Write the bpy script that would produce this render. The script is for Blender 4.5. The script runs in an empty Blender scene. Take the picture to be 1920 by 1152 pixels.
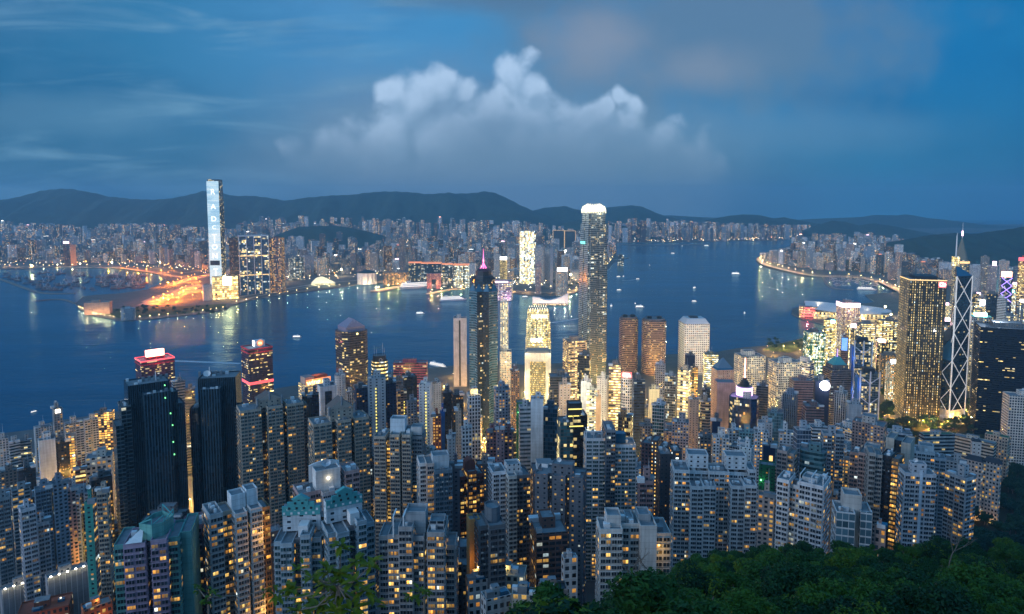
import bpy, math, random
from mathutils import Vector, Matrix, noise
R = math.radians
S = bpy.context.scene
COL = S.collection
rng = random.Random(7)

# ------------------------------------------------------------------ camera
CAMZ, PITCH, F, PX0, PY0 = 400.0, R(5.0), 1280.0, 960.0, 492.0
cd = bpy.data.cameras.new("camera"); cam = bpy.data.objects.new("camera", cd); COL.objects.link(cam)
cam.location = (0, 0, CAMZ); cam.rotation_euler = (R(90) - PITCH, 0, 0)
cd.lens = 24.0; cd.sensor_width = 36.0; cd.shift_y = -84.0 / 1920.0
cd.clip_start = 0.5; cd.clip_end = 80000.0
cd.dof.use_dof = True; cd.dof.focus_distance = 900.0; cd.dof.aperture_fstop = 2.2
S.camera = cam
SUN_AZ, SUN_EL = R(-118.0), R(1.5)      # the last of the sunset, behind the camera and to its west

# ------------------------------------------------------------------ render look
S.view_settings.view_transform = 'Standard'; S.view_settings.look = 'None'
S.view_settings.exposure = 0.15; S.view_settings.gamma = 1.0
S.render.engine = 'CYCLES'
cy = S.cycles
cy.max_bounces = 5; cy.diffuse_bounces = 2; cy.glossy_bounces = 3; cy.transmission_bounces = 2; cy.volume_bounces = 0
cy.sample_clamp_indirect = 3.0; cy.sample_clamp_direct = 0.0; cy.caustics_reflective = False; cy.caustics_refractive = False
cy.use_denoising = True
try: cy.denoiser = 'OPENIMAGEDENOISE'; cy.denoising_input_passes = 'RGB_ALBEDO_NORMAL'
except Exception: pass

def pdir(px, py):
    x = (px - PX0) / F; y = -(py - PY0) / F
    c, s = math.cos(PITCH), math.sin(PITCH)
    return Vector((x, y * s + c, y * c - s))
def at(px, py, Y):
    d = pdir(px, py); k = Y / d.y
    return Vector((d.x * k, Y, CAMZ + d.z * k))
def gnd(px, py, z=0.0):
    d = pdir(px, py); k = (z - CAMZ) / d.z
    return Vector((d.x * k, d.y * k, z))
def topix(p):
    c, s = math.cos(PITCH), math.sin(PITCH)
    y, z = p[1], p[2] - CAMZ
    dep = y * c - z * s
    return PX0 + F * p[0] / dep, PY0 - F * (y * s + z * c) / dep
def lerp(tab, x):
    if x <= tab[0][0]: return tab[0][1]
    for (a, b), (c, d) in zip(tab, tab[1:]):
        if x <= c: return b + (d - b) * (x - a) / (c - a)
    return tab[-1][1]
def sstep(a, b, x):
    t = min(1, max(0, (x - a) / (b - a))); return t * t * (3 - 2 * t)

# ------------------------------------------------------------------ node helper
class NT:
    def __init__(s, nt): s.t = nt; nt.nodes.clear()
    def n(s, typ, **kw):
        nd = s.t.nodes.new(typ)
        for k, v in kw.items():
            if k.startswith('i_'):
                key = k[2:]; key = int(key) if key.isdigit() else key.replace('_', ' ')
                s.put(nd.inputs[key], v)
            else: setattr(nd, k, v)
        return nd
    def put(s, sock, v):
        if isinstance(v, bpy.types.NodeSocket): s.t.links.new(v, sock)
        elif isinstance(v, bpy.types.Node): s.t.links.new(v.outputs[0], sock)
        else: sock.default_value = v
    def m(s, op, a, b=None, c=None, clamp=False):
        nd = s.t.nodes.new('ShaderNodeMath'); nd.operation = op; nd.use_clamp = clamp
        for i, v in enumerate((a, b, c)):
            if v is not None: s.put(nd.inputs[i], v)
        return nd.outputs[0]
    def v(s, op, a, b=None, scale=None):
        nd = s.t.nodes.new('ShaderNodeVectorMath'); nd.operation = op
        s.put(nd.inputs[0], a)
        if b is not None: s.put(nd.inputs[1], b)
        if scale is not None: s.put(nd.inputs[3], scale)
        return nd.outputs['Value'] if op in ('DISTANCE', 'LENGTH', 'DOT_PRODUCT') else nd.outputs[0]
    def mix(s, f, a, b, blend='MIX'):
        nd = s.t.nodes.new('ShaderNodeMix'); nd.data_type = 'RGBA'; nd.blend_type = blend
        s.put(nd.inputs[0], f)
        for i, v in ((6, a), (7, b)):
            if isinstance(v, (tuple, list)) and len(v) == 3: v = (*v, 1)
            s.put(nd.inputs[i], v)
        return nd.outputs[2]
    def ss(s, x, a, b):
        nd = s.t.nodes.new('ShaderNodeMapRange'); nd.interpolation_type = 'SMOOTHSTEP'
        s.put(nd.inputs[0], x); nd.inputs[1].default_value = a; nd.inputs[2].default_value = b
        return nd.outputs[0]
    def ramp(s, x, pts):
        nd = s.t.nodes.new('ShaderNodeValToRGB'); s.put(nd.inputs[0], x); e = nd.color_ramp.elements
        while len(e) < len(pts): e.new(0.5)
        for el, (p, c) in zip(e, pts): el.position = p; el.color = (*c, 1)
        return nd.outputs[0]
    def xyz(s, x, y, z=0.0):
        nd = s.t.nodes.new('ShaderNodeCombineXYZ')
        for i, v in enumerate((x, y, z)): s.put(nd.inputs[i], v)
        return nd.outputs[0]

# ------------------------------------------------------------------ sky (world): Sky Texture + dusk gradient + clouds by direction
W = bpy.data.worlds.new("World"); S.world = W; W.use_nodes = True
def build_world():
    t = NT(W.node_tree)
    tc = t.n('ShaderNodeTexCoord'); sep = t.n('ShaderNodeSeparateXYZ', i_0=tc.outputs['Generated'])
    x, y, z = sep.outputs
    yy = t.m('MAXIMUM', y, 0.06)
    u = t.m('DIVIDE', x, yy); v = t.m('DIVIDE', z, yy)
    P = t.xyz(u, v, 0.0)
    def uv(px, py):
        d = pdir(px, py); return d.x / d.y, d.z / d.y
    u01 = t.m('MULTIPLY_ADD', u, 1 / 1.8, 0.5, clamp=True)
    hi = t.ramp(u01, [(0, (.008, .085, .205)), (.2, (.026, .16, .33)), (.36, (.068, .245, .48)), (.52, (.040, .22, .46)), (.72, (.005, .150, .385)), (1, (.002, .105, .29))])
    lo = t.ramp(u01, [(0, (.008, .085, .205)), (.25, (.024, .115, .245)), (.48, (.075, .155, .28)), (.62, (.066, .165, .30)), (.8, (.016, .135, .31)), (1, (.004, .105, .28))])
    base = t.mix(t.ss(v, 0.02, 0.24), lo, hi)
    # high thin streaks on the west side and a general mottling
    st = t.n('ShaderNodeTexNoise', i_Vector=t.v('MULTIPLY', P, (2.2, 15.0, 1)), i_Scale=1.6, i_Detail=6.0, i_Roughness=.55, i_Distortion=.6)
    wst = t.m('MULTIPLY', t.ss(st.outputs[0], .48, .78), t.m('SUBTRACT', 1.0, t.ss(u, -.35, .25)))
    base = t.mix(t.m('MULTIPLY', wst, .85), base, (.15, .31, .46))
    mo = t.n('ShaderNodeTexNoise', i_Vector=t.v('MULTIPLY', P, (1.0, 2.0, 1)), i_Scale=3.0, i_Detail=5.0, i_Roughness=.5)
    base = t.mix(t.m('MULTIPLY', t.ss(mo.outputs[0], .42, .75), .30), base, t.mix(t.ss(u, -.1, .45), (.11, .25, .42), (.02, .20, .42)))
    dk = t.n('ShaderNodeTexNoise', i_Vector=t.v('MULTIPLY_ADD', P, (2.0, 5.0, 1)), i_Scale=2.1, i_Detail=4.0)
    base = t.mix(t.m('MULTIPLY', t.ss(dk.outputs[0], .46, .7), .35), base, t.mix(1.0, base, (.40, .60, .72), 'MULTIPLY'))
    # soft blue-grey bank round the cumulus
    def soft(cen, sx, sy, amp, lo_, hi_, sc=6.0):
        cu, cv = uv(*cen)
        d = t.v('LENGTH', t.v('MULTIPLY', t.v('SUBTRACT', P, (cu, cv, 0)), (F / sx, F / sy, 0)))
        nz = t.n('ShaderNodeTexNoise', i_Vector=P, i_Scale=sc, i_Detail=7.0, i_Roughness=.55)
        f = t.m('ADD', t.m('SUBTRACT', 1.0, d), t.m('MULTIPLY', t.m('SUBTRACT', nz.outputs[0], .5), amp))
        return t.ss(f, lo_, hi_)
    base = t.mix(t.m('MULTIPLY', soft((930, 285), 500, 190, 1.0, -.25, .7), .80), base, (.145, .235, .365))
    base = t.mix(t.m('MULTIPLY', soft((1400, 245), 420, 60, 1.2, -.2, .8), .45), base, (.12, .235, .385))
    base = t.mix(t.m('MULTIPLY', soft((100, 215), 320, 50, 1.1, -.2, .8), .35), base, (.13, .27, .41))
    # grey-mauve patch high to the right
    base = t.mix(t.m('MULTIPLY', soft((1340, 55), 460, 175, 1.3, -.12, .60), .88), base, (.100, .178, .280))
    base = t.mix(t.m('MULTIPLY', soft((1130, 75), 150, 95, 1.5, -.1, .9), .75), base, (.225, .265, .345))
    base = t.mix(t.m('MULTIPLY', soft((1310, 130), 150, 60, 1.5, -.1, .9), .6), base, (.205, .25, .33))
    base = t.mix(t.m('MULTIPLY', soft((900, -5), 330, 45, 1.3, -.1, .9), .7), base, (.085, .15, .24))
    # the cumulus: blobs in direction space, broken up with billows
    blobs = [(735, 180, 42), (775, 195, 58), (820, 170, 50), (868, 178, 40), (900, 210, 70), (945, 165, 40), (965, 145, 50), (1000, 160, 38),
             (985, 220, 80), (1065, 215, 50), (1130, 205, 34), (1155, 190, 30), (1180, 225, 46), (850, 265, 125), (725, 262, 90), (1000, 290, 140), (1120, 280, 105), (650, 305, 85), (1235, 285, 75), (1090, 235, 70), (935, 215, 80), (590, 318, 80), (700, 320, 100), (1300, 310, 70)]
    G = bpy.data.node_groups.new("cloud_field", 'ShaderNodeTree')
    G.interface.new_socket("P", in_out='INPUT', socket_type='NodeSocketVector')
    G.interface.new_socket("D", in_out='OUTPUT', socket_type='NodeSocketFloat')
    g = NT(G); gi = g.n('NodeGroupInput'); go = g.n('NodeGroupOutput')
    wz = g.n('ShaderNodeTexNoise', i_Vector=gi.outputs[0], i_Scale=9.0, i_Detail=4.0)
    PW = g.v('ADD', gi.outputs[0], g.v('SCALE', g.v('SUBTRACT', wz.outputs['Color'], (.5, .5, .5)), scale=.055))
    PW = g.v('MULTIPLY', PW, (1, 1, 0))
    acc = None
    for bx, by, br in blobs:
        cu, cv = uv(bx, by)
        d = g.m('MULTIPLY_ADD', g.v('DISTANCE', PW, (cu, cv, 0)), -F / br, 1.0)
        acc = d if acc is None else g.m('SMOOTH_MAX', acc, d, .18)
    n1 = g.n('ShaderNodeTexNoise', i_Vector=gi.outputs[0], i_Scale=26.0, i_Detail=8.0, i_Roughness=.58)
    vo = g.n('ShaderNodeTexVoronoi', i_Vector=PW, i_Scale=27.0); vo.feature = 'SMOOTH_F1'; vo.inputs['Smoothness'].default_value = .45
    acc = g.m('MULTIPLY_ADD', g.m('SUBTRACT', n1.outputs[0], .5), .80, acc)
    acc = g.m('MULTIPLY_ADD', g.m('SUBTRACT', .42, vo.outputs[0]), .80, acc)
    g.put(go.inputs[0], acc)
    def fld(vec):
        nd = t.n('ShaderNodeGroup', node_tree=G); t.put(nd.inputs[0], vec); return nd.outputs[0]
    f0 = fld(P); f1 = fld(t.v('ADD', P, (-.010, .022, 0)))
    cu, cv0 = uv(900, 375); _, cv1 = uv(900, 170)
    wob = t.n('ShaderNodeTexNoise', i_Vector=P, i_Scale=5.0, i_Detail=5.0)
    vw = t.m('MULTIPLY_ADD', t.m('SUBTRACT', wob.outputs[0], .5), .20, v)
    low = t.ss(vw, cv0, cv1)
    alpha = t.m('MULTIPLY', t.ss(f0, -.06, .50), t.m('MULTIPLY_ADD', low, .86, .06))
    lit = t.ss(t.m('SUBTRACT', f0, f1), -.40, .62)
    topn = t.ss(f0, 1.6, .0)
    litv = t.m('MULTIPLY', t.m('MULTIPLY_ADD', lit, .80, t.m('MULTIPLY', topn, .30)), t.m('MULTIPLY_ADD', low, .80, .20), clamp=True)
    cc = t.mix(litv, (.185, .315, .485), (.43, .58, .78))
    cc = t.mix(t.ss(vw, cv0 - .02, cv1 + .05), (.150, .228, .348), cc)
    colr = t.mix(alpha, base, cc)
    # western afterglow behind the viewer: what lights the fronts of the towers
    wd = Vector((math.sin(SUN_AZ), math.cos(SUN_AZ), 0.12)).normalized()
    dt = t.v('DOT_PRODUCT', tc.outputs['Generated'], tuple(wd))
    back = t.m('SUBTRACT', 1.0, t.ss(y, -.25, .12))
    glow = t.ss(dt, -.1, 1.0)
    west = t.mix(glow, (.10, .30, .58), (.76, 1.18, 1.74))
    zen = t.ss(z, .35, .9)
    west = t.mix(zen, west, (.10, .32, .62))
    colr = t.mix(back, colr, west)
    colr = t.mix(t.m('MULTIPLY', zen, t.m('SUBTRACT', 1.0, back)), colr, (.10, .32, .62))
    sk = t.n('ShaderNodeTexSky'); sk.sky_type = 'NISHITA'; sk.sun_disc = False; sk.sun_elevation = SUN_EL; sk.sun_rotation = SUN_AZ; sk.altitude = 400
    bg0 = t.n('ShaderNodeBackground', i_Color=t.mix(1.0, sk.outputs[0], (.03, .30, .75), 'MULTIPLY'), i_Strength=.05)
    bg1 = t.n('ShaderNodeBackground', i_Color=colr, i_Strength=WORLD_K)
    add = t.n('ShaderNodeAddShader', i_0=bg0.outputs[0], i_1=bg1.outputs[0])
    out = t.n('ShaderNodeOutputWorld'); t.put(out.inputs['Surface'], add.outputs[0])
WORLD_K = 1.0
build_world()
try: W.cycles.sampling_method = 'MANUAL'; W.cycles.sample_map_resolution = 512
except Exception: pass
sl = bpy.data.lights.new("sun", 'SUN'); sl.energy = 0.8; sl.angle = R(20); sl.color = (.98, .96, 1.0)
sun = bpy.data.objects.new("sun", sl); COL.objects.link(sun)
_d = Vector((math.sin(SUN_AZ) * math.cos(R(9)), math.cos(SUN_AZ) * math.cos(R(9)), math.sin(R(9))))
sun.rotation_euler = _d.to_track_quat('Z', 'Y').to_euler()
# ------------------------------------------------------------------ materials
def pmat(name, col, rough=.8, metal=0.0, nscale=None, namp=.25, spec=.3):
    m = bpy.data.materials.new(name); m.use_nodes = True; t = NT(m.node_tree)
    b = t.n('ShaderNodeBsdfPrincipled', i_Roughness=rough, i_Metallic=metal)
    b.inputs['Specular IOR Level'].default_value = spec
    c = (*col, 1)
    if nscale:
        tc = t.n('ShaderNodeTexCoord'); nz = t.n('ShaderNodeTexNoise', i_Vector=tc.outputs['Object'], i_Scale=nscale, i_Detail=6.0, i_Roughness=.6)
        f = t.m('MULTIPLY_ADD', nz.outputs[0], 2 * namp, 1 - namp)
        c = t.mix(1.0, col, t.xyz(f, f, f), 'MULTIPLY')
    t.put(b.inputs['Base Color'], c)
    o = t.n('ShaderNodeOutputMaterial'); t.put(o.inputs[0], b.outputs[0]); return m
def glow(name, col, st, sample=False):
    m = bpy.data.materials.new(name); m.use_nodes = True; t = NT(m.node_tree)
    b = t.n('ShaderNodeBsdfPrincipled', i_Roughness=.6); b.inputs['Base Color'].default_value = (.3, .3, .3, 1)
    b.inputs['Emission Color'].default_value = (*col, 1); b.inputs['Emission Strength'].default_value = st
    o = t.n('ShaderNodeOutputMaterial'); t.put(o.inputs[0], b.outputs[0])
    m.cycles.emission_sampling = 'AUTO' if sample else 'NONE'
    return m
def facade_mat():
    m = bpy.data.materials.new("facade"); m.use_nodes = True; t = NT(m.node_tree)
    uvn = t.n('ShaderNodeUVMap'); uvn.uv_map = 'UVMap'
    su = t.n('ShaderNodeSeparateXYZ', i_0=uvn.outputs[0])
    wl = t.n('ShaderNodeAttribute', attribute_name='wall'); wn = t.n('ShaderNodeAttribute', attribute_name='win')
    lt = t.n('ShaderNodeAttribute', attribute_name='lit'); gl = t.n('ShaderNodeAttribute', attribute_name='gls')
    sw = t.n('ShaderNodeSeparateXYZ', i_0=wn.outputs['Vector']); ww, hh, seed = sw.outputs
    sl_ = t.n('ShaderNodeSeparateXYZ', i_0=lt.outputs['Vector']); frac, warm, stg = sl_.outputs
    corr = gl.outputs['Alpha']
    cu, cv = t.m('FLOOR', su.outputs[0]), t.m('FLOOR', su.outputs[1])
    fu, fv = t.m('SUBTRACT', su.outputs[0], cu), t.m('SUBTRACT', su.outputs[1], cv)
    mu = t.m('LESS_THAN', t.m('ABSOLUTE', t.m('SUBTRACT', fu, .5)), t.m('MULTIPLY', ww, .5))
    mv = t.m('LESS_THAN', t.m('ABSOLUTE', t.m('SUBTRACT', fv, .52)), t.m('MULTIPLY', hh, .5))
    mask = t.m('MULTIPLY', mu, mv)
    cell = t.xyz(cu, cv, seed)
    wnz = t.n('ShaderNodeTexWhiteNoise', noise_dimensions='3D', i_Vector=cell)
    cs = t.n('ShaderNodeSeparateXYZ', i_0=wnz.outputs['Color']); r2, r3, r4 = cs.outputs
    row = t.n('ShaderNodeTexWhiteNoise', noise_dimensions='3D', i_Vector=t.xyz(t.m('FLOOR', t.m('MULTIPLY', cu, .21)), cv, t.m('ADD', seed, 17.3)))
    colm = t.n('ShaderNodeTexWhiteNoise', noise_dimensions='2D', i_Vector=t.xyz(cu, seed))
    rv = t.m('ADD', t.m('MULTIPLY', row.outputs[0], corr), t.m('MULTIPLY', wnz.outputs[0], t.m('SUBTRACT', 1.0, corr)))
    fr = t.m('MULTIPLY', frac, t.m('MULTIPLY_ADD', colm.outputs[0], .9, .55))
    on = t.m('MULTIPLY', t.m('LESS_THAN', rv, fr), mask)
    # room interiors: curtains, lamp side, furniture
    inn = t.n('ShaderNodeTexNoise', i_Vector=t.v('MULTIPLY', t.xyz(su.outputs[0], su.outputs[1], seed), (3.1, 2.3, 1)), i_Scale=1.0, i_Detail=3.0)
    br = t.m('MULTIPLY', t.m('MULTIPLY_ADD', t.m('MULTIPLY', r2, r2), 1.5, .25), t.m('MULTIPLY_ADD', inn.outputs[0], 1.6, .2))
    br = t.m('MULTIPLY', br, t.m('MULTIPLY_ADD', fv, .7, .65))
    wr = t.m('LESS_THAN', r3, warm)
    warmc = t.mix(r4, (1.0, .40, .055), (1.0, .66, .17))
    coolc = t.mix(r4, (.70, .92, 1.0), (1.0, .90, .58))
    offc = t.mix(r4, (1.0, .66, .17), (1.0, .84, .40))
    ec = t.mix(wr, coolc, t.mix(t.m('GREATER_THAN', corr, .2), warmc, offc))
    # weathered wall: vertical streaks and patches
    tc = t.n('ShaderNodeTexCoord')
    s1 = t.n('ShaderNodeTexNoise', i_Vector=t.v('MULTIPLY', tc.outputs['Object'], (.55, .55, .035)), i_Scale=1.0, i_Detail=6.0, i_Roughness=.65)
    s2 = t.n('ShaderNodeTexNoise', i_Vector=tc.outputs['Object'], i_Scale=.12, i_Detail=3.0)
    k = t.m('ADD', t.m('MULTIPLY', s1.outputs[0], 1.15), t.m('MULTIPLY_ADD', s2.outputs[0], .7, .06))
    slab = t.m('MULTIPLY_ADD', t.m('GREATER_THAN', fv, .93), -.22, 1.0)
    k = t.m('MULTIPLY', k, slab)
    wc = t.mix(1.0, wl.outputs['Color'], t.xyz(k, k, k), 'MULTIPLY')
    gk = t.m('MULTIPLY_ADD', t.m('MULTIPLY', r4, r4), 1.6, .6)
    gc = t.mix(1.0, gl.outputs['Color'], t.xyz(gk, gk, gk), 'MULTIPLY')
    b = t.n('ShaderNodeBsdfPrincipled')
    t.put(b.inputs['Base Color'], t.mix(mask, wc, gc))
    t.put(b.inputs['Roughness'], t.m('SUBTRACT', .85, t.m('MULTIPLY', mask, .72)))
    t.put(b.inputs['Specular IOR Level'], t.m('MULTIPLY_ADD', mask, .45, .2))
    t.put(b.inputs['Emission Color'], ec)
    t.put(b.inputs['Emission Strength'], t.m('MULTIPLY', t.m('MULTIPLY', on, stg), br))
    o = t.n('ShaderNodeOutputMaterial'); t.put(o.inputs[0], b.outputs[0])
    m.cycles.emission_sampling = 'NONE'
    return m
FAC = facade_mat()
M = {
 'roof': pmat('roof_concrete', (.17, .19, .21), .9, nscale=.35, namp=.5), 'white': pmat('white_paint', (.62, .63, .64), .7, nscale=.3), 'dark': pmat('dark_metal', (.03, .035, .045), .45, .3),
 'steel': pmat('pale_steel', (.55, .58, .62), .45, .3), 'green_roof': pmat('green_roof', (.03, .12, .07), .85, nscale=.4), 'teal': pmat('teal_tile', (.07, .30, .31), .6, nscale=1.), 'red': pmat('red_paint', (.42, .04, .05), .6),
 'asphalt': pmat('asphalt', (.06, .06, .065), .9, nscale=.05), 'land': pmat('city_ground', (.10, .10, .10), .9, nscale=.02, namp=.6), 'seawall': pmat('seawall_stone', (.16, .15, .14), .9, nscale=.2),
 'hill': pmat('wooded_hill', (.014, .038, .034), .95, nscale=.010, namp=.9), 'slope': pmat('forest_floor', (.012, .022, .010), .95, nscale=.15, namp=.6), 'lawn': pmat('lawn', (.03, .07, .022), .95, nscale=.05, namp=.5),
 'bark': pmat('bark', (.16, .13, .11), .9, nscale=3.), 'hull': pmat('boat_hull', (.10, .11, .13), .6), 'whull': pmat('white_hull', (.62, .64, .66), .5), 'rust': pmat('rust_hull', (.14, .05, .04), .8, nscale=.3),
 'pier': pmat('pier_concrete', (.30, .27, .23), .85, nscale=.1), 'glassblue': pmat('blue_glass', (.015, .09, .17), .12, spec=.8), 'tile_roof': pmat('clay_tile', (.22, .06, .035), .8, nscale=.5),
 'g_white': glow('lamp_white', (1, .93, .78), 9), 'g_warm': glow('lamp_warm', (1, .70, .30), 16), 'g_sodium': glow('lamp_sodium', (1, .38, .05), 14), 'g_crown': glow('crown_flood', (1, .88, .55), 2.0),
 'g_red': glow('red_sign', (1, .055, .06), 1.5, True), 'g_redhot': glow('red_hot_sign', (1, .42, .28), 6, True), 'g_pink': glow('pink_neon', (1, .12, .42), 2.6), 'g_orange': glow('orange_sign', (1, .25, .02), 1.05, True),
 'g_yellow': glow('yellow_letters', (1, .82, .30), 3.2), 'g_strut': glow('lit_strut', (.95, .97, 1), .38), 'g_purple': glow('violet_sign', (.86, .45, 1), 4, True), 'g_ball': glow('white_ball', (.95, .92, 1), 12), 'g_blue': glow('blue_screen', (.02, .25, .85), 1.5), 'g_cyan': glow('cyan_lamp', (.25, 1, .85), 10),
 'g_led': glow('led_pale', (.62, .85, 1), 1.5), 'g_letter': glow('led_letter', (1, 1, .97), 1.25), 'g_ybar': glow('yellow_bar', (1, .80, .12), 1.4), 'g_green': glow('green_lamp', (.2, 1, .3), 2.2), 'g_teal': glow('teal_lamp', (.1, .7, .6), 2.0), 'g_neon': glow('violet_neon', (.35, .2, 1), 3),
 'g_ship': glow('ship_lights', (1, .93, .82), 2.0), 'g_screen': glow('white_screen', (1, .97, .92), 6), 'g_nav': glow('red_beacon', (1, .1, .05), 20), 'g_gold': glow('gold_flood', (1, .60, .17), 1.4), 'g_pinkw': glow('pink_white', (1, .62, .75), 3.5),
}
def leaf_mat(name, cols):
    m = bpy.data.materials.new(name); m.use_nodes = True; t = NT(m.node_tree)
    oi = t.n('ShaderNodeObjectInfo'); ge = t.n('ShaderNodeNewGeometry')
    tc = t.n('ShaderNodeTexCoord'); nz = t.n('ShaderNodeTexNoise', i_Vector=tc.outputs['Object'], i_Scale=.55, i_Detail=4.0)
    rr = t.m('FRACT', t.m('ADD', oi.outputs['Random'], t.m('MULTIPLY', ge.outputs['Random Per Island'], .22)))
    f = t.m('ADD', t.m('MULTIPLY', nz.outputs[0], .5), t.m('MULTIPLY', rr, .62), clamp=True)
    c = t.ramp(f, cols)
    b = t.n('ShaderNodeBsdfPrincipled', i_Roughness=.55); b.inputs['Specular IOR Level'].default_value = .25
    t.put(b.inputs['Base Color'], c)
    tr = t.n('ShaderNodeBsdfTranslucent'); t.put(tr.inputs[0], c)
    mx = t.n('ShaderNodeMixShader', i_0=.25); t.put(mx.inputs[1], b.outputs[0]); t.put(mx.inputs[2], tr.outputs[0])
    o = t.n('ShaderNodeOutputMaterial'); t.put(o.inputs[0], mx.outputs[0]); return m
M['leaf'] = leaf_mat('leaf', [(0, (.004, .020, .014)), (.28, (.011, .052, .020)), (.5, (.022, .085, .018)), (.74, (.060, .15, .016)), (1, (.16, .21, .014))])
M['sprig'] = leaf_mat('sprig_leaf', [(0, (.014, .045, .006)), (.35, (.04, .10, .006)), (.7, (.13, .16, .006)), (1, (.30, .26, .010))])
M['parkleaf'] = leaf_mat('park_leaf', [(0, (.010, .036, .030)), (.5, (.022, .070, .045)), (1, (.05, .11, .04))])
def water_mat():
    m = bpy.data.materials.new('harbour_water'); m.use_nodes = True; t = NT(m.node_tree)
    tc = t.n('ShaderNodeTexCoord')
    a = t.n('ShaderNodeTexNoise', i_Vector=t.v('MULTIPLY', tc.outputs['Object'], (.020, .045, 1)), i_Scale=1.0, i_Detail=5.0, i_Roughness=.6)
    c = t.n('ShaderNodeTexNoise', i_Vector=t.v('MULTIPLY', tc.outputs['Object'], (.0025, .006, 1)), i_Scale=1.0, i_Detail=3.0)
    h = t.m('ADD', t.m('MULTIPLY', a.outputs[0], 1.1), t.m('MULTIPLY', c.outputs[0], 3.0))
    bp = t.n('ShaderNodeBump', i_Strength=.38, i_Distance=3.0); t.put(bp.inputs['Height'], h)
    df = t.n('ShaderNodeBsdfDiffuse'); t.put(df.inputs[0], t.mix(t.ss(c.outputs[0], .35, .65), (.002, .052, .115), (.003, .068, .148)))
    sk = t.n('ShaderNodeTexNoise', i_Vector=t.v('MULTIPLY', tc.outputs['Object'], (.0009, .0042, 1)), i_Scale=1.0, i_Detail=5.0, i_Roughness=.6, i_Distortion=.8)
    gs = t.n('ShaderNodeBsdfGlossy', i_Roughness=t.m('MULTIPLY_ADD', t.ss(sk.outputs[0], .38, .66), .16, .09)); gs.inputs[0].default_value = (.55, .86, 1, 1); t.put(gs.inputs['Normal'], bp.outputs[0])
    fr = t.n('ShaderNodeFresnel', i_IOR=1.333); t.put(fr.inputs['Normal'], bp.outputs[0])
    mx = t.n('ShaderNodeMixShader'); t.put(mx.inputs[0], t.m('MULTIPLY', fr.outputs[0], .72)); t.put(mx.inputs[1], df.outputs[0]); t.put(mx.inputs[2], gs.outputs[0])
    o = t.n('ShaderNodeOutputMaterial'); t.put(o.inputs[0], mx.outputs[0]); return m
M['water'] = water_mat()

# ------------------------------------------------------------------ mesh builder
class St:
    def __init__(s, wall, ww=.55, hh=.5, lit=.12, warm=.85, stg=1.5, corr=0.0, glass=(.016, .024, .034), bay=3.2, fh=3.1):
        s.wall, s.ww, s.hh, s.lit, s.warm, s.stg, s.corr, s.glass, s.bay, s.fh = wall, ww, hh, lit, warm, stg, corr, glass, bay, fh
    def but(s, **k):
        o = St(s.wall); o.__dict__.update(s.__dict__); o.__dict__.update(k); return o
PRE = {'P': dict(ww=.56, hh=.52, bay=3.0, fh=3.0), 'R': dict(ww=1.0, hh=.5, bay=3.4, fh=3.8, corr=.55), 'C': dict(ww=.92, hh=.80, bay=2.4, fh=3.9, corr=.5),
       'G': dict(ww=.66, hh=.60, bay=3.2, fh=3.7, corr=.35), 'V': dict(ww=.55, hh=.9, bay=2.6, fh=3.6, corr=.3), 'B': dict(ww=0, hh=0, bay=4, fh=3.2), 'D': dict(ww=.30, hh=.38, bay=3.6, fh=3.0),
       'L': dict(ww=.84, hh=.58, bay=3.4, fh=3.0), 'F': dict(ww=.6, hh=.5, bay=4.5, fh=4.5)}
def st(wall, pre='P', lit=.12, **k):
    d = dict(PRE[pre]); d.update(k); return St(wall, lit=lit, **d)
SEED = [1.0]
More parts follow.
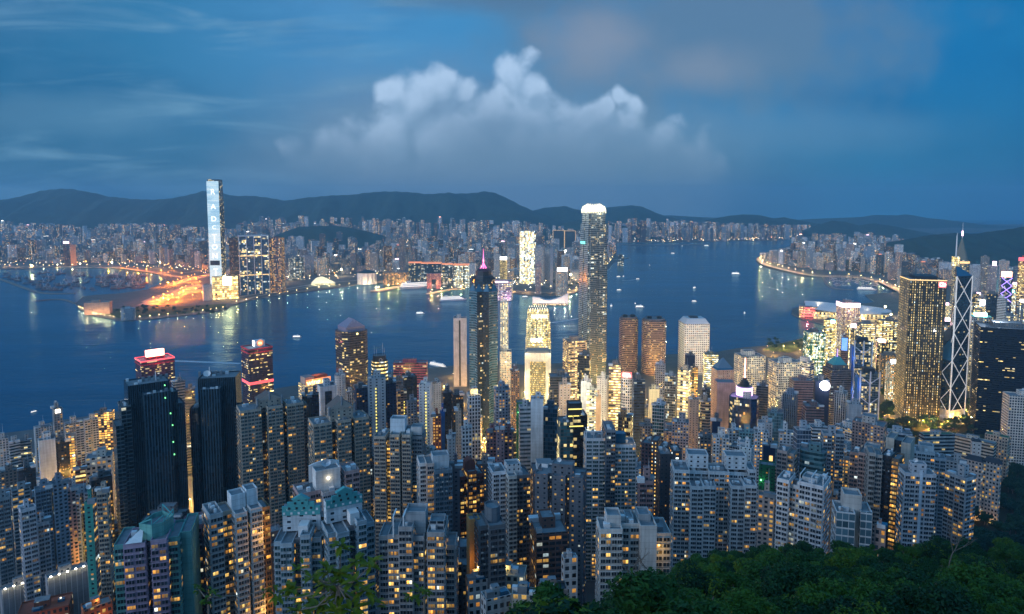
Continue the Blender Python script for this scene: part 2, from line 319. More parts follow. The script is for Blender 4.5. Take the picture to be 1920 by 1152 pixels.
class MB:
    def __init__(s): s.v, s.f, s.uv, s.a, s.m = [], [], [], [], []
    def face(s, pts, mat, uvs=None, a=None):
        i = len(s.v); s.v.extend([tuple(p) for p in pts]); n = len(pts); s.f.append(tuple(range(i, i + n)))
        s.uv.append(uvs or [(0, 0)] * n); s.a.append(a); s.m.append(mat)
    def wall(s, p0, p1, z0, z1, S_, off=0.0, zr=None):
        L = math.hypot(p1[0] - p0[0], p1[1] - p0[1])
        nb = max(1, round(L / S_.bay)); zr = z0 if zr is None else zr
        v0, v1 = (z0 - zr) / S_.fh, (z1 - zr) / S_.fh
        if off: v0 += off; v1 += off
        SEED[0] = SEED[0] + 1.37 if SEED[0] < 4000 else 1.1
        s.face([(p0[0], p0[1], z0), (p1[0], p1[1], z0), (p1[0], p1[1], z1), (p0[0], p0[1], z1)], FAC,
               [(0, v0), (nb, v0), (nb, v1), (0, v1)], (S_, SEED[0]))
    def flat(s, pts, wall):
        s.face(pts, FAC, None, (St(wall, 0, 0, 0), 1.0))
    def box(s, x0, x1, y0, y1, z0, z1, S_=None, mat=None, roof=None, bottom=False):
        P = [(x0, y0), (x1, y0), (x1, y1), (x0, y1)]
        for i in range(4):
            a, b = P[i], P[(i + 1) % 4]
            if mat: s.face([(*a, z0), (*b, z0), (*b, z1), (*a, z1)], mat)
            else: s.wall(a, b, z0, z1, S_)
        s.face([(*p, z1) for p in P], roof or mat or M['roof'])
        if bottom: s.face([(*p, z0) for p in P[::-1]], roof or mat or M['roof'])
    def prism(s, poly, z0, z1, sty, roof=None, par=1.1, th=.35, off=0.0):
        n = len(poly); sl_ = sty if isinstance(sty, list) else [sty] * n
        for i in range(n): s.wall(poly[i], poly[(i + 1) % n], z0, z1, sl_[i], off)
        roof = roof or M['roof']
        if par <= 0:
            s.face([(*p, z1) for p in poly], roof); return
        inn = inset(poly, th); w = sl_[0].wall
        for i in range(n):
            j = (i + 1) % n
            s.flat([(*poly[i], z1), (*poly[j], z1), (*inn[j], z1), (*inn[i], z1)], w)
            s.flat([(*inn[i], z1), (*inn[j], z1), (*inn[j], z1 - par), (*inn[i], z1 - par)], w)
        s.face([(*p, z1 - par) for p in inn], roof)
    def frust(s, poly0, z0, poly1, z1, mat=None, S_=None, cap=True, capmat=None):
        n = len(poly0)
        for i in range(n):
            j = (i + 1) % n; pts = [(*poly0[i], z0), (*poly0[j], z0), (*poly1[j], z1), (*poly1[i], z1)]
            if mat: s.face(pts, mat)
            else:
                L = math.dist(poly0[i], poly0[j]); nb = max(1, round(L / S_.bay)); nf = (z1 - z0) / S_.fh
                SEED[0] = SEED[0] + 1.37 if SEED[0] < 4000 else 1.1
                s.face(pts, FAC, [(0, 0), (nb, 0), (nb, nf), (0, nf)], (S_, SEED[0]))
        if cap: s.face([(*p, z1) for p in poly1], capmat or mat or M['roof'])
    def bar(s, a, b, r, mat, sides=4, r2=None):
        a, b = Vector(a), Vector(b); d = b - a
        if d.length < 1e-6: return
        r2 = r if r2 is None else r2
        q = d.to_track_quat('Z', 'Y'); ring = []
        for k in range(sides):
            an = 2 * math.pi * (k + .5) / sides; o = q @ Vector((math.cos(an), math.sin(an), 0)); ring.append(o)
        for k in range(sides):
            o, p = ring[k], ring[(k + 1) % sides]
            s.face([a + o * r, a + p * r, b + p * r2, b + o * r2], mat)
        s.face([b + o * r2 for o in ring], mat); s.face([a + o * r for o in ring[::-1]], mat)
    def build(s, name, parent=None, loc=None, rot=0.0):
        me = bpy.data.meshes.new(name); mats = []; mi = []
        # weld identical vertices
        idx, vv, ff = {}, [], []
        for f in s.f:
            g = []
            for k in f:
                p = s.v[k]; key = (round(p[0], 3), round(p[1], 3), round(p[2], 3))
                if key not in idx: idx[key] = len(vv); vv.append(p)
                g.append(idx[key])
            ff.append(g)
        keep = [i for i, g in enumerate(ff) if len(set(g)) == len(g)]
        ff = [ff[i] for i in keep]; uv = [s.uv[i] for i in keep]; aa = [s.a[i] for i in keep]; mm = [s.m[i] for i in keep]
        me.from_pydata(vv, [], ff)
        for m in mm:
            if m not in mats: mats.append(m)
            mi.append(mats.index(m))
        for m in mats: me.materials.append(m)
        me.polygons.foreach_set('material_index', mi)
        if FAC in mats:
            ul = me.uv_layers.new(name='UVMap'); ul.data.foreach_set('uv', [c for f in uv for p in f for c in p])
            z = (St((.3, .3, .3), 0, 0, 0), 1.0); aa = [a or z for a in aa]
            A = me.attributes.new('wall', 'FLOAT_COLOR', 'FACE'); A.data.foreach_set('color', [c for a, _ in aa for c in (*a.wall, 1.0)])
            A = me.attributes.new('win', 'FLOAT_VECTOR', 'FACE'); A.data.foreach_set('vector', [c for a, sd in aa for c in (a.ww, a.hh, sd)])
            A = me.attributes.new('lit', 'FLOAT_VECTOR', 'FACE'); A.data.foreach_set('vector', [c for a, _ in aa for c in (a.lit, a.warm, a.stg)])
            A = me.attributes.new('gls', 'FLOAT_COLOR', 'FACE'); A.data.foreach_set('color', [c for a, _ in aa for c in (*a.glass, a.corr)])
        me.update()
        o = bpy.data.objects.new(name, me); COL.objects.link(o)
        if parent is not None: o.parent = parent
        if loc is not None: o.location = loc
        if rot: o.rotation_euler.z = rot
        return o
def inset(poly, t):
    n = len(poly); out = []
    for i in range(n):
        p, c, q = poly[i - 1], poly[i], poly[(i + 1) % n]
        d1 = Vector((c[0] - p[0], c[1] - p[1])); d2 = Vector((q[0] - c[0], q[1] - c[1]))
        d1.normalize(); d2.normalize()
        n1 = Vector((-d1.y, d1.x)); n2 = Vector((-d2.y, d2.x)); m = n1 + n2
        k = max(.3, 1 + n1.dot(n2)); m = m / k
        out.append((c[0] + m.x * t, c[1] + m.y * t))
    return out
def tag(o, label=None, cat=None, group=None, kind=None):
    for k, v in (('label', label), ('category', cat), ('group', group), ('kind', kind)):
        if v: o[k] = v
    return o
def empty(name, loc, rot=0.0):
    o = bpy.data.objects.new(name, None); COL.objects.link(o); o.location = loc; o.rotation_euler.z = rot; o.empty_display_size = 5; return o
def copy_tree(o, loc=None, rot=None, scale=None):
    c = o.copy(); COL.objects.link(c)
    if loc is not None: c.location = loc
    if rot is not None: c.rotation_euler = (0, 0, rot)
    if scale is not None: c.scale = (scale,) * 3
    for ch in list(o.children):
        d = ch.copy(); COL.objects.link(d); d.parent = c
        for g in ch.children:
            e = g.copy(); COL.objects.link(e); e.parent = d
    return c
def plight(name, loc, power, col, r=.5, parent=None):
    l = bpy.data.lights.new(name, 'POINT'); l.energy = power; l.color = col; l.shadow_soft_size = r
    o = bpy.data.objects.new(name, l); COL.objects.link(o); o.location = loc
    if parent is not None: o.parent = parent
    return o
def text_obj(body, size, mat, parent, loc, rot, name='lettering', depth=.15):
    c = bpy.data.curves.new(name, 'FONT'); c.body = body; c.size = size; c.extrude = depth; c.align_x = 'CENTER'; c.align_y = 'CENTER'
    c.offset = size * .018
    o = bpy.data.objects.new(name, c); dg = bpy.context.evaluated_depsgraph_get()
    me = bpy.data.meshes.new_from_object(o); me.materials.clear(); me.materials.append(mat)
    b = bpy.data.objects.new(name, me); COL.objects.link(b); b.parent = parent; b.location = loc; b.rotation_euler = rot
    return b
# ------------------------------------------------------------------ ground, water, hills
GT = [(0, 398.4), (30, 380), (60, 350), (150, 275), (250, 205), (350, 150), (500, 112), (700, 70), (900, 36), (1050, 12), (1150, 3.5), (9000, 3.5)]
SHO = [(0, 398.2), (15, 387), (40, 363), (80, 340), (130, 315), (200, 284), (245, 262), (300, 215), (380, 158), (500, 112), (700, 70), (900, 36), (1050, 12), (1150, 3.5), (9000, 3.5)]
def ter(X, Y):
    px = PX0 + F * X / max(Y, 5.0)
    g = lerp(GT, Y); s = lerp(SHO, Y)
    k = sstep(960, 1360, px)
    z = g + (s - g) * k
    if Y > 60: z += 3.0 * math.sin(X * .021 + 1.0) * math.sin(Y * .017) * min(1, (1100 - min(Y, 1100)) / 500)
    return z
def inpoly(x, y, poly):
    c = False; n = len(poly); j = n - 1
    for i in range(n):
        xi, yi = poly[i]; xj, yj = poly[j]
        if (yi > y) != (yj > y) and x < (xj - xi) * (y - yi) / (yj - yi) + xi: c = not c
        j = i
    return c
def gp(l, z=3.0):
    out = []
    for px, py in l:
        p = gnd(px, py, z); out.append((p.x, p.y))
    return out
HKC = [(-500, 840), (-60, 822), (10, 812), (60, 806), (100, 790), (200, 775), (350, 752), (450, 740), (560, 722), (640, 712), (740, 697), (800, 690), (850, 686), (930, 677), (985, 685), (1040, 682), (1085, 676),
       (1140, 676), (1180, 668), (1270, 664), (1345, 660), (1390, 652), (1440, 648), (1500, 636), (1535, 622), (1556, 610), (1535, 605), (1505, 599), (1484, 588), (1485, 579), (1510, 574), (1560, 570), (1625, 569), (1640, 566), (1622, 553),
       (1660, 550), (1692, 547), (1690, 539), (1642, 525), (1600, 517), (1550, 517), (1510, 513.5), (1470, 504), (1432, 495), (1417, 488), (1420, 482), (1440, 479), (1478, 478), (1484, 462), (1492, 453), (1560, 448), (1750, 446)]
HK = gp(HKC) + [(9000, 7600), (9000, -300), (-1500, -300)]
KWC = [(-500, 503), (0, 505), (60, 503), (110, 500), (190, 497), (250, 503), (296, 514), (312, 524), (300, 533), (275, 543), (228, 550), (182, 553), (156, 556), (141, 570), (150, 580), (180, 593), (220, 600), (270, 599), (330, 593), (400, 585),
       (425, 580), (432, 573), (470, 562), (560, 548), (640, 538), (700, 530), (770, 530), (830, 531), (875, 536), (930, 541), (950, 548), (1000, 555), (1060, 553), (1092, 545), (1130, 515), (1150, 492), (1160, 487), (1154, 476), (1151, 462), (1152, 455.5), (1200, 455), (1300, 454), (1380, 452.5), (1470, 451), (1486, 447), (1700, 444)]
KW = gp(KWC) + [(11000, 12500), (-11000, 12500)]
def sheet(name, poly, z, mat, side=None, bottom=-3.0):
    a = 0
    for i in range(len(poly)):
        j = (i + 1) % len(poly); a += poly[i][0] * poly[j][1] - poly[j][0] * poly[i][1]
    if a < 0: poly = poly[::-1]
    mb = MB(); mb.face([(*p, z) for p in poly], mat)
    if side:
        for i in range(len(poly)):
            j = (i + 1) % len(poly); p, q = poly[i], poly[j]
            mb.face([(*p, bottom), (*q, bottom), (*q, z), (*p, z)], side)
    return tag(mb.build(name), kind='structure')
sheet('island_ground', HK, 3.0, M['land'], M['seawall'])
sheet('peninsula_ground', KW, 3.0, M['land'], M['seawall'])
_m = MB(); _m.face([(-13500, -500, 0), (13500, -500, 0), (13500, 15500, 0), (-13500, 15500, 0)], M['water']); tag(_m.build('harbour_water'), kind='structure')
def terrain():
    mb = MB(); ys = [0, 6, 12, 20, 30, 40, 52, 66, 82, 100, 120, 145, 170, 200, 225, 245, 265, 285, 310, 340, 380, 430, 500, 580, 660, 740, 820, 900, 980, 1050, 1100, 1140]
    n = 60; g = []
    for Y in ys:
        w = max(60, Y * 1.0); row = []
        for i in range(n + 1):
            X = -w + 2.15 * w * i / n; row.append((X, Y - (40 if Y == 0 else 0), ter(X, Y)))
        g.append(row)
    for a, b in zip(g, g[1:]):
        for i in range(n): mb.face([a[i], a[i + 1], b[i + 1], b[i]], M['slope'] if a[i][1] < 330 or PX0 + F * a[i][0] / max(a[i][1], 5) > 1770 or (a[i][1] > 690 and 1630 < PX0 + F * a[i][0] / a[i][1] < 1780) else M['land'])
    return tag(mb.build('hillside'), kind='structure')
terrain()
def hill(ridge, Y, half, z0=0.0, seed=1, name='hill'):
    mb = MB(); r = random.Random(seed); ph = [r.uniform(0, 6.3) for _ in range(8)]; rows = 14
    x0, x1 = ridge[0][0], ridge[-1][0]; n = int((x1 - x0) / 4)
    g = []
    for k in range(-rows, rows + 1):
        row = []; tk = k / rows
        for i in range(n + 1):
            px = x0 + (x1 - x0) * i / n; p = at(px, lerp(ridge, px), Y)
            H = p.z - z0
            rid = .5 + .5 * math.sin(px * .045 + ph[0] + 1.3 * math.sin(px * .013 + ph[1])) + .35 * math.sin(px * .11 + ph[2] + 3 * tk)
            prof = max(0, 1 - abs(tk) ** (1.05 + .35 * rid)) ** 1.1
            q3 = Vector((p.x / 520.0, (Y + tk * half) / 420.0, seed * 3.1)); jit = H * (.17 * noise.fractal(q3, 1.0, 2.1, 5) * min(1, abs(tk) * 5 + .12)) + .006 * H * math.sin(px * .31 + ph[3])
            row.append((p.x, Y + tk * half * (1 + .12 * math.sin(px * .06 + ph[5])), z0 + H * prof + (jit if abs(k) < rows else -2)))
        g.append(row)
    for a, b in zip(g, g[1:]):
        for i in range(n): mb.face([a[i], a[i + 1], b[i + 1], b[i]], M['hill'])
    o = mb.build(name); tag(o, kind='structure')
    for p in o.data.polygons: p.use_smooth = True
    return o
hill([(-420, 395), (-200, 385), (-60, 379), (0, 378), (40, 368), (75, 359), (110, 355), (140, 355), (165, 361), (200, 369), (245, 373), (290, 375), (325, 372), (352, 366), (380, 358), (405, 361), (432, 368), (475, 367), (505, 372), (535, 377), (565, 373), (600, 369), (625, 366), (660, 366), (690, 361), (718, 359), (760, 361), (800, 365), (835, 361), (880, 363), (910, 359), (930, 363), (955, 374), (975, 385), (1000, 396), (1060, 415), (1110, 426)], 9200, 1500, 3, 3)
hill([(930, 420), (990, 398), (1020, 390), (1055, 388), (1085, 394), (1115, 394), (1150, 388), (1185, 385), (1205, 388), (1228, 398), (1250, 406), (1300, 418), (1380, 430)], 9800, 1100, 3, 5)
hill([(1290, 426), (1330, 412), (1365, 405), (1395, 402), (1420, 403), (1450, 410), (1470, 408), (1500, 414), (1560, 424), (1640, 436)], 9000, 800, 3, 8)
hill([(1120, 425), (1250, 404), (1330, 408), (1480, 414), (1540, 410), (1600, 408), (1655, 404), (1680, 405), (1698, 402), (1712, 404), (1740, 409), (1770, 412), (1810, 420), (1840, 421), (1880, 426), (1940, 438), (2100, 446)], 12000, 1400, 3, 9)
hill([(1500, 436), (1530, 424), (1560, 414), (1585, 416), (1610, 423), (1640, 419), (1680, 425), (1740, 438), (1800, 448)], 8200, 700, 3, 12)
hill([(1670, 476), (1700, 449), (1740, 441), (1790, 437), (1830, 438), (1870, 432), (1905, 428), (1960, 418), (2100, 400), (2300, 392), (2500, 396)], 4600, 900, 3, 14)
hill([(520, 440), (560, 426), (600, 424), (640, 425), (680, 432), (720, 442)], 6300, 350, 3, 15)
hill([(1000, 436), (1050, 420), (1090, 413), (1120, 414), (1170, 424), (1230, 440)], 7600, 500, 3, 16)
def ribbon(name, pts, w, z, mat, thick=0.0, kind='structure', px=True):
    P = [gnd(*p, z) for p in pts] if px else [Vector((*p, z)) for p in pts]
    # resample smoothly
    Q = []
    for i in range(len(P) - 1):
        a, b, c, d = P[max(i - 1, 0)], P[i], P[i + 1], P[min(i + 2, len(P) - 1)]
        for k in range(6):
            t = k / 6.0
            Q.append(.5 * ((2 * b) + (c - a) * t + (2 * a - 5 * b + 4 * c - d) * t * t + (3 * b - a - 3 * c + d) * t ** 3))
    Q.append(P[-1]); mb = MB(); Ls = []; Rs = []
    for i, p in enumerate(Q):
        d = (Q[min(i + 1, len(Q) - 1)] - Q[max(i - 1, 0)]); d.z = 0; d.normalize(); n = Vector((-d.y, d.x, 0)) * w * .5
        Ls.append(p + n); Rs.append(p - n)
    for i in range(len(Q) - 1):
        mb.face([Rs[i], Rs[i + 1], Ls[i + 1], Ls[i]], mat)
        if thick:
            dn = Vector((0, 0, thick))
            mb.face([Rs[i] - dn, Rs[i + 1] - dn, Rs[i + 1], Rs[i]], mat); mb.face([Ls[i + 1] - dn, Ls[i] - dn, Ls[i], Ls[i + 1]], mat)
    if thick:
        dn = Vector((0, 0, thick))
        mb.face([Ls[0] - dn, Rs[0] - dn, Rs[0], Ls[0]], mat); mb.face([Rs[-1] - dn, Ls[-1] - dn, Ls[-1], Rs[-1]], mat)
    o = mb.build(name)
    if kind: tag(o, kind=kind)
    return o, Q
# ------------------------------------------------------------------ towers
PAL = dict(W=(.60, .61, .62), LG=(.40, .41, .42), G=(.24, .25, .26), DG=(.10, .105, .11), TAN=(.36, .30, .245), BR=(.22, .155, .125), RB=(.17, .06, .05), PK=(.42, .30, .29), CR=(.55, .48, .38), TEAL=(.10, .27, .26), MAU=(.29, .23, .31), BL=(.09, .17, .28), DK=(.022, .027, .034), NV=(.02, .035, .075), OR=(.52, .25, .08), BRZ=(.05, .042, .035), GB=(.17, .22, .27))
FOOT = []        # (x, y, radius) of everything standing on the island
ANCH = []        # (px, py, short phrase) used when wording labels
def los(X, Y): return math.atan2(X, Y)
def solve(px, top, H):
    # nearest-to-far search for the depth at which a roof seen at pixel row `top` is H above the ground
    Y = 1900.0
    while Y > 70:
        p = at(px, top, Y)
        if p.z - ter(p.x, Y) >= H: return Y
        Y -= 3
    return 120.0
def place(l, r, top, HY, yaw, asp):
    px = (l + r) / 2.0; Y = HY if HY >= 250 else solve(px, top, HY)
    p = at(px, top, Y); az = los(p.x, Y)
    Wp = (r - l) * Y * math.cos(az) / F; a = R(yaw)
    w = Wp / (abs(math.cos(a)) + asp * abs(math.sin(a))); d = w * asp
    zb = min(ter(p.x, Y), ter(p.x, Y - .5 * d), ter(p.x, Y + .5 * d)) - 1.0
    FOOT.append((p.x, Y, .5 * math.hypot(w, d) * .85))
    return Vector((p.x, Y, zb)), p.z - zb, w, d, -az + a
def rect(w, d, cx=0, cy=0):
    return [(cx - w / 2, cy - d / 2), (cx + w / 2, cy - d / 2), (cx + w / 2, cy + d / 2), (cx - w / 2, cy + d / 2)]
def cham(w, d, c, cx=0, cy=0):
    x, y = w / 2, d / 2
    return [(cx + a, cy + b) for a, b in ((-x + c, -y), (x - c, -y), (x, -y + c), (x, y - c), (x - c, y), (-x + c, y), (-x, y - c), (-x, -y + c))]
def rounded(w, d, r, k=5, cx=0, cy=0):
    out = []
    for sx, sy, a0 in ((1, -1, -90), (1, 1, 0), (-1, 1, 90), (-1, -1, 180)):
        for i in range(k + 1):
            a = R(a0 + 90 * i / k); out.append((cx + sx * (w / 2 - r) + r * math.cos(a), cy + sy * (d / 2 - r) + r * math.sin(a)))
    return out
def notched(w, d, fr, rg, bayw=8.5, nw=2.6, nd=None):
    """Outline with light wells: returns polygon and a class per edge (f front bay, s well side, b well back)."""
    pts, cls = [], []
    nd = nd or min(3.6, .16 * min(w, d))
    def side(o, t, n, L):
        nb = max(1, int(round(L / bayw))); bw = (L - nw * (nb - 1)) / nb; x = 0.0
        for i in range(nb):
            pts.append((o[0] + t[0] * x, o[1] + t[1] * x)); cls.append('f'); x += bw
            if i < nb - 1:
                a = (o[0] + t[0] * x, o[1] + t[1] * x); b = (a[0] + n[0] * nd, a[1] + n[1] * nd)
                pts.append(a); cls.append('s'); pts.append(b); cls.append('b')
                x += nw; pts.append((b[0] + t[0] * nw, b[1] + t[1] * nw)); cls.append('s')
    side((-w / 2, -d / 2), (1, 0), (0, 1), w); side((w / 2, -d / 2), (0, 1), (-1, 0), d)
    side((w / 2, d / 2), (-1, 0), (0, -1), w); side((-w / 2, d / 2), (0, -1), (1, 0), d)
    return pts, cls
def add_windows(root, segs, z0, z1, sty, tocam, rg, cap=100, prot=.45):
    """Bay windows in the camera-facing bays of a near tower: the 100 highest are parts, the rest one part."""
    fh = sty.fh; nf = int((z1 - z0 - 2.0) / fh); rest = MB(); cnt = 0
    cols = [rg.uniform(.35, 1.7) for _ in segs]
    for i in range(nf):
        zb = z1 - 1.6 - (i + 1) * fh + fh * .22; zt = zb + fh * .64
        if zb < z0 + 1: break
        for (a, b), ck in zip(segs, cols):
            t = Vector((b[0] - a[0], b[1] - a[1])); L = t.length; t /= L; n = Vector((t.y, -t.x))
            if n.dot(tocam) < .12 or L < 2.2: continue
            spans = [(.10, .90)] if L < 5 else ([(.06, .48), (.55, .94)] if L < 9 else [(.04, .31), (.35, .65), (.69, .96)])
            for s0, s1 in spans:
                lit = rg.random() < sty.lit * ck * .8
                S2 = St(tuple(c * .9 for c in sty.wall), .88, .86, 9.0 if lit else 0.0, sty.warm, sty.stg * rg.choice((.22, .32, .45, .6, .9)) * .55, 0, sty.glass)
                mb = MB() if cnt < cap else rest
                p0 = Vector(a) + t * L * s0; p1 = Vector(a) + t * L * s1; q0, q1 = p0 + n * prot, p1 + n * prot
                np_ = max(1, round((s1 - s0) * L / 1.3)); SEED[0] = SEED[0] + 1.37 if SEED[0] < 4000 else 1.1
                mb.face([(*q0, zb), (*q1, zb), (*q1, zt), (*q0, zt)], FAC, [(0, 0), (np_, 0), (np_, 1), (0, 1)], (S2, SEED[0]))
                for f4 in ([(*p0, zb), (*q0, zb), (*q0, zt), (*p0, zt)], [(*q1, zb), (*p1, zb), (*p1, zt), (*q1, zt)], [(*q0, zt), (*q1, zt), (*p1, zt), (*p0, zt)], [(*p0, zb), (*p1, zb), (*q1, zb), (*q0, zb)]):
                    mb.flat(f4, sty.wall)
                if rg.random() < .34 and mb is not rest:
                    ax = .1 + .6 * rg.random(); e0 = p0.lerp(p1, ax); e1 = e0 + t * .95; g0, g1 = e0 + n * (prot + .12), e1 + n * (prot + .12); za, zc = zb - .75, zb
                    for f4 in ([(*g0, za), (*g1, za), (*g1, zc), (*g0, zc)], [(*e0, za), (*g0, za), (*g0, zc), (*e0, zc)], [(*g1, za), (*e1, za), (*e1, zc), (*g1, zc)], [(*g0, zc), (*g1, zc), (*e1, zc), (*e0, zc)]): mb.flat(f4, (.42, .43, .42))
                if cnt < cap:
                    mb.build('window', root)
                cnt += 1
    if rest.f: tag(rest.build('window_bank', root), kind='stuff')
def trims(root, poly, z0, z1, fh, wall, out=.28, h=.3, step=1):
    mb = MB(); o1 = inset(poly, -out); n = len(poly); z = z1 - 1.3 - fh
    while z > z0 + 2:
        for i in range(n):
            j = (i + 1) % n
            mb.flat([(*o1[i], z), (*o1[j], z), (*o1[j], z + h), (*o1[i], z + h)], wall)
            mb.flat([(*o1[i], z + h), (*o1[j], z + h), (*poly[j], z + h), (*poly[i], z + h)], wall)
        z -= fh * step
    if mb.f: mb.build('floor_trim', root)
def roof_kit(root, w, d, h, wall, rg, level=2, mode='auto'):
    if mode == 'none': return
    pw, pd = w * rg.uniform(.3, .5), d * rg.uniform(.35, .55); ph = rg.uniform(4, 7.5)
    ox, oy = rg.uniform(-.1, .1) * w, rg.uniform(-.02, .12) * d
    mb = MB(); mb.prism(rect(pw, pd, ox, oy), h - 1.1, h + ph, st(wall, 'D', .06), par=.7)
    pr = mb.build('plant_room', root)
    if level >= 2:
        for k in range(rg.randint(1, 3)):
            tx, ty = rg.uniform(-.36, .36) * w, rg.uniform(-.38, .38) * d
            if abs(tx - ox) < pw * .6 + 1 and abs(ty - oy) < pd * .6 + 1: tx = math.copysign(.38 * w, tx); ty = math.copysign(.36 * d, ty)
            s = rg.uniform(1.4, 3.0); mb = MB(); mb.box(tx - s, tx + s, ty - s * .7, ty + s * .7, h - 1.1, h + rg.uniform(.8, 2.2), mat=rg.choice((M['white'], M['roof'], M['roof'], M['steel'])), roof=rg.choice((M['roof'], M['steel']))); mb.build('water_tank', root)
    if level >= 2 and rg.random() < .45:
        mb = MB(); x, y = ox + pw * .3, oy; mb.bar((x, y, h + ph - .7), (x, y, h + ph + rg.uniform(4, 11)), .16, M['steel'], 5, .06); mb.build('antenna', pr)
    if level >= 2 and rg.random() < .28:
        mb = MB(); x, y, z = ox - pw * .2, oy, h + ph - .6; mb.bar((x, y, z), (x, y, z + 1.4), .2, M['steel'], 5)
        ring = [(x + 1.5 * math.cos(a * math.pi / 5), y - 1.0, z + 2.1 + 1.5 * math.sin(a * math.pi / 5)) for a in range(10)]
        for a in range(10): mb.face([ring[a], ring[(a + 1) % 10], (x, y, z + 1.6)], M['white'])
        mb.build('satellite_dish', pr)
def anchor(l, r, top, s):
    if s: ANCH.append(((l + r) / 2, top, s))
def T(kind, l, r, top, HY, yaw, asp, sty, label, name='apartment_tower', cat='apartment tower', roof='auto', near=False, group=None, lvl=2, anc=None, well=None, rside=None, lside=None, trim=True, off=0.0):
    rg = random.Random(int(l * 7 + top * 3 + 11)); loc, h, w, d, rot = place(l, r, top, HY, yaw, asp)
    root = empty(name, loc, rot); tag(root, label, cat, group); anchor(l, r, top, anc)
    if 820 < loc.y < 1900:
        kk = sstep(800, 980, loc.y); bo = lambda q: q.but(stg=q.stg * (1 + .35 * kk), lit=q.lit * (1 + .05 * kk)); sty = bo(sty); rside = rside and bo(rside); lside = lside and bo(lside)
    wall = sty.wall; tc = Vector((-loc.x, -loc.y)).normalized()
    tc = Vector((tc.x * math.cos(-rot) - tc.y * math.sin(-rot), tc.x * math.sin(-rot) + tc.y * math.cos(-rot)))
    mb = MB()
    if kind == 'res':
        poly, cls = notched(w, d, sty, rg, bayw=rg.uniform(6.5, 9.5))
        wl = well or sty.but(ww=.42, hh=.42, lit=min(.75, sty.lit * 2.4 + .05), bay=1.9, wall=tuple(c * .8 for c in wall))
        body = sty.but(ww=0) if near else sty
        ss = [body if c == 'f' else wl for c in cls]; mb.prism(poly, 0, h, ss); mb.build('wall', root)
        if near:
            add_windows(root, [(poly[i], poly[(i + 1) % len(poly)]) for i in range(len(poly)) if cls[i] == 'f'], 0, h, sty, tc, rg)
            if trim: trims(root, poly, 0, h, sty.fh, tuple(c * .85 for c in wall))
    else:
        poly = rect(w, d) if kind == 'box' else cham(w, d, min(w, d) * .2) if kind == 'oct' else rounded(w, d, min(w, d) * .35)
        ss = sty
        if kind == 'box' and (rside or lside): ss = [sty, rside or sty, sty, lside or sty]
        if near and kind == 'box': ss = [s_.but(ww=0) if s_.ww else s_ for s_ in (ss if isinstance(ss, list) else [ss] * 4)]
        mb.prism(poly, 0, h, ss); mb.build('wall', root)
        if near and kind == 'box':
            full = [sty, rside or sty, sty, lside or sty]; segs = []
            for i in range(4):
                if full[i].ww:
                    a, b = Vector(poly[i]), Vector(poly[(i + 1) % 4]); n = max(1, round((b - a).length / 6.5))
                    segs += [((a.lerp(b, k / n)), (a.lerp(b, (k + 1) / n))) for k in range(n)]
            add_windows(root, segs, 0, h, sty, tc, rg)
            if trim: trims(root, poly, 0, h, sty.fh, tuple(c * .85 for c in wall))
    roof_kit(root, w, d, h, wall if max(wall) > .12 else (.12, .13, .14), rg, lvl, roof)
    return root, w, d, h
def C(blocks, top, HY, label, name='apartment_tower', cat='apartment tower', near=False, anc=None, group=None, kit=True, yaw=None):
    """A tower of several abutting blocks: (left px, right px, top px, front metres, back metres, style). Front is towards the viewer."""
    l = min(b[0] for b in blocks); r = max(b[1] for b in blocks); px = (l + r) / 2.0
    Y = HY if HY >= 250 else solve(px, top, HY); p = at(px, top, Y); az = los(p.x, Y); zb = ter(p.x, Y - 5) - 2
    yw = R(yaw if yaw is not None else (11, -9, 14, -13, 8)[int(l + top) % 5]); root = empty(name, (p.x, Y, zb), -az + yw); tag(root, label, cat, group); anchor(l, r, top, anc)
    rg = random.Random(int(l * 5 + top)); k = Y * math.cos(az) / F
    ymin = min(b[3] for b in blocks); ymax = max(b[4] for b in blocks)
    FOOT.append((p.x, Y + (ymin + ymax) / 2, .5 * max((r - l) * k, ymax - ymin)))
    for b in blocks:
        x0, x1 = (b[0] - px) * k, (b[1] - px) * k; Yb = Y + b[3]
        h = at((b[0] + b[1]) / 2, b[2], Yb).z - zb; s_ = b[5]; x0 *= Yb / Y; x1 *= Yb / Y
        mb = MB(); pl = rect(x1 - x0, b[4] - b[3], (x0 + x1) / 2, (b[3] + b[4]) / 2)
        nr = near and s_.ww and s_.stg < 50
        mb.prism(pl, 0, h, s_.but(ww=0) if nr else s_); mb.build('wing', root)
        if nr:
            n = max(1, round((x1 - x0) / 5.5)); a, c = Vector(pl[0]), Vector(pl[1])
            segs = [(a.lerp(c, i / n), a.lerp(c, (i + 1) / n)) for i in range(n)]
            for e in (1, 3):
                a2, c2 = Vector(pl[e]), Vector(pl[(e + 1) % 4]); n2 = max(1, round((c2 - a2).length / 6)); segs += [(a2.lerp(c2, i / n2), a2.lerp(c2, (i + 1) / n2)) for i in range(n2)]
            add_windows(root, segs, 0, h, s_, Vector((-math.sin(yw), -math.cos(yw))), rg, cap=max(8, 100 // len(blocks)))
            trims(root, pl, 0, h, s_.fh, tuple(q * .85 for q in s_.wall))
        if kit and (x1 - x0) > 6 and s_.ww:
            for _ in range(4):
                s2 = rg.uniform(.5, 1.5); tx = rg.uniform(x0 + 2.2, x1 - 2.2); ty = rg.uniform(b[3] + 2.2, max(b[3] + 2.4, b[4] - 2.2))
                mb = MB(); mb.box(tx - s2, tx + s2, ty - s2, ty + s2, h - 1.1, h + rg.uniform(.3, 1.6), mat=rg.choice((M['white'], M['steel'], M['roof']))); mb.build('roof_unit', root)
    return root, p, zb, k, px
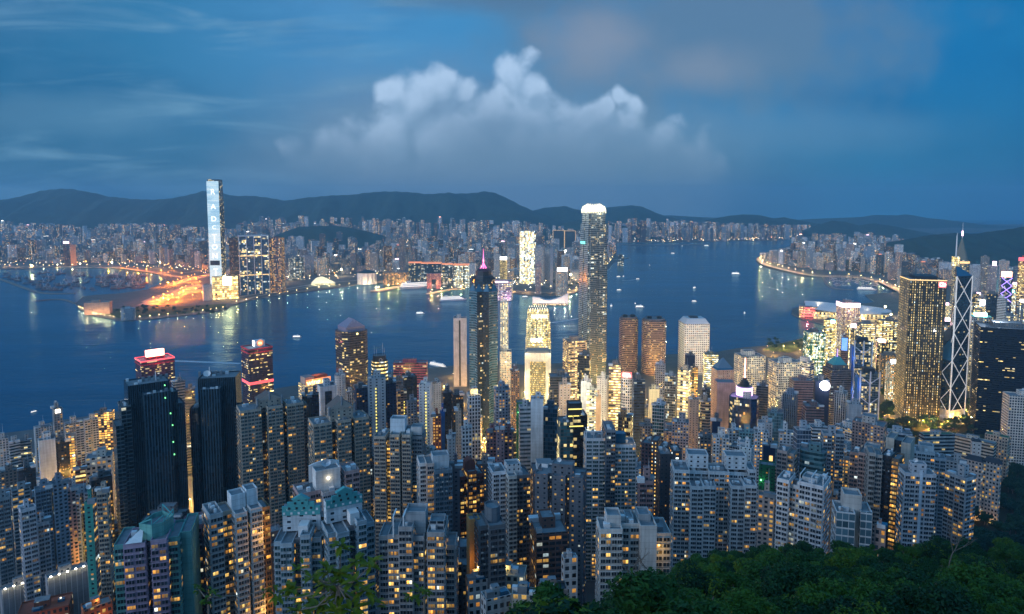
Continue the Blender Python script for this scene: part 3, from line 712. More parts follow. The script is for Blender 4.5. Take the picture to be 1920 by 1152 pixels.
# ------------------------------------------------------------------ landmarks
def flood(root, pts, power, col=(1, .88, .58), r=.6):
    for p in pts: plight('floodlight_beam', p, power, col, r, root)
def ring_band(root, name, poly, z0, z1, mat, out=.4):
    o = inset(poly, -out); mb = MB(); n = len(poly)
    for i in range(n):
        j = (i + 1) % n
        mb.face([(*o[i], z0), (*o[j], z0), (*o[j], z1), (*o[i], z1)], mat); mb.face([(*o[i], z1), (*o[j], z1), (*poly[j], z1), (*poly[i], z1)], mat); mb.face([(*poly[i], z0), (*poly[j], z0), (*o[j], z0), (*o[i], z0)], mat)
    return mb.build(name, root)
def panel(root, name, x0, x1, y, z0, z1, mat, th=.6, face=-1):
    mb = MB(); a, b = (y, y + th) if face > 0 else (y - th, y); mb.box(x0, x1, a, b, z0, z1, mat=mat, bottom=True); return mb.build(name, root)
def mark(px, py, s): ANCH.append((px, py, s))

# the tall tower over the far peninsula whose front is a giant screen
def screen_mat():
    m = bpy.data.materials.new('led_screen'); m.use_nodes = True; t = NT(m.node_tree); tc = t.n('ShaderNodeTexCoord')
    nz = t.n('ShaderNodeTexNoise', i_Vector=t.v('MULTIPLY', tc.outputs['Object'], (.02, 1, .09)), i_Scale=1.0, i_Detail=5.0)
    sp = t.n('ShaderNodeSeparateXYZ', i_0=tc.outputs['Object']); ln = t.m('FRACT', t.m('MULTIPLY', sp.outputs[2], .125))
    f = t.m('MULTIPLY', t.ss(nz.outputs[0], .3, .72), t.m('MULTIPLY_ADD', t.m('GREATER_THAN', ln, .3), .5, .5))
    b = t.n('ShaderNodeBsdfPrincipled', i_Roughness=.2); t.put(b.inputs['Base Color'], (.02, .05, .08, 1))
    zz = t.ss(sp.outputs[2], 330, 210)
    t.put(b.inputs['Emission Color'], t.ramp(t.m('ADD', t.m('MULTIPLY', f, .6), t.m('MULTIPLY', zz, .4)), [(0, (.36, .62, .82)), (.36, (.62, .87, 1)), (.72, (.95, 1, 1))])); b.inputs['Emission Strength'].default_value = .85
    o = t.n('ShaderNodeOutputMaterial'); t.put(o.inputs[0], b.outputs[0]); m.cycles.emission_sampling = 'NONE'; return m
def screen_tower():
    loc, h, w, d, rot = place(386.5, 418.5, 337, 2900, -17, 1.0); root = empty('skyscraper', loc, rot)
    tag(root, 'tallest far tower with pale blue glowing front and big white capital letters', 'skyscraper'); mark(402, 430, 'tall far tower with glowing letters')
    sd = st((.05, .06, .07), 'C', .30, warm=.8, stg=2.0, bay=3, fh=5.5); fr = st((.08, .12, .16), 'C', .12, glass=(.03, .06, .09)); mb = MB()
    secs = [(0, 1.05), (.05, 1.0), (.80, .985), (.97, .93), (1.0, .92)]
    for (a, ka), (b, kb) in zip(secs, secs[1:]):
        p0, p1 = cham(w * ka, d * ka, 4), cham(w * kb, d * kb, 4)
        mb.frust(p0, a * h, p1, b * h, S_=sd, cap=b == 1.0, capmat=M['roof'])
    mb.build('wall', root)
    mb = MB(); H0, H1 = .085 * h, .985 * h; xa, xb = -.47 * w, .43 * w
    mb.box(xa, xb, -.5 * w - 1.6, -.5 * w - .2, H0, H1, mat=screen_mat()); mb.build('screen', root)
    for ch, yy in zip('RADCTIONTIE', (357, 380, 399, 412, 427, 432.5, 443, 457, 481, 490, 502)):
        z = (h - (yy - 337) / (515 - 337.) * (h - .03 * h)) + 1; text_obj(ch, 30 if yy > 420 or yy < 402 else 22, M['g_letter'], root, (-.02 * w, -.5 * w - 1.9, z), (R(90), 0, 0), 'letter', .3)
    panel(root, 'dark_floor', xa + 3, xb - 6, -.5 * w - 1.7, .27 * h, .31 * h, M['dark'], .4)
screen_tower()

def crown_tower():
    Y = 1500; loc, h, w, d, rot = place(1084.5, 1142, 381, Y, 29, 1.0); root = empty('skyscraper', loc, rot)
    tag(root, 'tallest harbour tower, tapering glass shaft under a glowing clawed crown', 'skyscraper'); mark(1114, 540, 'tallest tower with the glowing crown')
    fr = st((.20, .23, .25), 'C', .30, warm=.55, stg=1.7, bay=1.9, fh=4.2, hh=.55, corr=.62, glass=(.02, .05, .07)); sdL = st((.30, .35, .38), 'R', .10, warm=.3, stg=1.0, bay=2.5, fh=4.2, hh=.5, glass=(.04, .07, .09))
    secs = [(0, .60, 1.0), (.60, .78, .965), (.78, .885, .91), (.885, .955, .83)]
    for a, b, k in secs:
        mb = MB(); c = 4.2; x = w * k / 2; nt = 2.2
        poly = [(-x + c, -x), (-nt, -x), (-nt, -x + 1.6), (nt, -x + 1.6), (nt, -x), (x - c, -x), (x - c, -x + c), (x, -x + c), (x, -nt), (x - 1.6, -nt), (x - 1.6, nt), (x, nt), (x, x - c), (x - c, x - c), (x - c, x), (-x + c, x), (-x + c, x - c), (-x, x - c), (-x, nt), (-x + 1.6, nt), (-x + 1.6, -nt), (-x, -nt), (-x, -x + c), (-x + c, -x + c)]
        sl_ = []
        for i in range(len(poly)):
            p, q = poly[i], poly[(i + 1) % len(poly)]; nx, ny = q[1] - p[1], -(q[0] - p[0]); sl_.append(sdL if nx < -abs(ny) * .9 else fr)
        mb.prism(poly, a * h - (0 if a == 0 else 1.3), b * h, sl_, par=1.2); mb.build('shaft', root)
    mb = MB(); k = .80 * w
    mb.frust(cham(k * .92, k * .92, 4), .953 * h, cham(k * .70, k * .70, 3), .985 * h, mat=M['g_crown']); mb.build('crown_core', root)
    for s in range(4):
        q = Matrix.Rotation(s * math.pi / 2, 3, 'Z')
        for i in range(7):
            x = (-.45 + .9 * i / 6) * k; top = .996 - .016 * (abs(i - 3) / 3) ** 2
            pts = [Vector((x, -k * .515, .945 * h)), Vector((x, -k * .50, .965 * h)), Vector((x * .93, -k * .44, .982 * h)), Vector((x * .82, -k * .36, top * h))]
            mb = MB()
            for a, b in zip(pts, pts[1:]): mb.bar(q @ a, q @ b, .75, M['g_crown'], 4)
            mb.build('crown_claw', root)
    for z in ():
        ring_band(root, 'plant_floor', cham(w * (.975 if z > .6 else 1.0) + .8, w * (.975 if z > .6 else 1.0) + .8, 4.2), z * h, z * h + 7, M['dark'], .25) if z != .3 else None
    mb = MB(); mb.box(-.505 * w - .4, -.505 * w, -8, 12, .775 * h, .79 * h, mat=M['g_teal']); mb.build('green_light', root)
    flood(root, [(0, -w * .75, h * .97), (-w * .75, 0, h * .97)], 45000)
crown_tower()

def spire_tower():
    Y = 1150; loc, h, w, d, rot = place(874, 939, 521, Y, 20, 1.0); root = empty('skyscraper', loc, rot)
    tag(root, 'dark star shaped glass tower topped by a pink neon spire', 'skyscraper'); mark(907, 600, 'dark tower with the pink spire')
    a = w * .40; g = st((.02, .028, .04), 'C', .22, warm=.95, stg=2.1, bay=2.6, fh=4.2, hh=.6, glass=(.015, .03, .05)); bl = st((.12, .19, .24), 'R', .12, warm=.7, stg=1.5, fh=4.2, hh=.55, glass=(.02, .08, .12))
    def star(k):
        return [((1.414 if i % 2 == 0 else 1.082) * a * k * math.cos(math.pi / 4 * 0 + i * math.pi / 8), (1.414 if i % 2 == 0 else 1.082) * a * k * math.sin(i * math.pi / 8)) for i in range(16)]
    s1 = star(1); hb = h - (545 - 521) * Y / F * .98
    mb = MB(); mb.prism(s1, 0, hb, [bl if (i // 2) % 2 == 0 else g for i in range(16)], par=0); mb.build('shaft', root)
    oc = [(1.082 * a * math.cos((i + .5) * math.pi / 4 + math.pi / 8 * 0), 1.082 * a * math.sin((i + .5) * math.pi / 4)) for i in range(8)]
    mb = MB(); mb.prism(oc, hb - .5, h, g, par=1); mb.build('upper_shaft', root)
    for i in range(0, 16, 2):
        p, q, r_ = s1[i - 1], s1[i], s1[(i + 1) % 16]; ap = ((p[0] + r_[0]) / 2 * .96, (p[1] + r_[1]) / 2 * .96, hb + 15)
        mb = MB(); mb.face([(*p, hb), (*q, hb), ap], M['glassblue']); mb.face([(*q, hb), (*r_, hb), ap], M['glassblue']); mb.build('glass_peak', root)
    mb = MB(); z = h - 1
    for k, dz, kk in ((.86, 5, .80), (.66, 8, .66), (.60, 4, .40)):
        mb.frust([(x * k, y * k) for x, y in oc], z, [(x * kk, y * kk) for x, y in oc], z + dz, mat=M['dark'], capmat=M['roof']); z += dz - .02
    mb.build('roof_step', root)
    zt = at(909, 466, Y).z - loc.z
    mb = MB(); mb.bar((0, 0, z), (0, 0, z + .45 * (zt - z)), 1.3, M['g_pink'], 6, .8); mb.bar((0, 0, z + .45 * (zt - z)), (0, 0, zt), .7, M['g_pink'], 6, .12)
    mb.build('spire', root)
    for q in range(4):
        an = q * math.pi / 2 + .3; mb = MB(); mb.bar((9 * math.cos(an), 9 * math.sin(an), z - 3), (0, 0, z + 9), .45, M['g_pink']); mb.build('spire_stay', root)
    plight('neon_glow', (0, -3, z + 14), 9000, (1, .15, .45), 1.5, root)
spire_tower()

def claw_tower():
    Y = 1440; loc, h, w, d, rot = place(984.5, 1034, 575, Y, 4, .9); root = empty('office_tower', loc, rot)
    tag(root, 'gold lit glass tower with comb crown and white sign, behind the white framed block', 'office tower'); mark(1009, 610, 'gold lit tower with comb crown')
    g = st((.34, .32, .24), 'C', .85, warm=.9, stg=1.9, bay=2.6, fh=4.2, hh=.62, corr=.4, glass=(.03, .06, .05))
    for a, b, k in ((0, .62, 1.0), (.62, .84, .94), (.84, .96, .86)):
        mb = MB(); mb.prism(cham(w * k, d * k, w * .16), a * h - (1.2 if a else 0), b * h, g, par=1); mb.build('shaft', root)
    cr = cham(w * .78, d * .8, w * .14); mb = MB(); mb.prism(cr, .955 * h, .978 * h, st((.6, .5, .3), 'C', 9, warm=1, stg=1.6), par=0); mb.build('crown_core', root)
    for i in range(8):
        for sgn in (-1, 1):
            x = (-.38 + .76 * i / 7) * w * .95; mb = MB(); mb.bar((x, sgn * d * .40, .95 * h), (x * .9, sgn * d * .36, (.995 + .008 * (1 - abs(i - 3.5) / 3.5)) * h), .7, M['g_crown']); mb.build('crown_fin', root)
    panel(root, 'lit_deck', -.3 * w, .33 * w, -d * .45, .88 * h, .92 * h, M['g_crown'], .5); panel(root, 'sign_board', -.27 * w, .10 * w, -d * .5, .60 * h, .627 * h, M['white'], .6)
    text_obj('MMX', 11, M['g_screen'], root, (-.09 * w, -d * .5 - .9, .614 * h), (R(90), 0, 0))
    mb = MB(); mb.prism(rounded(9, 1, .45, 2, .2 * w, -d * .5 - .6), .605 * h, .625 * h, St((.6, .3, .3), 1, 1, 9, .9, 1.6), par=0); mb.build('round_emblem', root)
    flood(root, [(0, -d * 1.0, h * .93), (-w * .8, -d * .5, h * .8)], 30000, (1, .85, .5))
claw_tower()

def framed_block():
    Y = 1330; root, w, d, h = T('box', 984, 1033, 658, Y, 0, .8, st((.66, .64, .56), 'B', 0), 'floodlit white framed block with tall gold window wall', 'office_tower', 'office tower', roof='none', anc='floodlit white framed block')
    mb = MB(); mb.box(-.30 * w, .30 * w, -d / 2 - .5, -d / 2, 1, h - 17, st((.30, .26, .14), 'G', 9, warm=1, stg=1.0, bay=2.0, fh=4.0, hh=.6, ww=.75)); mb.build('window_wall', root)
    mb = MB(); mb.box(-.42 * w, .42 * w, -.35 * d, .35 * d, h - 1, h + 3, mat=M['roof']); mb.build('plant_room', root)
    flood(root, [(-.45 * w, -d * .5 - 14, h + 2), (.45 * w, -d * .5 - 14, h + 2), (-.55 * w, -d * .5 - 12, h * .55), (.55 * w, -d * .5 - 12, h * .55), (-.5 * w, -d * .5 - 12, h * .2), (.5 * w, -d * .5 - 12, h * .2)], 17000, (1, .86, .55))
framed_block()

def white_slab_tower():
    Y = 1580; root, w, d, h = T('box', 1271.5, 1331, 604, Y, 17, .9, st((.66, .66, .63), 'D', .22, warm=.9, stg=.9, bay=4.6, fh=5.2, ww=.56, hh=.52, glass=(.01, .012, .015)), 'bright floodlit white tower pierced by small windows, sloped roof collar', 'office_tower', 'office tower', roof='none', anc='bright floodlit white tower')
    mb = MB(); mb.frust(rect(w * .97, d * .97), h, rect(w * .72, d * .7), h + 11, mat=M['steel']); mb.build('roof_collar', root)
    mb = MB(); mb.box(-w * .2, w * .12, -d * .15, d * .15, h + 10.5, h + 14, mat=M['dark']); mb.build('plant_room', root)
    flood(root, [(x * w, -d * .5 - 22, z * h) for x in (-.3, .3) for z in (.3, .6, .9)], 6500, (1, .94, .80)); flood(root, [(-w * .5 - 22, 0, z * h) for z in (.3, .6, .9)], 8000, (1, .92, .50))
white_slab_tower()

def prism_tower():
    Y = 1225; loc, h, w, d, rot = place(1758, 1823, 516, Y, 52, 1.0); root = empty('skyscraper', loc, rot)
    tag(root, 'dark glass prism tower laced with white crossed struts and twin masts', 'skyscraper'); mark(1795, 640, 'dark prism tower with white crossed struts')
    x = w / 2; c = [Vector((-x, -x)), Vector((x, -x)), Vector((x, x)), Vector((-x, x))]; m = Vector((0, 0))
    zz = lambda y: at(1795, y, Y).z - loc.z
    g = st((.02, .028, .04), 'R', .10, warm=.7, stg=1.5, fh=4.1, hh=.55, glass=(.012, .028, .042))
    ed = [zz(516), zz(600), zz(640), zz(672)]; ap = [zz(496), zz(565), zz(610), zz(634)]
    for i in range(4):
        a, b = c[i], c[(i + 1) % 4]; mb = MB(); mb.wall(a, b, 0, ed[i], g)
        mb.wall(b, m, 0, ed[i], g); mb.wall(m, a, 0, ed[i], g)
        mb.face([(*a, ed[i]), (*b, ed[i]), (*m, ap[i])], M['glassblue'])
        for p in (a, b):
            pts = [(*p, ed[i]), (*m, ed[i]), (*m, ap[i])]; mb.face(pts if p == b else pts[::-1], M['dark'])
        mb.build('shaft', root)
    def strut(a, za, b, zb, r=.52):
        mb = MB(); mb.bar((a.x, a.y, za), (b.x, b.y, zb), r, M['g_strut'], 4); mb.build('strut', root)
    o = 1.02
    strut(c[0] * o, 0, c[0] * o, ed[0], 1.2); strut(c[1] * o, 0, c[1] * o, ed[0], .9); strut(c[3] * o, 0, c[3] * o, ed[3], .9)
    z = ed[0]; mod = 50.5
    while z > 14:
        zb = max(6, z - mod); strut(c[0] * o, z, c[1] * o, zb, .62); strut(c[1] * o, z, c[0] * o, zb, .62)
        zm = (z + zb) / 2
        if z > ed[3] + 10: strut(c[0] * o, z, m + Vector((-1.2, -.2)) * .9, zm); strut(m + Vector((-1.2, -.2)) * .9, zm, c[0] * o, zb)
        else: strut(c[0] * o, z, c[3] * o, zb); strut(c[3] * o, z, c[0] * o, zb)
        z = zb
    ring_band(root, 'base_band', [tuple(q) for q in c], 0, 24, M['steel'], .5)
    for s in (-1, 1):
        mb = MB(); zt = zz(437 if s > 0 else 441); mb.bar((s * 3.2, 3.2 * s * .6, ap[0] - 4), (s * 3.2, 3.2 * s * .6, zt), .85, M['white'], 6, .4); mb.build('mast', root)
    mb = MB(); mb.box(-4.5, 4.5, -4.5, 4.5, ap[0] - 3, ap[0] + 14, st((.5, .42, .3), 'C', 9, warm=.8, stg=1.8)); mb.build('mast_base', root)
    panel(root, 'orange_light', -x - .8, -x - .2, 8, ed[0] - 80, ed[0] - 66, M['g_orange'], 12, 1)
    flood(root, [(-x - 9, -x - 9, 14), (-x - 12, 5, 14), (5, -x - 12, 14)], 9000, (1, .6, .18)); flood(root, [(-x - 40, -x - 34, ed[0] * .6), (x * .2, -x - 60, ed[0] * .75)], 60000, (.85, .92, 1), 2)
prism_tower()

def grid_tower():
    s = st((.030, .029, .026), 'V', .58, warm=.93, stg=.85, bay=3.6, fh=4.6, ww=.34, hh=.60, corr=.25, glass=(.035, .033, .024))
    root, w, d, h = T('box', 1686, 1775, 521, 1240, 17, 1.0, s, 'black square tower dotted with rows of gold lights, gold roof edge', 'skyscraper', 'skyscraper', roof='none', anc='black tower dotted with gold lights', lside=s.but(wall=(.10, .09, .08), lit=.95, stg=.7))
    ring_band(root, 'roof_light', rect(w, d), h - 2.4, h - .6, M['g_gold'], .35)
    panel(root, 'red_sign', .28 * w, .485 * w, -d / 2 - .1, h - 14, h - 3.6, M['g_red'], .5); text_obj('C', 9.5, M['g_screen'], root, (.345 * w, -d / 2 - .9, h - 8.8), (R(90), 0, 0), 'sign_letter'); text_obj('o', 9, M['g_screen'], root, (.43 * w, -d / 2 - .9, h - 8.4), (R(90), 0, 0), 'sign_letter')
    mb = MB(); mb.box(-.3 * w, .3 * w, -.3 * d, .3 * d, h - 1, h + 5, mat=M['dark']); mb.build('plant_room', root)
    flood(root, [(-.3 * w, -d * .5 - 16, 10), (.2 * w, -d * .5 - 16, 10), (-w * .5 - 14, 0, 10)], 22000, (1, .62, .2))
grid_tower()

def sign_tower_red():
    s = st((.10, .045, .065), 'R', .25, warm=.9, stg=1.9, fh=4.0, hh=.42, corr=.6, glass=(.05, .025, .035))
    root, w, d, h = T('box', 252.5, 327.5, 671, 1290, 14, .75, s, 'dark red waterfront tower with glaring red crown and white hot roof sign', 'office_tower', 'office tower', roof='none', anc='waterfront tower with glaring red crown')
    ring_band(root, 'crown_frame', rect(w, d), h - 8.5, h - 6.0, M['red'], .8); ring_band(root, 'crown_frame', rect(w, d), h - 1.4, h + 1.0, M['g_red'], .8)
    mb = MB(); mb.box(-.28 * w, .28 * w, -.2 * d, .12 * d, h - 1.1, h + 4, mat=M['red']); mb.build('sign_base', root)
    mb = MB(); mb.box(-.27 * w, .27 * w, -.14 * d, .05 * d, h + 4, h + 16, mat=M['g_redhot'], bottom=True); mb.build('roof_sign', root)
    flood(root, [(0, -d * .42, h + 8), (-.4 * w, .2 * d, h + 8), (.45 * w, 0, h + 7)], 9000, (1, .12, .12)); flood(root, [(0, -d * .5 - 16, h - 4)], 9000, (1, .1, .15))
sign_tower_red()
def sign_tower_disc():
    s = st((.05, .035, .055), 'R', .30, warm=.95, stg=1.9, fh=4.0, hh=.42, corr=.6, glass=(.03, .02, .035))
    root, w, d, h = T('box', 451.5, 511, 650, 1255, 20, .9, s, 'dark waterfront tower with red bands and a round orange roof sign', 'office_tower', 'office tower', roof='none', anc='waterfront tower with round orange sign')
    ring_band(root, 'crown_frame', rect(w, d), h - 8, h - 6.2, M['red'], .7); ring_band(root, 'crown_frame', rect(w, d), h - 1.3, h + .9, M['red'], .7); ring_band(root, 'red_band', rect(w, d), h - 66, h - 61, M['g_red'], .4)
    mb = MB(); mb.box(-.08 * w, .34 * w, -.05 * d, .34 * d, h - 1.1, h + 11, mat=M['steel']); mb.build('sign_base', root)
    mb = MB(); cx, cz, y = .13 * w, h + 6.5, -.05 * d - .5; n = 20
    disc = [(cx + 6.2 * math.cos(2 * math.pi * k / n), y, cz + 6.2 * math.sin(2 * math.pi * k / n)) for k in range(n)]
    mb.face(disc, M['g_orange']); mb.face([(p[0], y + .45, p[2]) for p in disc[::-1]], M['dark'])
    for k in range(n): p, q = disc[k], disc[(k + 1) % n]; mb.face([q, p, (p[0], y + .45, p[2]), (q[0], y + .45, q[2])], M['dark'])
    mb.build('round_sign', root); text_obj('m', 8, M['g_yellow'], root, (cx, y - .2, cz), (R(90), 0, 0), 'emblem'); panel(root, 'white_screen', -.08 * w - .5, -.08 * w - .05, .02 * d, h + 1, h + 10, M['g_screen'], 9, 1)
    flood(root, [(-.2 * w, -.2 * d, h + 9), (.2 * w, .45 * d, h + 9)], 2500, (.7, .75, 1)); flood(root, [(.1 * w, -d * .5 - 12, h - 4), (-w * .5 - 12, 0, h - 4)], 4500, (1, .15, .3))
sign_tower_disc()
def letter_block():
    Y = 1120; root, w, d, h = T('box', 559, 622, 716, Y, 24, .62, st((.50, .38, .30), 'R', .5, warm=1, stg=1.2, fh=4.5, hh=.4, corr=.4), 'low cream office block with glowing orange lettered roof sign', 'office_building', 'office building', roof='none', anc='cream block with glowing orange letters')
    mb = MB(); mb.box(-.44 * w, -.1 * w, -.25 * d, .42 * d, h - 1, h + 11, st((.5, .36, .30), 'B', 0)); mb.build('plant_room', root)
    mb = MB(); mb.box(-.2 * w, .47 * w, -.1 * d, .4 * d, h - 1, h + 10, mat=M['tile_roof']); mb.build('plant_room', root)
    panel(root, 'sign_board', -.46 * w, .49 * w, -.44 * d, h - 1, h + 8.5, M['g_orange'], .5); text_obj('wing on', 12.5, M['g_yellow'], root, (0, -.44 * d - .9, h + 3.2), (R(90), 0, 0))
    flood(root, [(0, -.44 * d - 7, h + 3), (.1 * w, .2 * d, h + 15)], 5000, (1, .4, .12))
letter_block()
def gable_tower():
    s = st((.085, .075, .085), 'R', .22, warm=.97, stg=2.2, fh=4.0, hh=.55, corr=.35, glass=(.015, .018, .024)); Y = 1170
    root, w, d, h = T('oct', 624, 693.5, 618, Y, 24, 1.0, s, 'dark ribbed office tower with a pinkish glass gable on its roof', 'office_tower', 'office tower', roof='none', anc='dark office tower with glass gable')
    mb = MB(); k = .74; a, b = w * k / 2, d * k / 2; z0, z1, z2 = h - 1, h + 7, h + 20; gl = pmat('mauve_glass', (.22, .20, .27), .3, nscale=.4)
    for p, q in (((-a, -b), (a, -b)), ((a, -b), (a, b)), ((a, b), (-a, b)), ((-a, b), (-a, -b))): mb.face([(*p, z0), (*q, z0), (*q, z1), (*p, z1)], gl)
    mb.face([(-a, -b, z1), (a, -b, z1), (0, -b * .6, z2)], gl); mb.face([(a, b, z1), (-a, b, z1), (0, b * .6, z2)], gl)
    mb.face([(a, -b, z1), (a, b, z1), (0, b * .6, z2), (0, -b * .6, z2)], gl); mb.face([(-a, b, z1), (-a, -b, z1), (0, -b * .6, z2), (0, b * .6, z2)], gl); mb.build('glass_gable', root)
    for i in range(7):
        x = (-.9 + .3 * i) * a; mb = MB(); zt = z1 + (z2 - z1) * (1 - abs(x) / a) * .92; mb.bar((x, -b - .2, z0), (x, -b * (.98 - .35 * (zt - z1) / (z2 - z1)) - .3, zt), .3, M['steel']); mb.build('gable_rib', root)
    mb = MB(); mb.bar((0, -d * .5 - .4, h - 4), (0, -d * .5 - .9, h - 4), 1.8, M['g_yellow'], 8); mb.build('emblem', root)
gable_tower()
def clock_tower():
    s = st((.05, .05, .04), 'R', .9, warm=.8, stg=1.3, fh=6.5, hh=.42, corr=.3, glass=(.02, .02, .02)).but(); Y = 1210
    root, w, d, h = T('round', 694, 729, 676, Y, 10, 1.0, s, 'short dark round tower banded with yellow light and spiky aerials', 'office_tower', 'office tower', roof='none', anc='round tower banded with yellow light')
    mb = MB(); mb.prism(rounded(w * .78, d * .78, w * .25), h - 1, h + 10, st((.05, .055, .07), 'B'), par=1); mb.build('crown_drum', root)
    mb = MB(); n = 14
    for k in range(n):
        a0, a1 = 2 * math.pi * k / n, 2 * math.pi * (k + 1) / n; y = -.39 * d - .25
        mb.face([(3 * math.cos(a0), y, h + 3 + 3 * math.sin(a0)), (3 * math.cos(a1), y, h + 3 + 3 * math.sin(a1)), (2.2 * math.cos(a1), y, h + 3 + 2.2 * math.sin(a1)), (2.2 * math.cos(a0), y, h + 3 + 2.2 * math.sin(a0))], M['white'])
    mb.build('ring_emblem', root)
    for x, t in ((-9, 20), (-5, 14), (6, 24), (9, 15)):
        mb = MB(); mb.bar((x, 0, h + 8), (x, 0, h + 8 + t), .3, M['steel'], 5, .1); mb.build('antenna', root)
clock_tower()
def pyramid_mast_tower():
    Y = 1950; root, w, d, h = T('oct', 1784, 1820, 487, Y, 15, 1.0, st((.20, .20, .17), 'R', .45, warm=.9, stg=1.1, fh=4.2), 'golden banded far tower with lit pyramid roof and tall white mast', 'skyscraper', 'skyscraper', roof='none', anc='far tower with lit pyramid and mast')
    ring_band(root, 'crown_light', cham(w, d, w * .2), h - 10, h - 4, M['g_gold'], .4); mb = MB(); mb.frust(cham(w * .8, d * .8, w * .16), h - 1, cham(2, 2, .5), h + 62, mat=pmat('gold_glass', (.16, .15, .12), .3)); mb.build('pyramid', root)
    zt = at(1808, 417, Y).z - root.location.z; mb = MB(); mb.bar((0, 0, h + 55), (0, 0, zt), 1.3, M['white'], 6, .3); mb.build('mast', root)
    mb = MB(); mb.bar((0, 0, h + 68), (0, 0, h + 82), 2.2, M['g_pinkw'], 8); mb.build('mast_light', root)
pyramid_mast_tower()
def twin_round():
    s = st((.36, .25, .22), 'R', .20, warm=.95, stg=1.6, fh=4.4, hh=.42, corr=.22, bay=2.8, glass=(.03, .025, .025))
    for l, r, top, Y, lb in ((1158.5, 1199, 597, 1590, 'rounded pinkish banded tower, left one of a close pair by the water'), (1200, 1252.5, 600, 1570, 'rounded pinkish banded tower with two dark roof boxes, right one of a pair')):
        root, w, d, h = T('round', l, r, top, Y, 12, .95, s, lb, 'office_tower', 'office tower', roof='none', anc='pair of rounded pinkish towers')
        mb = MB(); mb.prism(rounded(w * .86, d * .86, w * .28), h - 1, h + 4, st((.2, .16, .16), 'B'), par=.8); mb.build('roof_drum', root)
        for x in (-.2, .22): mb = MB(); mb.box(x * w - 5, x * w + 5, -4, 4, h + 3.2, h + 9, mat=M['dark']); mb.build('plant_room', root)
twin_round()
def ring_sign_tower():
    Y = 930; root, w, d, h = T('oct', 1365, 1426, 742, Y, -12, .8, st((.02, .04, .09), 'C', .22, warm=.9, stg=1.7, fh=3.9, bay=2.6, glass=(.012, .035, .085)), 'dark blue glass tower with violet glowing drum and red neon spike', 'office_tower', 'office tower', roof='none', anc='blue tower with violet glowing drum')
    mb = MB(); mb.prism(rounded(w * .56, w * .56, w * .27, 6), h - 1, h + 14, st((.5, .4, .6), 'B'), par=0); mb.build('roof_drum', root)
    ring_band(root, 'ring_sign', rounded(w * .56, w * .56, w * .27, 6), h + 1.5, h + 12.5, M['g_purple'], .5)
    mb = MB(); z = h + 14
    for k0, k1, dz in ((.36, .34, 4), (.28, .26, 3.5), (.18, .10, 4)):
        a_, b_ = rounded(w * k0, w * k0, w * k0 * .48, 4), rounded(w * k1, w * k1, w * k1 * .48, 4); mb.frust(a_, z - .05, b_, z + dz, mat=M['dark']); z += dz
    mb.build('stepped_cap', root); mb = MB(); mb.bar((0, 0, z - .3), (0, 0, at(1402, 672, Y).z - root.location.z), 1.1, M['g_redhot'], 8, .5); mb.build('neon_spike', root)
    mb = MB(); mb.box(.02 * w, .3 * w, -.45 * d, -.2 * d, h - 1, h + 9, st((.5, .47, .55), 'D', .1)); mb.build('plant_room', root); plight('violet_glow', (-.35 * w, -.3 * d, h + 7), 4000, (.75, .35, 1), 1, root)
ring_sign_tower()
def ball_tower():
    Y = 1020; root, w, d, h = T('box', 1525, 1556, 712, Y, 8, .9, st((.02, .03, .06), 'B', 0), 'plain dark navy tower carrying a glaring white lamp ball near its top', 'office_tower', 'office tower', anc='navy tower with the white lamp ball', rside=st((.02, .03, .05), 'R', .3))
    bm_ = MB(); c = Vector((.15 * w, -d * .5 - 4, h - 6)); n = 14; q = 8
    for i in range(q):
        for k in range(n):
            def sp(i_, k_):
                th = math.pi * i_ / q; ph = 2 * math.pi * k_ / n; return c + Vector((math.sin(th) * math.cos(ph), math.sin(th) * math.sin(ph), math.cos(th))) * 7.2
            pts = [sp(i, k), sp(i + 1, k), sp(i + 1, k + 1), sp(i, k + 1)]
            if i == 0: pts = [sp(0, 0), sp(1, k), sp(1, k + 1)]
            elif i == q - 1: pts = [sp(i, k), sp(q, 0), sp(i, k + 1)]
            bm_.face(pts, M['g_ball'])
    bm_.build('lamp_ball', root); mb = MB(); mb.bar((c.x, -d * .5, c.z), (c.x, -d * .5 - 2, c.z), .6, M['steel']); mb.build('bracket', root); plight('ball_glow', c + Vector((0, -9, 0)), 6000, (.9, .88, 1), 2, root)
ball_tower()
def pyramid_roof_tower():
    Y = 1080; root, w, d, h = T('box', 1333, 1377, 691, Y, 24, .8, st((.50, .37, .30), 'D', .3, bay=3.2, fh=3.7), 'tan tower with blue pyramid roof, behind the blank pink wall', 'office_tower', 'office tower', roof='none', anc='tan tower with blue pyramid roof')
    mb = MB(); mb.frust(rect(w * .98, d * .98), h - .5, rect(w * .86, d * .86), h + 2.5, mat=M['glassblue']); mb.frust(rect(w * .86, d * .86), h + 2.4, rect(2, 2), h + 17, mat=pmat('slate_blue_roof', (.10, .17, .24), .4)); mb.build('pyramid', root)
    root, w, d, h = T('box', 1338, 1379, 714, 1000, 14, .8, st((.42, .29, .25), 'B', 0), 'tall blank pink brick wall of a slab tower', 'office_tower', 'office tower', roof='none', lside=st((.40, .28, .25), 'D', .2, bay=3, fh=3.4), anc='blank pink slab')
pyramid_roof_tower()
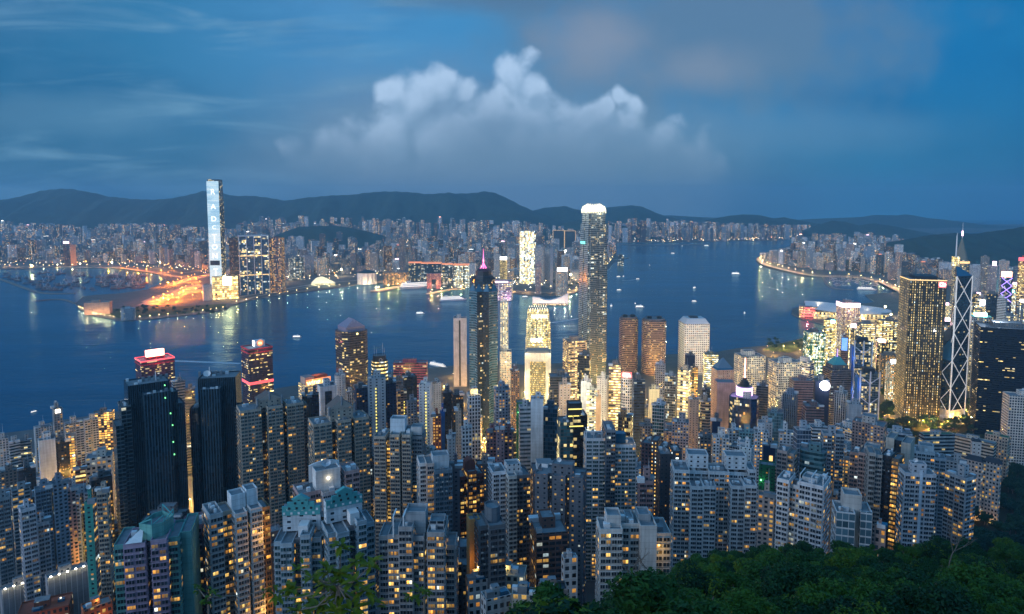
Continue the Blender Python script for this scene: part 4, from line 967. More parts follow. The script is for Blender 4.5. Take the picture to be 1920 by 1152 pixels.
def teal_pyramid_tower():
    Y = 1180; root, w, d, h = T('box', 1541, 1597, 690, Y, 28, .95, st((.16, .15, .165), 'R', .08, fh=3.8, hh=.5), 'grey banded tower stepping up to a teal pyramid roof', 'office_tower', 'office tower', roof='none', anc='grey tower with teal pyramid roof')
    mb = MB(); mb.prism(rect(w * .78, d * .78), h - 1, h + 8, st((.15, .14, .15), 'G', .1), par=.6); mb.build('upper_tier', root)
    mb = MB(); mb.frust(rect(w * .7, d * .7), h + 7.2, rect(w * .22, d * .22), h + 20, mat=M['teal']); mb.build('pyramid', root)
    mb = MB(); mb.bar((0, 0, h + 19), (0, 0, h + 34), .7, M['g_neon'], 5, .3); mb.build('spike', root)
teal_pyramid_tower()
def truss_tower():
    for l, r, top, Y, lb in ((1606, 1650, 697, 1120, 'grey steel framed glass tower with exposed diagonal hangers, nearer block'), (1596, 1636, 640, 1200, 'grey steel framed glass tower with blue lit service shaft, farther block')):
        root, w, d, h = T('box', l, r, top, Y, 14, .8, st((.16, .18, .20), 'C', .35, warm=.9, stg=1.1, fh=4, bay=2.6, glass=(.02, .04, .045)), lb, 'office_tower', 'office tower', roof='none', anc='steel framed tower with diagonal hangers')
        for x in (-.5, .5, .02):
            mb = MB(); mb.bar((x * w, -d / 2 - 1.2, 0), (x * w, -d / 2 - 1.2, h + 3), 1.3, M['steel'], 4); mb.build('mast', root)
        for k in range(3):
            z = h * (.95 - .3 * k)
            for s in (-1, 1): mb = MB(); mb.bar((s * .5 * w, -d / 2 - 1.2, z), (.01 * w, -d / 2 - 1.2, z - 12), .8, M['steel']); mb.build('hanger', root)
        mb = MB(); mb.box(-.62 * w, -.45 * w, -.45 * d, .3 * d, 0, h - 8, mat=pmat('blue_cladding', (.03, .12, .34), .5)); mb.build('service_shaft', root)
        mb = MB(); mb.box(-.3 * w, .3 * w, -.3 * d, .3 * d, h - 1, h + 7, mat=M['dark']); mb.build('plant_room', root)
        plight('blue_flood', (-.55 * w, -d * .5 - 14, h * .8), 9000, (.1, .3, 1), 1, root); plight('blue_flood', (-.55 * w, -d * .5 - 14, h * .4), 9000, (.1, .3, 1), 1, root)
truss_tower()
def dark_slab_twins():
    s = st((.028, .055, .078), 'C', .012, warm=.95, stg=2.2, bay=1.6, fh=3.3, glass=(.005, .012, .018), ww=.74, hh=1.0); sf = s.but(wall=(.035, .072, .10), ww=.6, bay=2.2); s2 = s.but(wall=(.06, .085, .095), lit=.07, ww=.9, hh=.7, bay=3); n = s.but(ww=0, wall=(.02, .03, .04))
    rt = C([(209, 224, 790, -10, 12, s2), (222, 241, 756, -6, 14, s2), (238.5, 320, 719, 0, 24, s), (265, 318, 740, -9, 0, sf), (318, 334, 742, -4, 12, s), (331, 346, 766, -8, 12, s)], 720, 560, 'left of two near black glass towers with stepped sides and ragged roof', anc='two near black glass towers')
    r2 = C([(354, 371, 764, -6, 12, s), (369, 443.5, 709, 0, 24, s), (378, 416, 730, -9, 0, sf), (441, 452, 768, -4, 14, s2)], 709, 590, 'right of two near black glass towers, round dish on its roof', anc='two near black glass towers')
    for (root, p, zb, k, px), dx, yy in ((rt, 20, 717), (r2, -17, 706)):
        mb = MB(); h = at(px, yy, p.y).z - zb; mb.bar((dx * k, 12, h - 4), (dx * k, 12, h + 6), .7, M['steel'], 5, .3); mb.build('antenna', root)
        for t in range(5): mb = MB(); x = dx * k - 9 + 4.5 * t; mb.box(x - 1, x + 1, 14, 16, h - 4, h + 1.5, mat=M['roof']); mb.build('roof_unit', root)
    root, p, zb, k, px = r2; h = at(383, 706, p.y).z - zb; x = (383 - px) * k; mb = MB(); ring = [(x + 3.2 * math.cos(a * math.pi / 6), 8 + 1.5 * math.sin(a * math.pi / 6), h + 1 + 2.4 * math.sin(a * math.pi / 6)) for a in range(12)]
    for a in range(12): mb.face([ring[a], ring[(a + 1) % 12], (x, 10.5, h - 1)], M['white'])
    mb.bar((x, 10, h - 5), (x, 10, h - 1), .5, M['steel']); mb.build('satellite_dish', root)
    root, p, zb, k, px = rt
    for q, yy in ((306, 728), (306, 752), (315, 783), (318, 806), (318, 838), (319, 862)):
        h = at(q, yy, p.y - 10).z - zb; x = (q - px) * k; mb = MB(); mb.box(x - .4, x + .4, -10.2, -9.2, h - .45, h + .45, mat=M['g_green'], bottom=True); mb.build('wall_lamp', root)
dark_slab_twins()
# ------------------------------------------------------------------ near towers, left to right
P = PAL
def gable_res(l, r, top, HY, gl, gr, gy, label, anc):
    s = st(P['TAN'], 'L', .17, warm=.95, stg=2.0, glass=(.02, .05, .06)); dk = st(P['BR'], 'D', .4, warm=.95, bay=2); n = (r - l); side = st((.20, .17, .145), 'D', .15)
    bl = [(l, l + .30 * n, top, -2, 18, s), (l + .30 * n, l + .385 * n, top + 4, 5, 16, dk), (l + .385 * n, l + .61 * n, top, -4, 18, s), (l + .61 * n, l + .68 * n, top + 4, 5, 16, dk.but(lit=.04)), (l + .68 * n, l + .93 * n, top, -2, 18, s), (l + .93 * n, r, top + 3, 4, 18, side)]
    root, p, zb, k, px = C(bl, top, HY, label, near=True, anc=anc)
    x0, x1 = (gl - px) * k, (gr - px) * k; h = at(px, top, p.y).z - zb; hg = at(px, gy, p.y + 6).z - zb; he = h + (hg - h) * .55
    mb = MB(); mb.box(x0, x1, 3, 15, h - 1.2, he, st(P['TAN'], 'D', .15, bay=5), roof=M['roof']); mb.build('plant_room', root)
    mb = MB(); rf = pmat('brown_roof', (.13, .105, .095), .8, nscale=.6); pd = pmat('pediment', (.33, .28, .24), .8); xm = (x0 + x1) / 2
    mb.face([(x0 - 1, 2.5, he), (x1 + 1, 2.5, he), (xm, 2.5, hg)], pd); mb.face([(x1 + 1, 15.5, he), (x0 - 1, 15.5, he), (xm, 15.5, hg)], pd)
    mb.face([(x1 + 1, 2.5, he), (x1 + 1, 15.5, he), (xm, 15.5, hg), (xm, 2.5, hg)], rf); mb.face([(x0 - 1, 15.5, he), (x0 - 1, 2.5, he), (xm, 2.5, hg), (xm, 15.5, hg)], rf); mb.build('gable_roof', root)
    for x, z in ((x0 - 1, he), (xm, hg), (x1 + 1, he)):
        mb = MB(); mb.bar((x, 2.2, z - 5), (x, 2.2, z + 1.2), .9, M['roof'], 6, .8); mb.bar((x, 2.2, z + 1.15), (x, 2.2, z + 3), 1.1, M['roof'], 6, .1); mb.build('roof_finial', root)
gable_res(448, 581, 762, 560, 485, 528, 735, 'broad tan residential tower with roof gable, between black tower and ribbed tower', 'tan gabled tower')
gable_res(584, 703, 788, 540, 620, 665, 746, 'second tan gabled tower, beside the grey tower with one lit stair strip', 'second tan gabled tower')

def curved_tower():
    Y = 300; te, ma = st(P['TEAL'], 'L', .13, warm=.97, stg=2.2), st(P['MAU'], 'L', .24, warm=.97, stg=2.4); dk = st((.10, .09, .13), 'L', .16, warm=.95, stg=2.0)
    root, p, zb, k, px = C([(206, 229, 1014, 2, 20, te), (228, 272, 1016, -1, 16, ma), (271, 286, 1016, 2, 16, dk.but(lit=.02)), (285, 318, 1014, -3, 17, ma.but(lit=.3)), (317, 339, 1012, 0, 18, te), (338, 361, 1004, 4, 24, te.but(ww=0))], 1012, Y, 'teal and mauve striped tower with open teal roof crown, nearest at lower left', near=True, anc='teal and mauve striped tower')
    h = at(290, 1012, Y).z - zb; mb = MB(); x0, x1 = (256 - px) * k, (322 - px) * k
    pl = [(x0, 4), (x0 + 6, .5), (x1 - 3, 3), (x1, 9), (x1 - 6, 16), (x0 + 4, 14)]; mb.prism(pl, h - 1.2, h + 6.5, st((.11, .30, .28), 'B'), par=2.2, th=.5); mb.build('roof_crown', root)
    for q in range(4):
        a, b = pl[q], pl[q + 1]; mb = MB(); mb.bar((*a, h + 6.4), (*b, h + 9.5), .3, M['teal']); mb.bar((*b, h + 6.4), (*b, h + 9.5), .3, M['teal']); mb.build('crown_frame', root)
    mb = MB(); x = (262 - px) * k; mb.face([(x - 6, -2, h + .2), (x + 1, -2, h + .2), (x + .5, 5, h + 4.6)], M['white']); mb.face([(x - 6, -2, h + .16), (x + .5, 5, h + 4.5), (x + 1, -2, h + .16)], M['white']); mb.build('canopy', root)
    C([(333, 352, 992, -2, 14, st((.15, .10, .14), 'L', .10)), (351, 380, 985, 1, 16, st((.15, .10, .14), 'L', .13)), (379, 386, 984, 4, 16, st((.13, .12, .13), 'B', 0))], 985, 330, 'dull mauve tower half hidden behind the teal and mauve striped tower', near=True)
curved_tower()
def cream_tower():
    a, b, c, o = st(P['LG'], 'L', .16, stg=2.4), st(P['TAN'], 'L', .5, warm=.97, stg=2.1), st((.58, .55, .53), 'D', .22, warm=.95, stg=2.4, ww=.36, hh=.45, bay=2.2), st((.30, .19, .10), 'L', .62, warm=1.0, stg=2.0)
    root, p, zb, k, px = C([(390, 416, 952, 0, 16, a), (415, 437, 951, 3, 15, b), (436, 460, 962, -4, 12, c), (459, 468, 952, 4, 14, o), (467, 491, 960, -4, 12, c), (490, 514, 962, 3, 16, o)], 952, 330, 'white and tan apartment tower with bright boxes on its roof and orange lit side', near=True, anc='white and tan tower with orange lit side')
    h = at(460, 952, 330).z - zb
    for x0, x1, t in ((435, 466, 7), (466, 491, 8)):
        mb = MB(); mb.prism(rect((x1 - x0 - 2) * k, 8, ((x0 + x1) / 2 - px) * k, 7), h - 3, h + t - 1, st((.55, .60, .63), 'B'), par=.8); mb.build('plant_room', root)
    plight('street_glow', ((500 - px) * k, -9, 30), 5200, (1, .5, .12), 1.0, root); plight('street_glow', ((500 - px) * k, -9, 70), 4200, (1, .5, .12), 1.0, root)
cream_tower()
def teal_gable_twins():
    for base, l, r, top, gx0, gx1, gt, lb in (((510, 605)), 510, 605, 1008, 519, 597, 926, 'blue grey tower with teal lattice gable wall, left one of the matched pair') , ((612, 706), 612, 706, 985, 618, 692, 910, 'blue grey tower with teal lattice gable wall, right one of the matched pair'):
        n = r - l; s = st((.30, .36, .40), 'L', .20, warm=.92, stg=2.4, glass=(.02, .05, .06)); s2 = s.but(lit=.12); y1 = top
        root, p, zb, k, px = C([(l, l + .17 * n, y1 + 6, 0, 14, s2), (l + .16 * n, l + .42 * n, y1 + 10, -3, 13, s), (l + .41 * n, l + .60 * n, y1 + 2, 1, 13, s.but(wall=(.20, .19, .20), lit=.3)), (l + .59 * n, l + .80 * n, y1 - 4, -3, 13, s), (l + .79 * n, r, y1 + 2, 0, 14, s2)], top, 305, lb, near=True, anc='pair of teal gabled towers')
        x0, x1, h = (gx0 - px) * k, (gx1 - px) * k, at(px, top, p.y).z - zb; hg = at(px, gt, p.y + 9).z - zb; xm = (x0 + x1) / 2; hw = h + (hg - h) * .60
        mb = MB(); mb.box(x0, x1, 9, 14, h - 1.2, hw, st((.47, .52, .56), 'D', .02, bay=6), roof=M['roof']); mb.build('gable_wall', root)
        for i, (u, zt) in enumerate(((.5, .66), (.36, .78), (.2, .90))):
            mb = MB(); a, b = xm - (x1 - x0) * u, xm + (x1 - x0) * u; z0 = h + (hg - h) * (.40 if i == 0 else (.55 if i == 1 else .7)); mb.box(a, b, 8.3 - .25 * i, 9.1, z0, h + (hg - h) * zt, mat=M['teal'], bottom=True); mb.build('teal_lattice', root)
            for j in range(int((b - a) / 1.7)):
                for q in range(2):
                    xx = a + .5 + 1.7 * j; zz = z0 + .5 + 1.8 * q
                    if zz + 1.0 < h + (hg - h) * zt and (i != 1 or q == 0): mb = MB(); mb.box(xx, xx + 1.0, 8.16 - .25 * i, 8.32 - .25 * i, zz, zz + 1.05, mat=M['white'] if i == 0 else M['dark'], bottom=True); mb.build('lattice_pane', root) if (j + q) % 2 == 0 else None
        mb = MB(); a, b = xm - 4.2, xm + 4.2; zt = h + (hg - h) * .86
        mb.face([(a, 7.6, zt), (b, 7.6, zt), (xm, 7.6, hg)], M['teal']); mb.face([(b, 10, zt), (a, 10, zt), (xm, 10, hg)], M['teal']); mb.face([(b, 7.6, zt), (b, 10, zt), (xm, 10, hg), (xm, 7.6, hg)], M['teal']); mb.face([(a, 10, zt), (a, 7.6, zt), (xm, 7.6, hg), (xm, 10, hg)], M['teal']); mb.build('gable_peak', root)
        mb = MB(); mb.box((l + .5 * n - px) * k, (l + .7 * n - px) * k, 2, 8, h - 1, h + 4.5, mat=M['white']); mb.build('plant_room', root)
    T('box', 597, 619, 990, 318, 0, .8, st((.15, .10, .085), 'D', .06, warm=.9), 'narrow brown link block between the two teal gabled towers')
teal_gable_twins()
def stepped_grey():
    s = st((.34, .335, .34), 'L', .24, warm=.97, stg=2.7); s2 = s.but(lit=.15)
    root, p, zb, k, px = C([(706, 726, 1005, 0, 14, s.but(lit=.06)), (725, 748, 1003, -2, 14, s.but(lit=.45)), (747, 775, 988, -3, 15, s), (774, 796, 1006, -1, 14, s2), (795, 804, 1012, 2, 14, s2.but(lit=.05)), (803, 838, 998, -3, 14, s.but(lit=.36)), (837, 856, 1022, 1, 14, s2)], 1000, 310, 'grey stepped tower with glowing orange rooms, nearest to the leafy sprig', near=True, anc='grey stepped tower with orange rooms')
    h = at(790, 1000, 310).z - zb; mb = MB(); mb.prism(rect((797 - 757) * k, 9, (777 - px) * k, 8), h - 2, h + 9, st((.33, .35, .37), 'B'), par=1.6); mb.build('plant_room', root)
    mb = MB(); mb.prism(rect((834 - 805) * k, 8, (820 - px) * k, 6), h - 3, h + 5, st((.33, .35, .37), 'L', 0), par=1.2); mb.build('penthouse', root)
    for x in (737, 757):
        mb = MB(); mb.bar(((x - px) * k, -2, h - 1), ((x - px) * k, -2, h + 9), .45, M['white']); mb.bar(((x - px) * k, -2, h + 9), ((x - px) * k, 6, h + 9), .45, M['white']); mb.build('roof_frame', root)
stepped_grey()
def dish_block():
    s = st((.42, .30, .29), 'R', .22, warm=.95, fh=3.3, hh=.45, bay=3)
    root, p, zb, k, px = C([(557, 600, 915, 0, 16, s), (600, 652, 922, -4, 14, st((.45, .42, .42), 'L', .06)), (651, 681, 890, 2, 16, s)], 905, 400, 'white and pink block with round dish and glaring lamp on its curved roof wall', near=True, anc='pink block with roof dish')
    h = at(px, 905, 400).z - zb; mb = MB(); x0, x1 = (592 - px) * k, (641 - px) * k; mb.prism(rect(x1 - x0, 9, (x0 + x1) / 2, 6), h - 6, h + 8, st((.55, .56, .56), 'B'), par=1); mb.build('plant_room', root)
    mb = MB(); n = 8
    for i in range(n):
        a, b = x0 - 2 + (x1 - x0 + 4) * i / n, x0 - 2 + (x1 - x0 + 4) * (i + 1) / n; f = lambda q: h + 8.5 + 1.8 * math.sin(math.pi * q / n)
        mb.face([(a, 10.6, h - 2), (b, 10.6, h - 2), (b, 10.6, f(i + 1)), (a, 10.6, f(i))], M['white']); mb.face([(b, 11.6, h - 2), (a, 11.6, h - 2), (a, 11.6, f(i)), (b, 11.6, f(i + 1))], M['white']); mb.face([(a, 10.6, f(i)), (b, 10.6, f(i + 1)), (b, 11.6, f(i + 1)), (a, 11.6, f(i))], M['white'])
    mb.build('curved_wall', root); xm = (x0 + x1) / 2; ring = [(xm + 3 * math.cos(a * math.pi / 6), 6 + 1.2 * math.sin(a * math.pi / 6), h + 10.5 + 2 * math.sin(a * math.pi / 6)) for a in range(12)]; mb = MB()
    for a in range(12): mb.face([ring[a], ring[(a + 1) % 12], (xm, 7.5, h + 9)], M['steel'])
    mb.bar((xm, 7.3, h + 6.8), (xm, 7.3, h + 9.2), .4, M['steel']); mb.build('satellite_dish', root)
    mb = MB(); mb.box(xm - .5, xm + .5, .9, 1.5, h + 2.0, h + 2.9, mat=M['g_white']); mb.build('wall_lamp', root); plight('wall_lamp_light', (xm, -.6, h + 2.5), 260, (1, .8, .45), .4, root)
dish_block()
def tan_block(l, r, top, HY, boxes, label, anc=None, wall=None, gap=.4):
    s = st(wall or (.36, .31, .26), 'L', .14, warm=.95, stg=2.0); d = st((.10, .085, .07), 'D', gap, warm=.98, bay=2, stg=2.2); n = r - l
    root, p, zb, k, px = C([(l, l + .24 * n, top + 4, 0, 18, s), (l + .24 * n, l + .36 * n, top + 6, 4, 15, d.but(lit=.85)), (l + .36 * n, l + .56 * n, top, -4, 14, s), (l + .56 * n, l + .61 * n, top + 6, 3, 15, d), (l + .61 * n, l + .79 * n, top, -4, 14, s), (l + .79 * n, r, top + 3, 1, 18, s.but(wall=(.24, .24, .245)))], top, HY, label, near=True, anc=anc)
    h = at(px, top, p.y).z - zb
    for x0, x1, t, c in boxes: mb = MB(); mb.prism(rect((x1 - x0) * k, 9, ((x0 + x1) / 2 - px) * k, 8), h - 1.5, h + t, st(c, 'B'), par=1); mb.build('plant_room', root)
tan_block(698, 793, 815, 500, [(729, 758, 11, (.48, .55, .60)), (770, 791, 5, (.4, .4, .4))], 'tan tower with white roof box and yellow lit recess, between gabled and white tower', 'tan tower with white roof box')
s_w, s_bg = st(P['W'], 'L', .14, warm=.9), st((.12, .17, .21), 'C', .20, warm=.95, bay=2, fh=3.1, glass=(.015, .04, .06))
r_ = C([(786, 800, 866, 2, 16, st((.58, .55, .53), 'L', .08)), (799, 814, 868, 0, 15, st((.50, .40, .35), 'L', .3)), (813, 848, 883, -4, 14, s_bg)], 868, 420, 'white sided tower with blue glass front and square roof box', near=True, anc='white tower with blue glass front')
mb = MB(); mb.prism(rect(32 * r_[3], 9, (828 - r_[4]) * r_[3], 6), at(817, 868, 420).z - r_[2] - 6, at(817, 850, 426).z - r_[2], st((.40, .45, .48), 'B'), par=1); mb.build('plant_room', r_[0])
def red_arch():
    s = st(P['RB'], 'L', .32, warm=1.0, stg=2.3, glass=(.03, .02, .02)); root, p, zb, k, px = C([(861, 876, 892, 0, 15, s), (875, 892, 884, -3, 15, s.but(wall=(.22, .09, .075), lit=.5)), (891, 909, 890, 0, 15, s)], 886, 440, 'dark red brick tower with rounded arch top and orange windows', near=True, anc='dark red tower with arch top')
    h = at(px, 884, 440).z - zb; xm, hw = (883.5 - px) * k, 9.5 * k; mb = MB(); n = 8; mb.box(xm - hw, xm + hw, 2, 9, h - 2, h + 4, st(P['RB'], 'B'), roof=M['roof'])
    for i in range(n):
        a0, a1 = math.pi * i / n, math.pi * (i + 1) / n; q = lambda a: (xm + hw * math.cos(a), h + 4 + 3.4 * math.sin(a))
        (x0, z0), (x1, z1) = q(a0), q(a1); mb.flat([(x0, 2, z0), (x1, 2, z1), (xm, 2, h + 4)][::1], P['RB']); mb.flat([(x1, 9, z1), (x0, 9, z0), (xm, 9, h + 4)], P['RB']); mb.flat([(x0, 2, z0), (x0, 9, z0), (x1, 9, z1), (x1, 2, z1)], P['RB'])
    mb.build('arch_top', root)
red_arch()
T('box', 848, 862, 872, 430, 0, 1.1, st((.13, .12, .14), 'D', .08), 'narrow dark slab between blue glass front and dark red tower')
T('box', 893, 926, 866, 520, 0, .7, st((.05, .055, .065), 'D', .55, bay=2.6, warm=1), 'dark tower with dotted columns of yellow lights behind the dark red tower')
wb = st((.55, .55, .57), 'L', .20, warm=.97, stg=2.3)
r_ = C([(924, 951, 882, 3, 18, st((.60, .60, .62), 'R', .05, fh=3, hh=.4)), (950, 967, 892, -4, 14, wb.but(wall=(.50, .49, .46))), (966, 996, 893, -1, 14, wb.but(wall=(.16, .17, .19), lit=.2))], 888, 430, 'white balconied tower, left one of two beside the black and gold tower', near=True, anc='pair of white balconied towers')
mb = MB(); mb.prism(rect(27 * r_[3], 9, (966 - r_[4]) * r_[3], 7), at(960, 888, 430).z - r_[2] - 3, at(966, 866, 437).z - r_[2], st((.5, .53, .55), 'D', .03), par=1); mb.build('plant_room', r_[0])
r_ = C([(1000, 1013, 882, 1, 15, wb.but(wall=(.10, .10, .12), lit=.6, ww=.5, hh=.5)), (1012, 1028, 884, -3, 14, wb), (1027, 1040, 888, 0, 13, wb.but(wall=(.09, .10, .13), lit=.06)), (1039, 1059, 883, -3, 14, wb.but(lit=.4))], 884, 425, 'white balconied tower with gabled roof house, right one of two', near=True)
mb = MB(); mb.frust(rect(30 * r_[3], 9, (1022 - r_[4]) * r_[3], 6), at(1030, 884, 425).z - r_[2] - 1.5, rect(30 * r_[3], 9, (1022 - r_[4]) * r_[3], 6), at(1022, 864, 431).z - r_[2], S_=st((.45, .48, .5), 'D', .03)); mb.build('plant_room', r_[0])
def orange_side():
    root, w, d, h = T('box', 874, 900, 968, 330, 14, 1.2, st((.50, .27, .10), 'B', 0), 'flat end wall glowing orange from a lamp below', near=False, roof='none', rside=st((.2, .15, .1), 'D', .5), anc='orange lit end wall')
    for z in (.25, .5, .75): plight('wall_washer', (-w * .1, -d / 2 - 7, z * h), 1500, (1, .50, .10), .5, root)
    r_ = C([(897, 915, 984, 0, 14, st((.10, .115, .13), 'L', .10)), (914, 947, 986, -3, 14, st((.12, .135, .15), 'L', .14))], 985, 320, 'dark grey apartment block with hexagonal roof drum beside the orange lit wall', near=True)
    mb = MB(); mb.prism(cham(27 * r_[3], 9, 2, (929 - r_[4]) * r_[3], 6), at(922, 985, 320).z - r_[2] - 2, at(929, 946, 326).z - r_[2], st((.11, .14, .17), 'B'), par=1); mb.build('roof_drum', r_[0])
orange_side()
def black_gold():
    g = st((.10, .10, .09), 'C', .34, warm=1, stg=2.0, bay=2.6, fh=3.1, glass=(.02, .07, .08)); b = st((.012, .014, .016), 'C', .13, warm=1, stg=2.0, bay=3, fh=3.1, glass=(.01, .012, .014))
    root, p, zb, k, px = C([(1050, 1075, 792, 0, 18, g), (1074, 1088, 782, -3, 15, b.but(lit=.28)), (1087, 1103, 780, 1, 18, b)], 785, 560, 'black tower with teal glass and yellow lit roof edges', near=False, anc='black tower with yellow roof edges')
    h = at(px, 785, 560).z - zb
    mb = MB(); mb.prism(rect(26 * k, 10, (1080 - px) * k, 8), h - 2, h + 12, st((.03, .03, .035), 'B'), par=1); mb.build('plant_room', root)
    for z in (h - 6, h + 1, h + 7): mb = MB(); mb.box((1066 - px) * k, (1093 - px) * k, 1.5 if z > h else -3.7, 2.3 if z > h else -3.1, z, z + .8, mat=M['g_ybar'], bottom=True); mb.build('light_strip', root)
black_gold()
def core_tower():
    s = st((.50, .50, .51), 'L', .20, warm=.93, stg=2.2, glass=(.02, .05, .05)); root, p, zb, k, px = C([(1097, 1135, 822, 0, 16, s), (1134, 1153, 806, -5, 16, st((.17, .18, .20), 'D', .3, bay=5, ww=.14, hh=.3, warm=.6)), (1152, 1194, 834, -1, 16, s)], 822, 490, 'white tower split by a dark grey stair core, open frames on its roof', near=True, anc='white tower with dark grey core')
    h = at(px, 822, 490).z - zb
    for a, b in ((1098, 1112), (1112, 1128)):
        for x in (a, b): mb = MB(); mb.bar(((x - px) * k, .5, h - 1), ((x - px) * k, .5, h + 5), .35, M['white']); mb.bar(((x - px) * k, .5, h + 5), ((x - px) * k, 9, h + 5), .35, M['white']); mb.build('roof_frame', root)
    mb = MB(); mb.bar(((1098 - px) * k, .5, h + 5), ((1128 - px) * k, .5, h + 5), .35, M['white']); mb.build('roof_beam', root)
    mb = MB(); mb.box((1156 - px) * k, (1176 - px) * k, 4, 11, h - 5, h + 2, mat=M['glassblue']); mb.build('penthouse', root); plight('terrace_light', ((1186 - px) * k, 2, h - 2), 500, (1, .65, .25), .4, root)
core_tower()
def low_white():
    s = st((.50, .49, .47), 'D', .22, warm=.97, stg=2.4, bay=2.9, ww=.42, hh=.42); root, p, zb, k, px = C([(1117, 1162, 992, -5, 7, s), (1160, 1200, 982, 0, 14, s.but(ww=.5)), (1199, 1232, 986, -3, 12, s.but(ww=0)), (1231, 1264, 1000, 2, 18, s.but(lit=.4))], 988, 300, 'low white block with lamp lit terrace and slate roofs, touching the trees', near=True, anc='low white block touching the trees')
    h = at(px, 988, 300).z - zb; mb = MB(); mb.prism(rect(28 * k, 8, (1148 - px) * k, 3), h - 2, h + 6, st((.46, .46, .45), 'B'), par=.9); mb.build('plant_room', root)
    for a, b, t in ((1175, 1190, 3), (1200, 1224, 4.5)): mb = MB(); mb.prism(rect((b - a) * k, 8, ((a + b) / 2 - px) * k, 7), h - 1.5, h + t, st((.33, .36, .38), 'B'), par=.8); mb.build('plant_room', root)
    plight('terrace_light', ((1140 - px) * k, -3.2, h - 1), 700, (1, .72, .30), .4, root); plight('terrace_light', ((1245 - px) * k, -3, h - 12), 900, (1, .6, .2), .4, root)
    mb = MB(); mb.box((1139.4 - px) * k, (1140.6 - px) * k, -1.3, -.9, h - .4, h + .4, mat=M['g_white']); mb.build('terrace_lamp', root)
low_white()
def white_cluster():
    s = st((.55, .56, .57), 'L', .16, warm=.9, stg=2.2); b = st((.52, .55, .57), 'D', .05, bay=4)
    root, p, zb, k, px = C([(1261, 1292, 884, 2, 20, s), (1291, 1333, 884, 9, 22, b.but(lit=.04)), (1291, 1316, 914, -5, 9, s.but(lit=.08)), (1316, 1341, 912, -5, 9, s.but(lit=.08)), (1332, 1372, 884, 5, 20, s.but(lit=.3)), (1371, 1397, 910, -5, 9, s), (1397, 1421, 907, -5, 9, s), (1371, 1411, 884, 9, 22, b), (1410, 1424, 878, 6, 20, s)], 884, 440, 'broad white twin slab with two tall blank roof boxes and four front bays', near=True, anc='broad white twin slab')
    h = at(px, 884, 440).z - zb
    for a, c in ((1291, 1332), (1368, 1409)): mb = MB(); mb.prism(rect((c - a) * k, 11, ((a + c) / 2 - px) * k, 15), h - 2, h + 7.5, st((.52, .55, .57), 'D', .04, bay=5), par=.8); mb.build('plant_room', root)
white_cluster()
r_ = C([(1453, 1478, 906, 0, 14, st((.58, .58, .59), 'D', .10, bay=5)), (1477, 1502, 912, 3, 14, st((.50, .51, .52), 'L', .48, warm=.7, stg=2.2)), (1501, 1549, 903, -3, 15, st((.58, .58, .60), 'L', .12, warm=.7))], 905, 380, 'white tower with open pergola roof and bright middle strip, above the trees', near=True, anc='white tower with pergola roof')
mb = MB(); mb.prism(rect(30 * r_[3], 8, (1517 - r_[4]) * r_[3], 6), at(1501, 905, 380).z - r_[2] - 1, at(1517, 887, 386).z - r_[2], st((.42, .44, .45), 'B'), par=.8); mb.build('plant_room', r_[0])
for x in (1502, 1525, 1547): mb = MB(); h_ = at(x, 903, 377).z - r_[2]; mb.bar(((x - r_[4]) * r_[3], -2.6, h_ - 1), ((x - r_[4]) * r_[3], -2.6, h_ + 4), .3, M['white']); mb.bar(((x - r_[4]) * r_[3], -2.6, h_ + 4), ((x - r_[4]) * r_[3], 9, h_ + 4), .3, M['white']); mb.build('roof_frame', r_[0])
r_ = C([(1565, 1603, 963, -2, 12, st((.50, .53, .55), 'C', .10, bay=3, fh=4, glass=(.05, .10, .13))), (1583, 1619, 928, 3, 12, st((.45, .44, .42), 'B')), (1615, 1638, 957, 0, 12, st((.50, .53, .55), 'C', .15, bay=3, fh=4, glass=(.05, .10, .13)))], 950, 330, 'small white building with glass cubes round a plain tall shaft', near=False, anc='small white building with glass cubes', name='house', cat='house')
root, w, d, h = T('box', 1683, 1757, 882, 430, 20, .62, st((.46, .47, .50), 'L', .36, warm=.96, stg=2.3, ww=.8), 'tall white slab with blank left end and pale pier, above the trees', near=True, anc='tall white slab with blank end', lside=st((.52, .53, .54), 'D', .0, bay=9, ww=.16, hh=.35))
mb = MB(); mb.box(-.04 * w, .05 * w, -d / 2 - 1.2, -d / 2, 0, h + 3, st((.46, .52, .58), 'B')); mb.build('pier', root)
C([(1701, 1754, 848, 0, 16, st((.48, .50, .52), 'D', .15)), (1725, 1753, 836, 4, 14, st((.46, .48, .50), 'B')), (1753, 1777, 856, 3, 16, st((.34, .36, .39), 'L', .22))], 848, 520, 'stepped white and grey block behind the tall white slab', near=True)
T('box', 1771, 1832, 888, 470, -32, .75, st((.42, .41, .42), 'L', .34, warm=.97, stg=2.2), 'grey lilac tower at the edge of the dark wooded park', near=True, rside=st((.48, .46, .48), 'L', .01, ww=.45), anc='grey lilac tower by the park')
T('box', 1773, 1811, 862, 600, 0, .6, st((.30, .31, .32), 'P', .06), 'flat grey roofed block behind the grey lilac tower')
r_ = C([(1660, 1676, 824, 0, 18, st((.40, .36, .31), 'B')), (1675, 1692, 826, 2, 16, st((.025, .03, .04), 'D', .10)), (1691, 1709, 828, -1, 18, st((.40, .36, .31), 'B'))], 826, 500, 'tan piered tower with a dark glass centre strip', near=False, anc='tan piered tower')
C([(1651, 1672, 856, -1, 14, st((.04, .04, .045), 'D', .10, warm=1)), (1671, 1687, 858, 0, 14, st((.16, .12, .09), 'L', .85, warm=1, stg=2.3))], 857, 450, 'dark slab with one column of orange balconies', near=True, anc='dark slab with orange balconies')
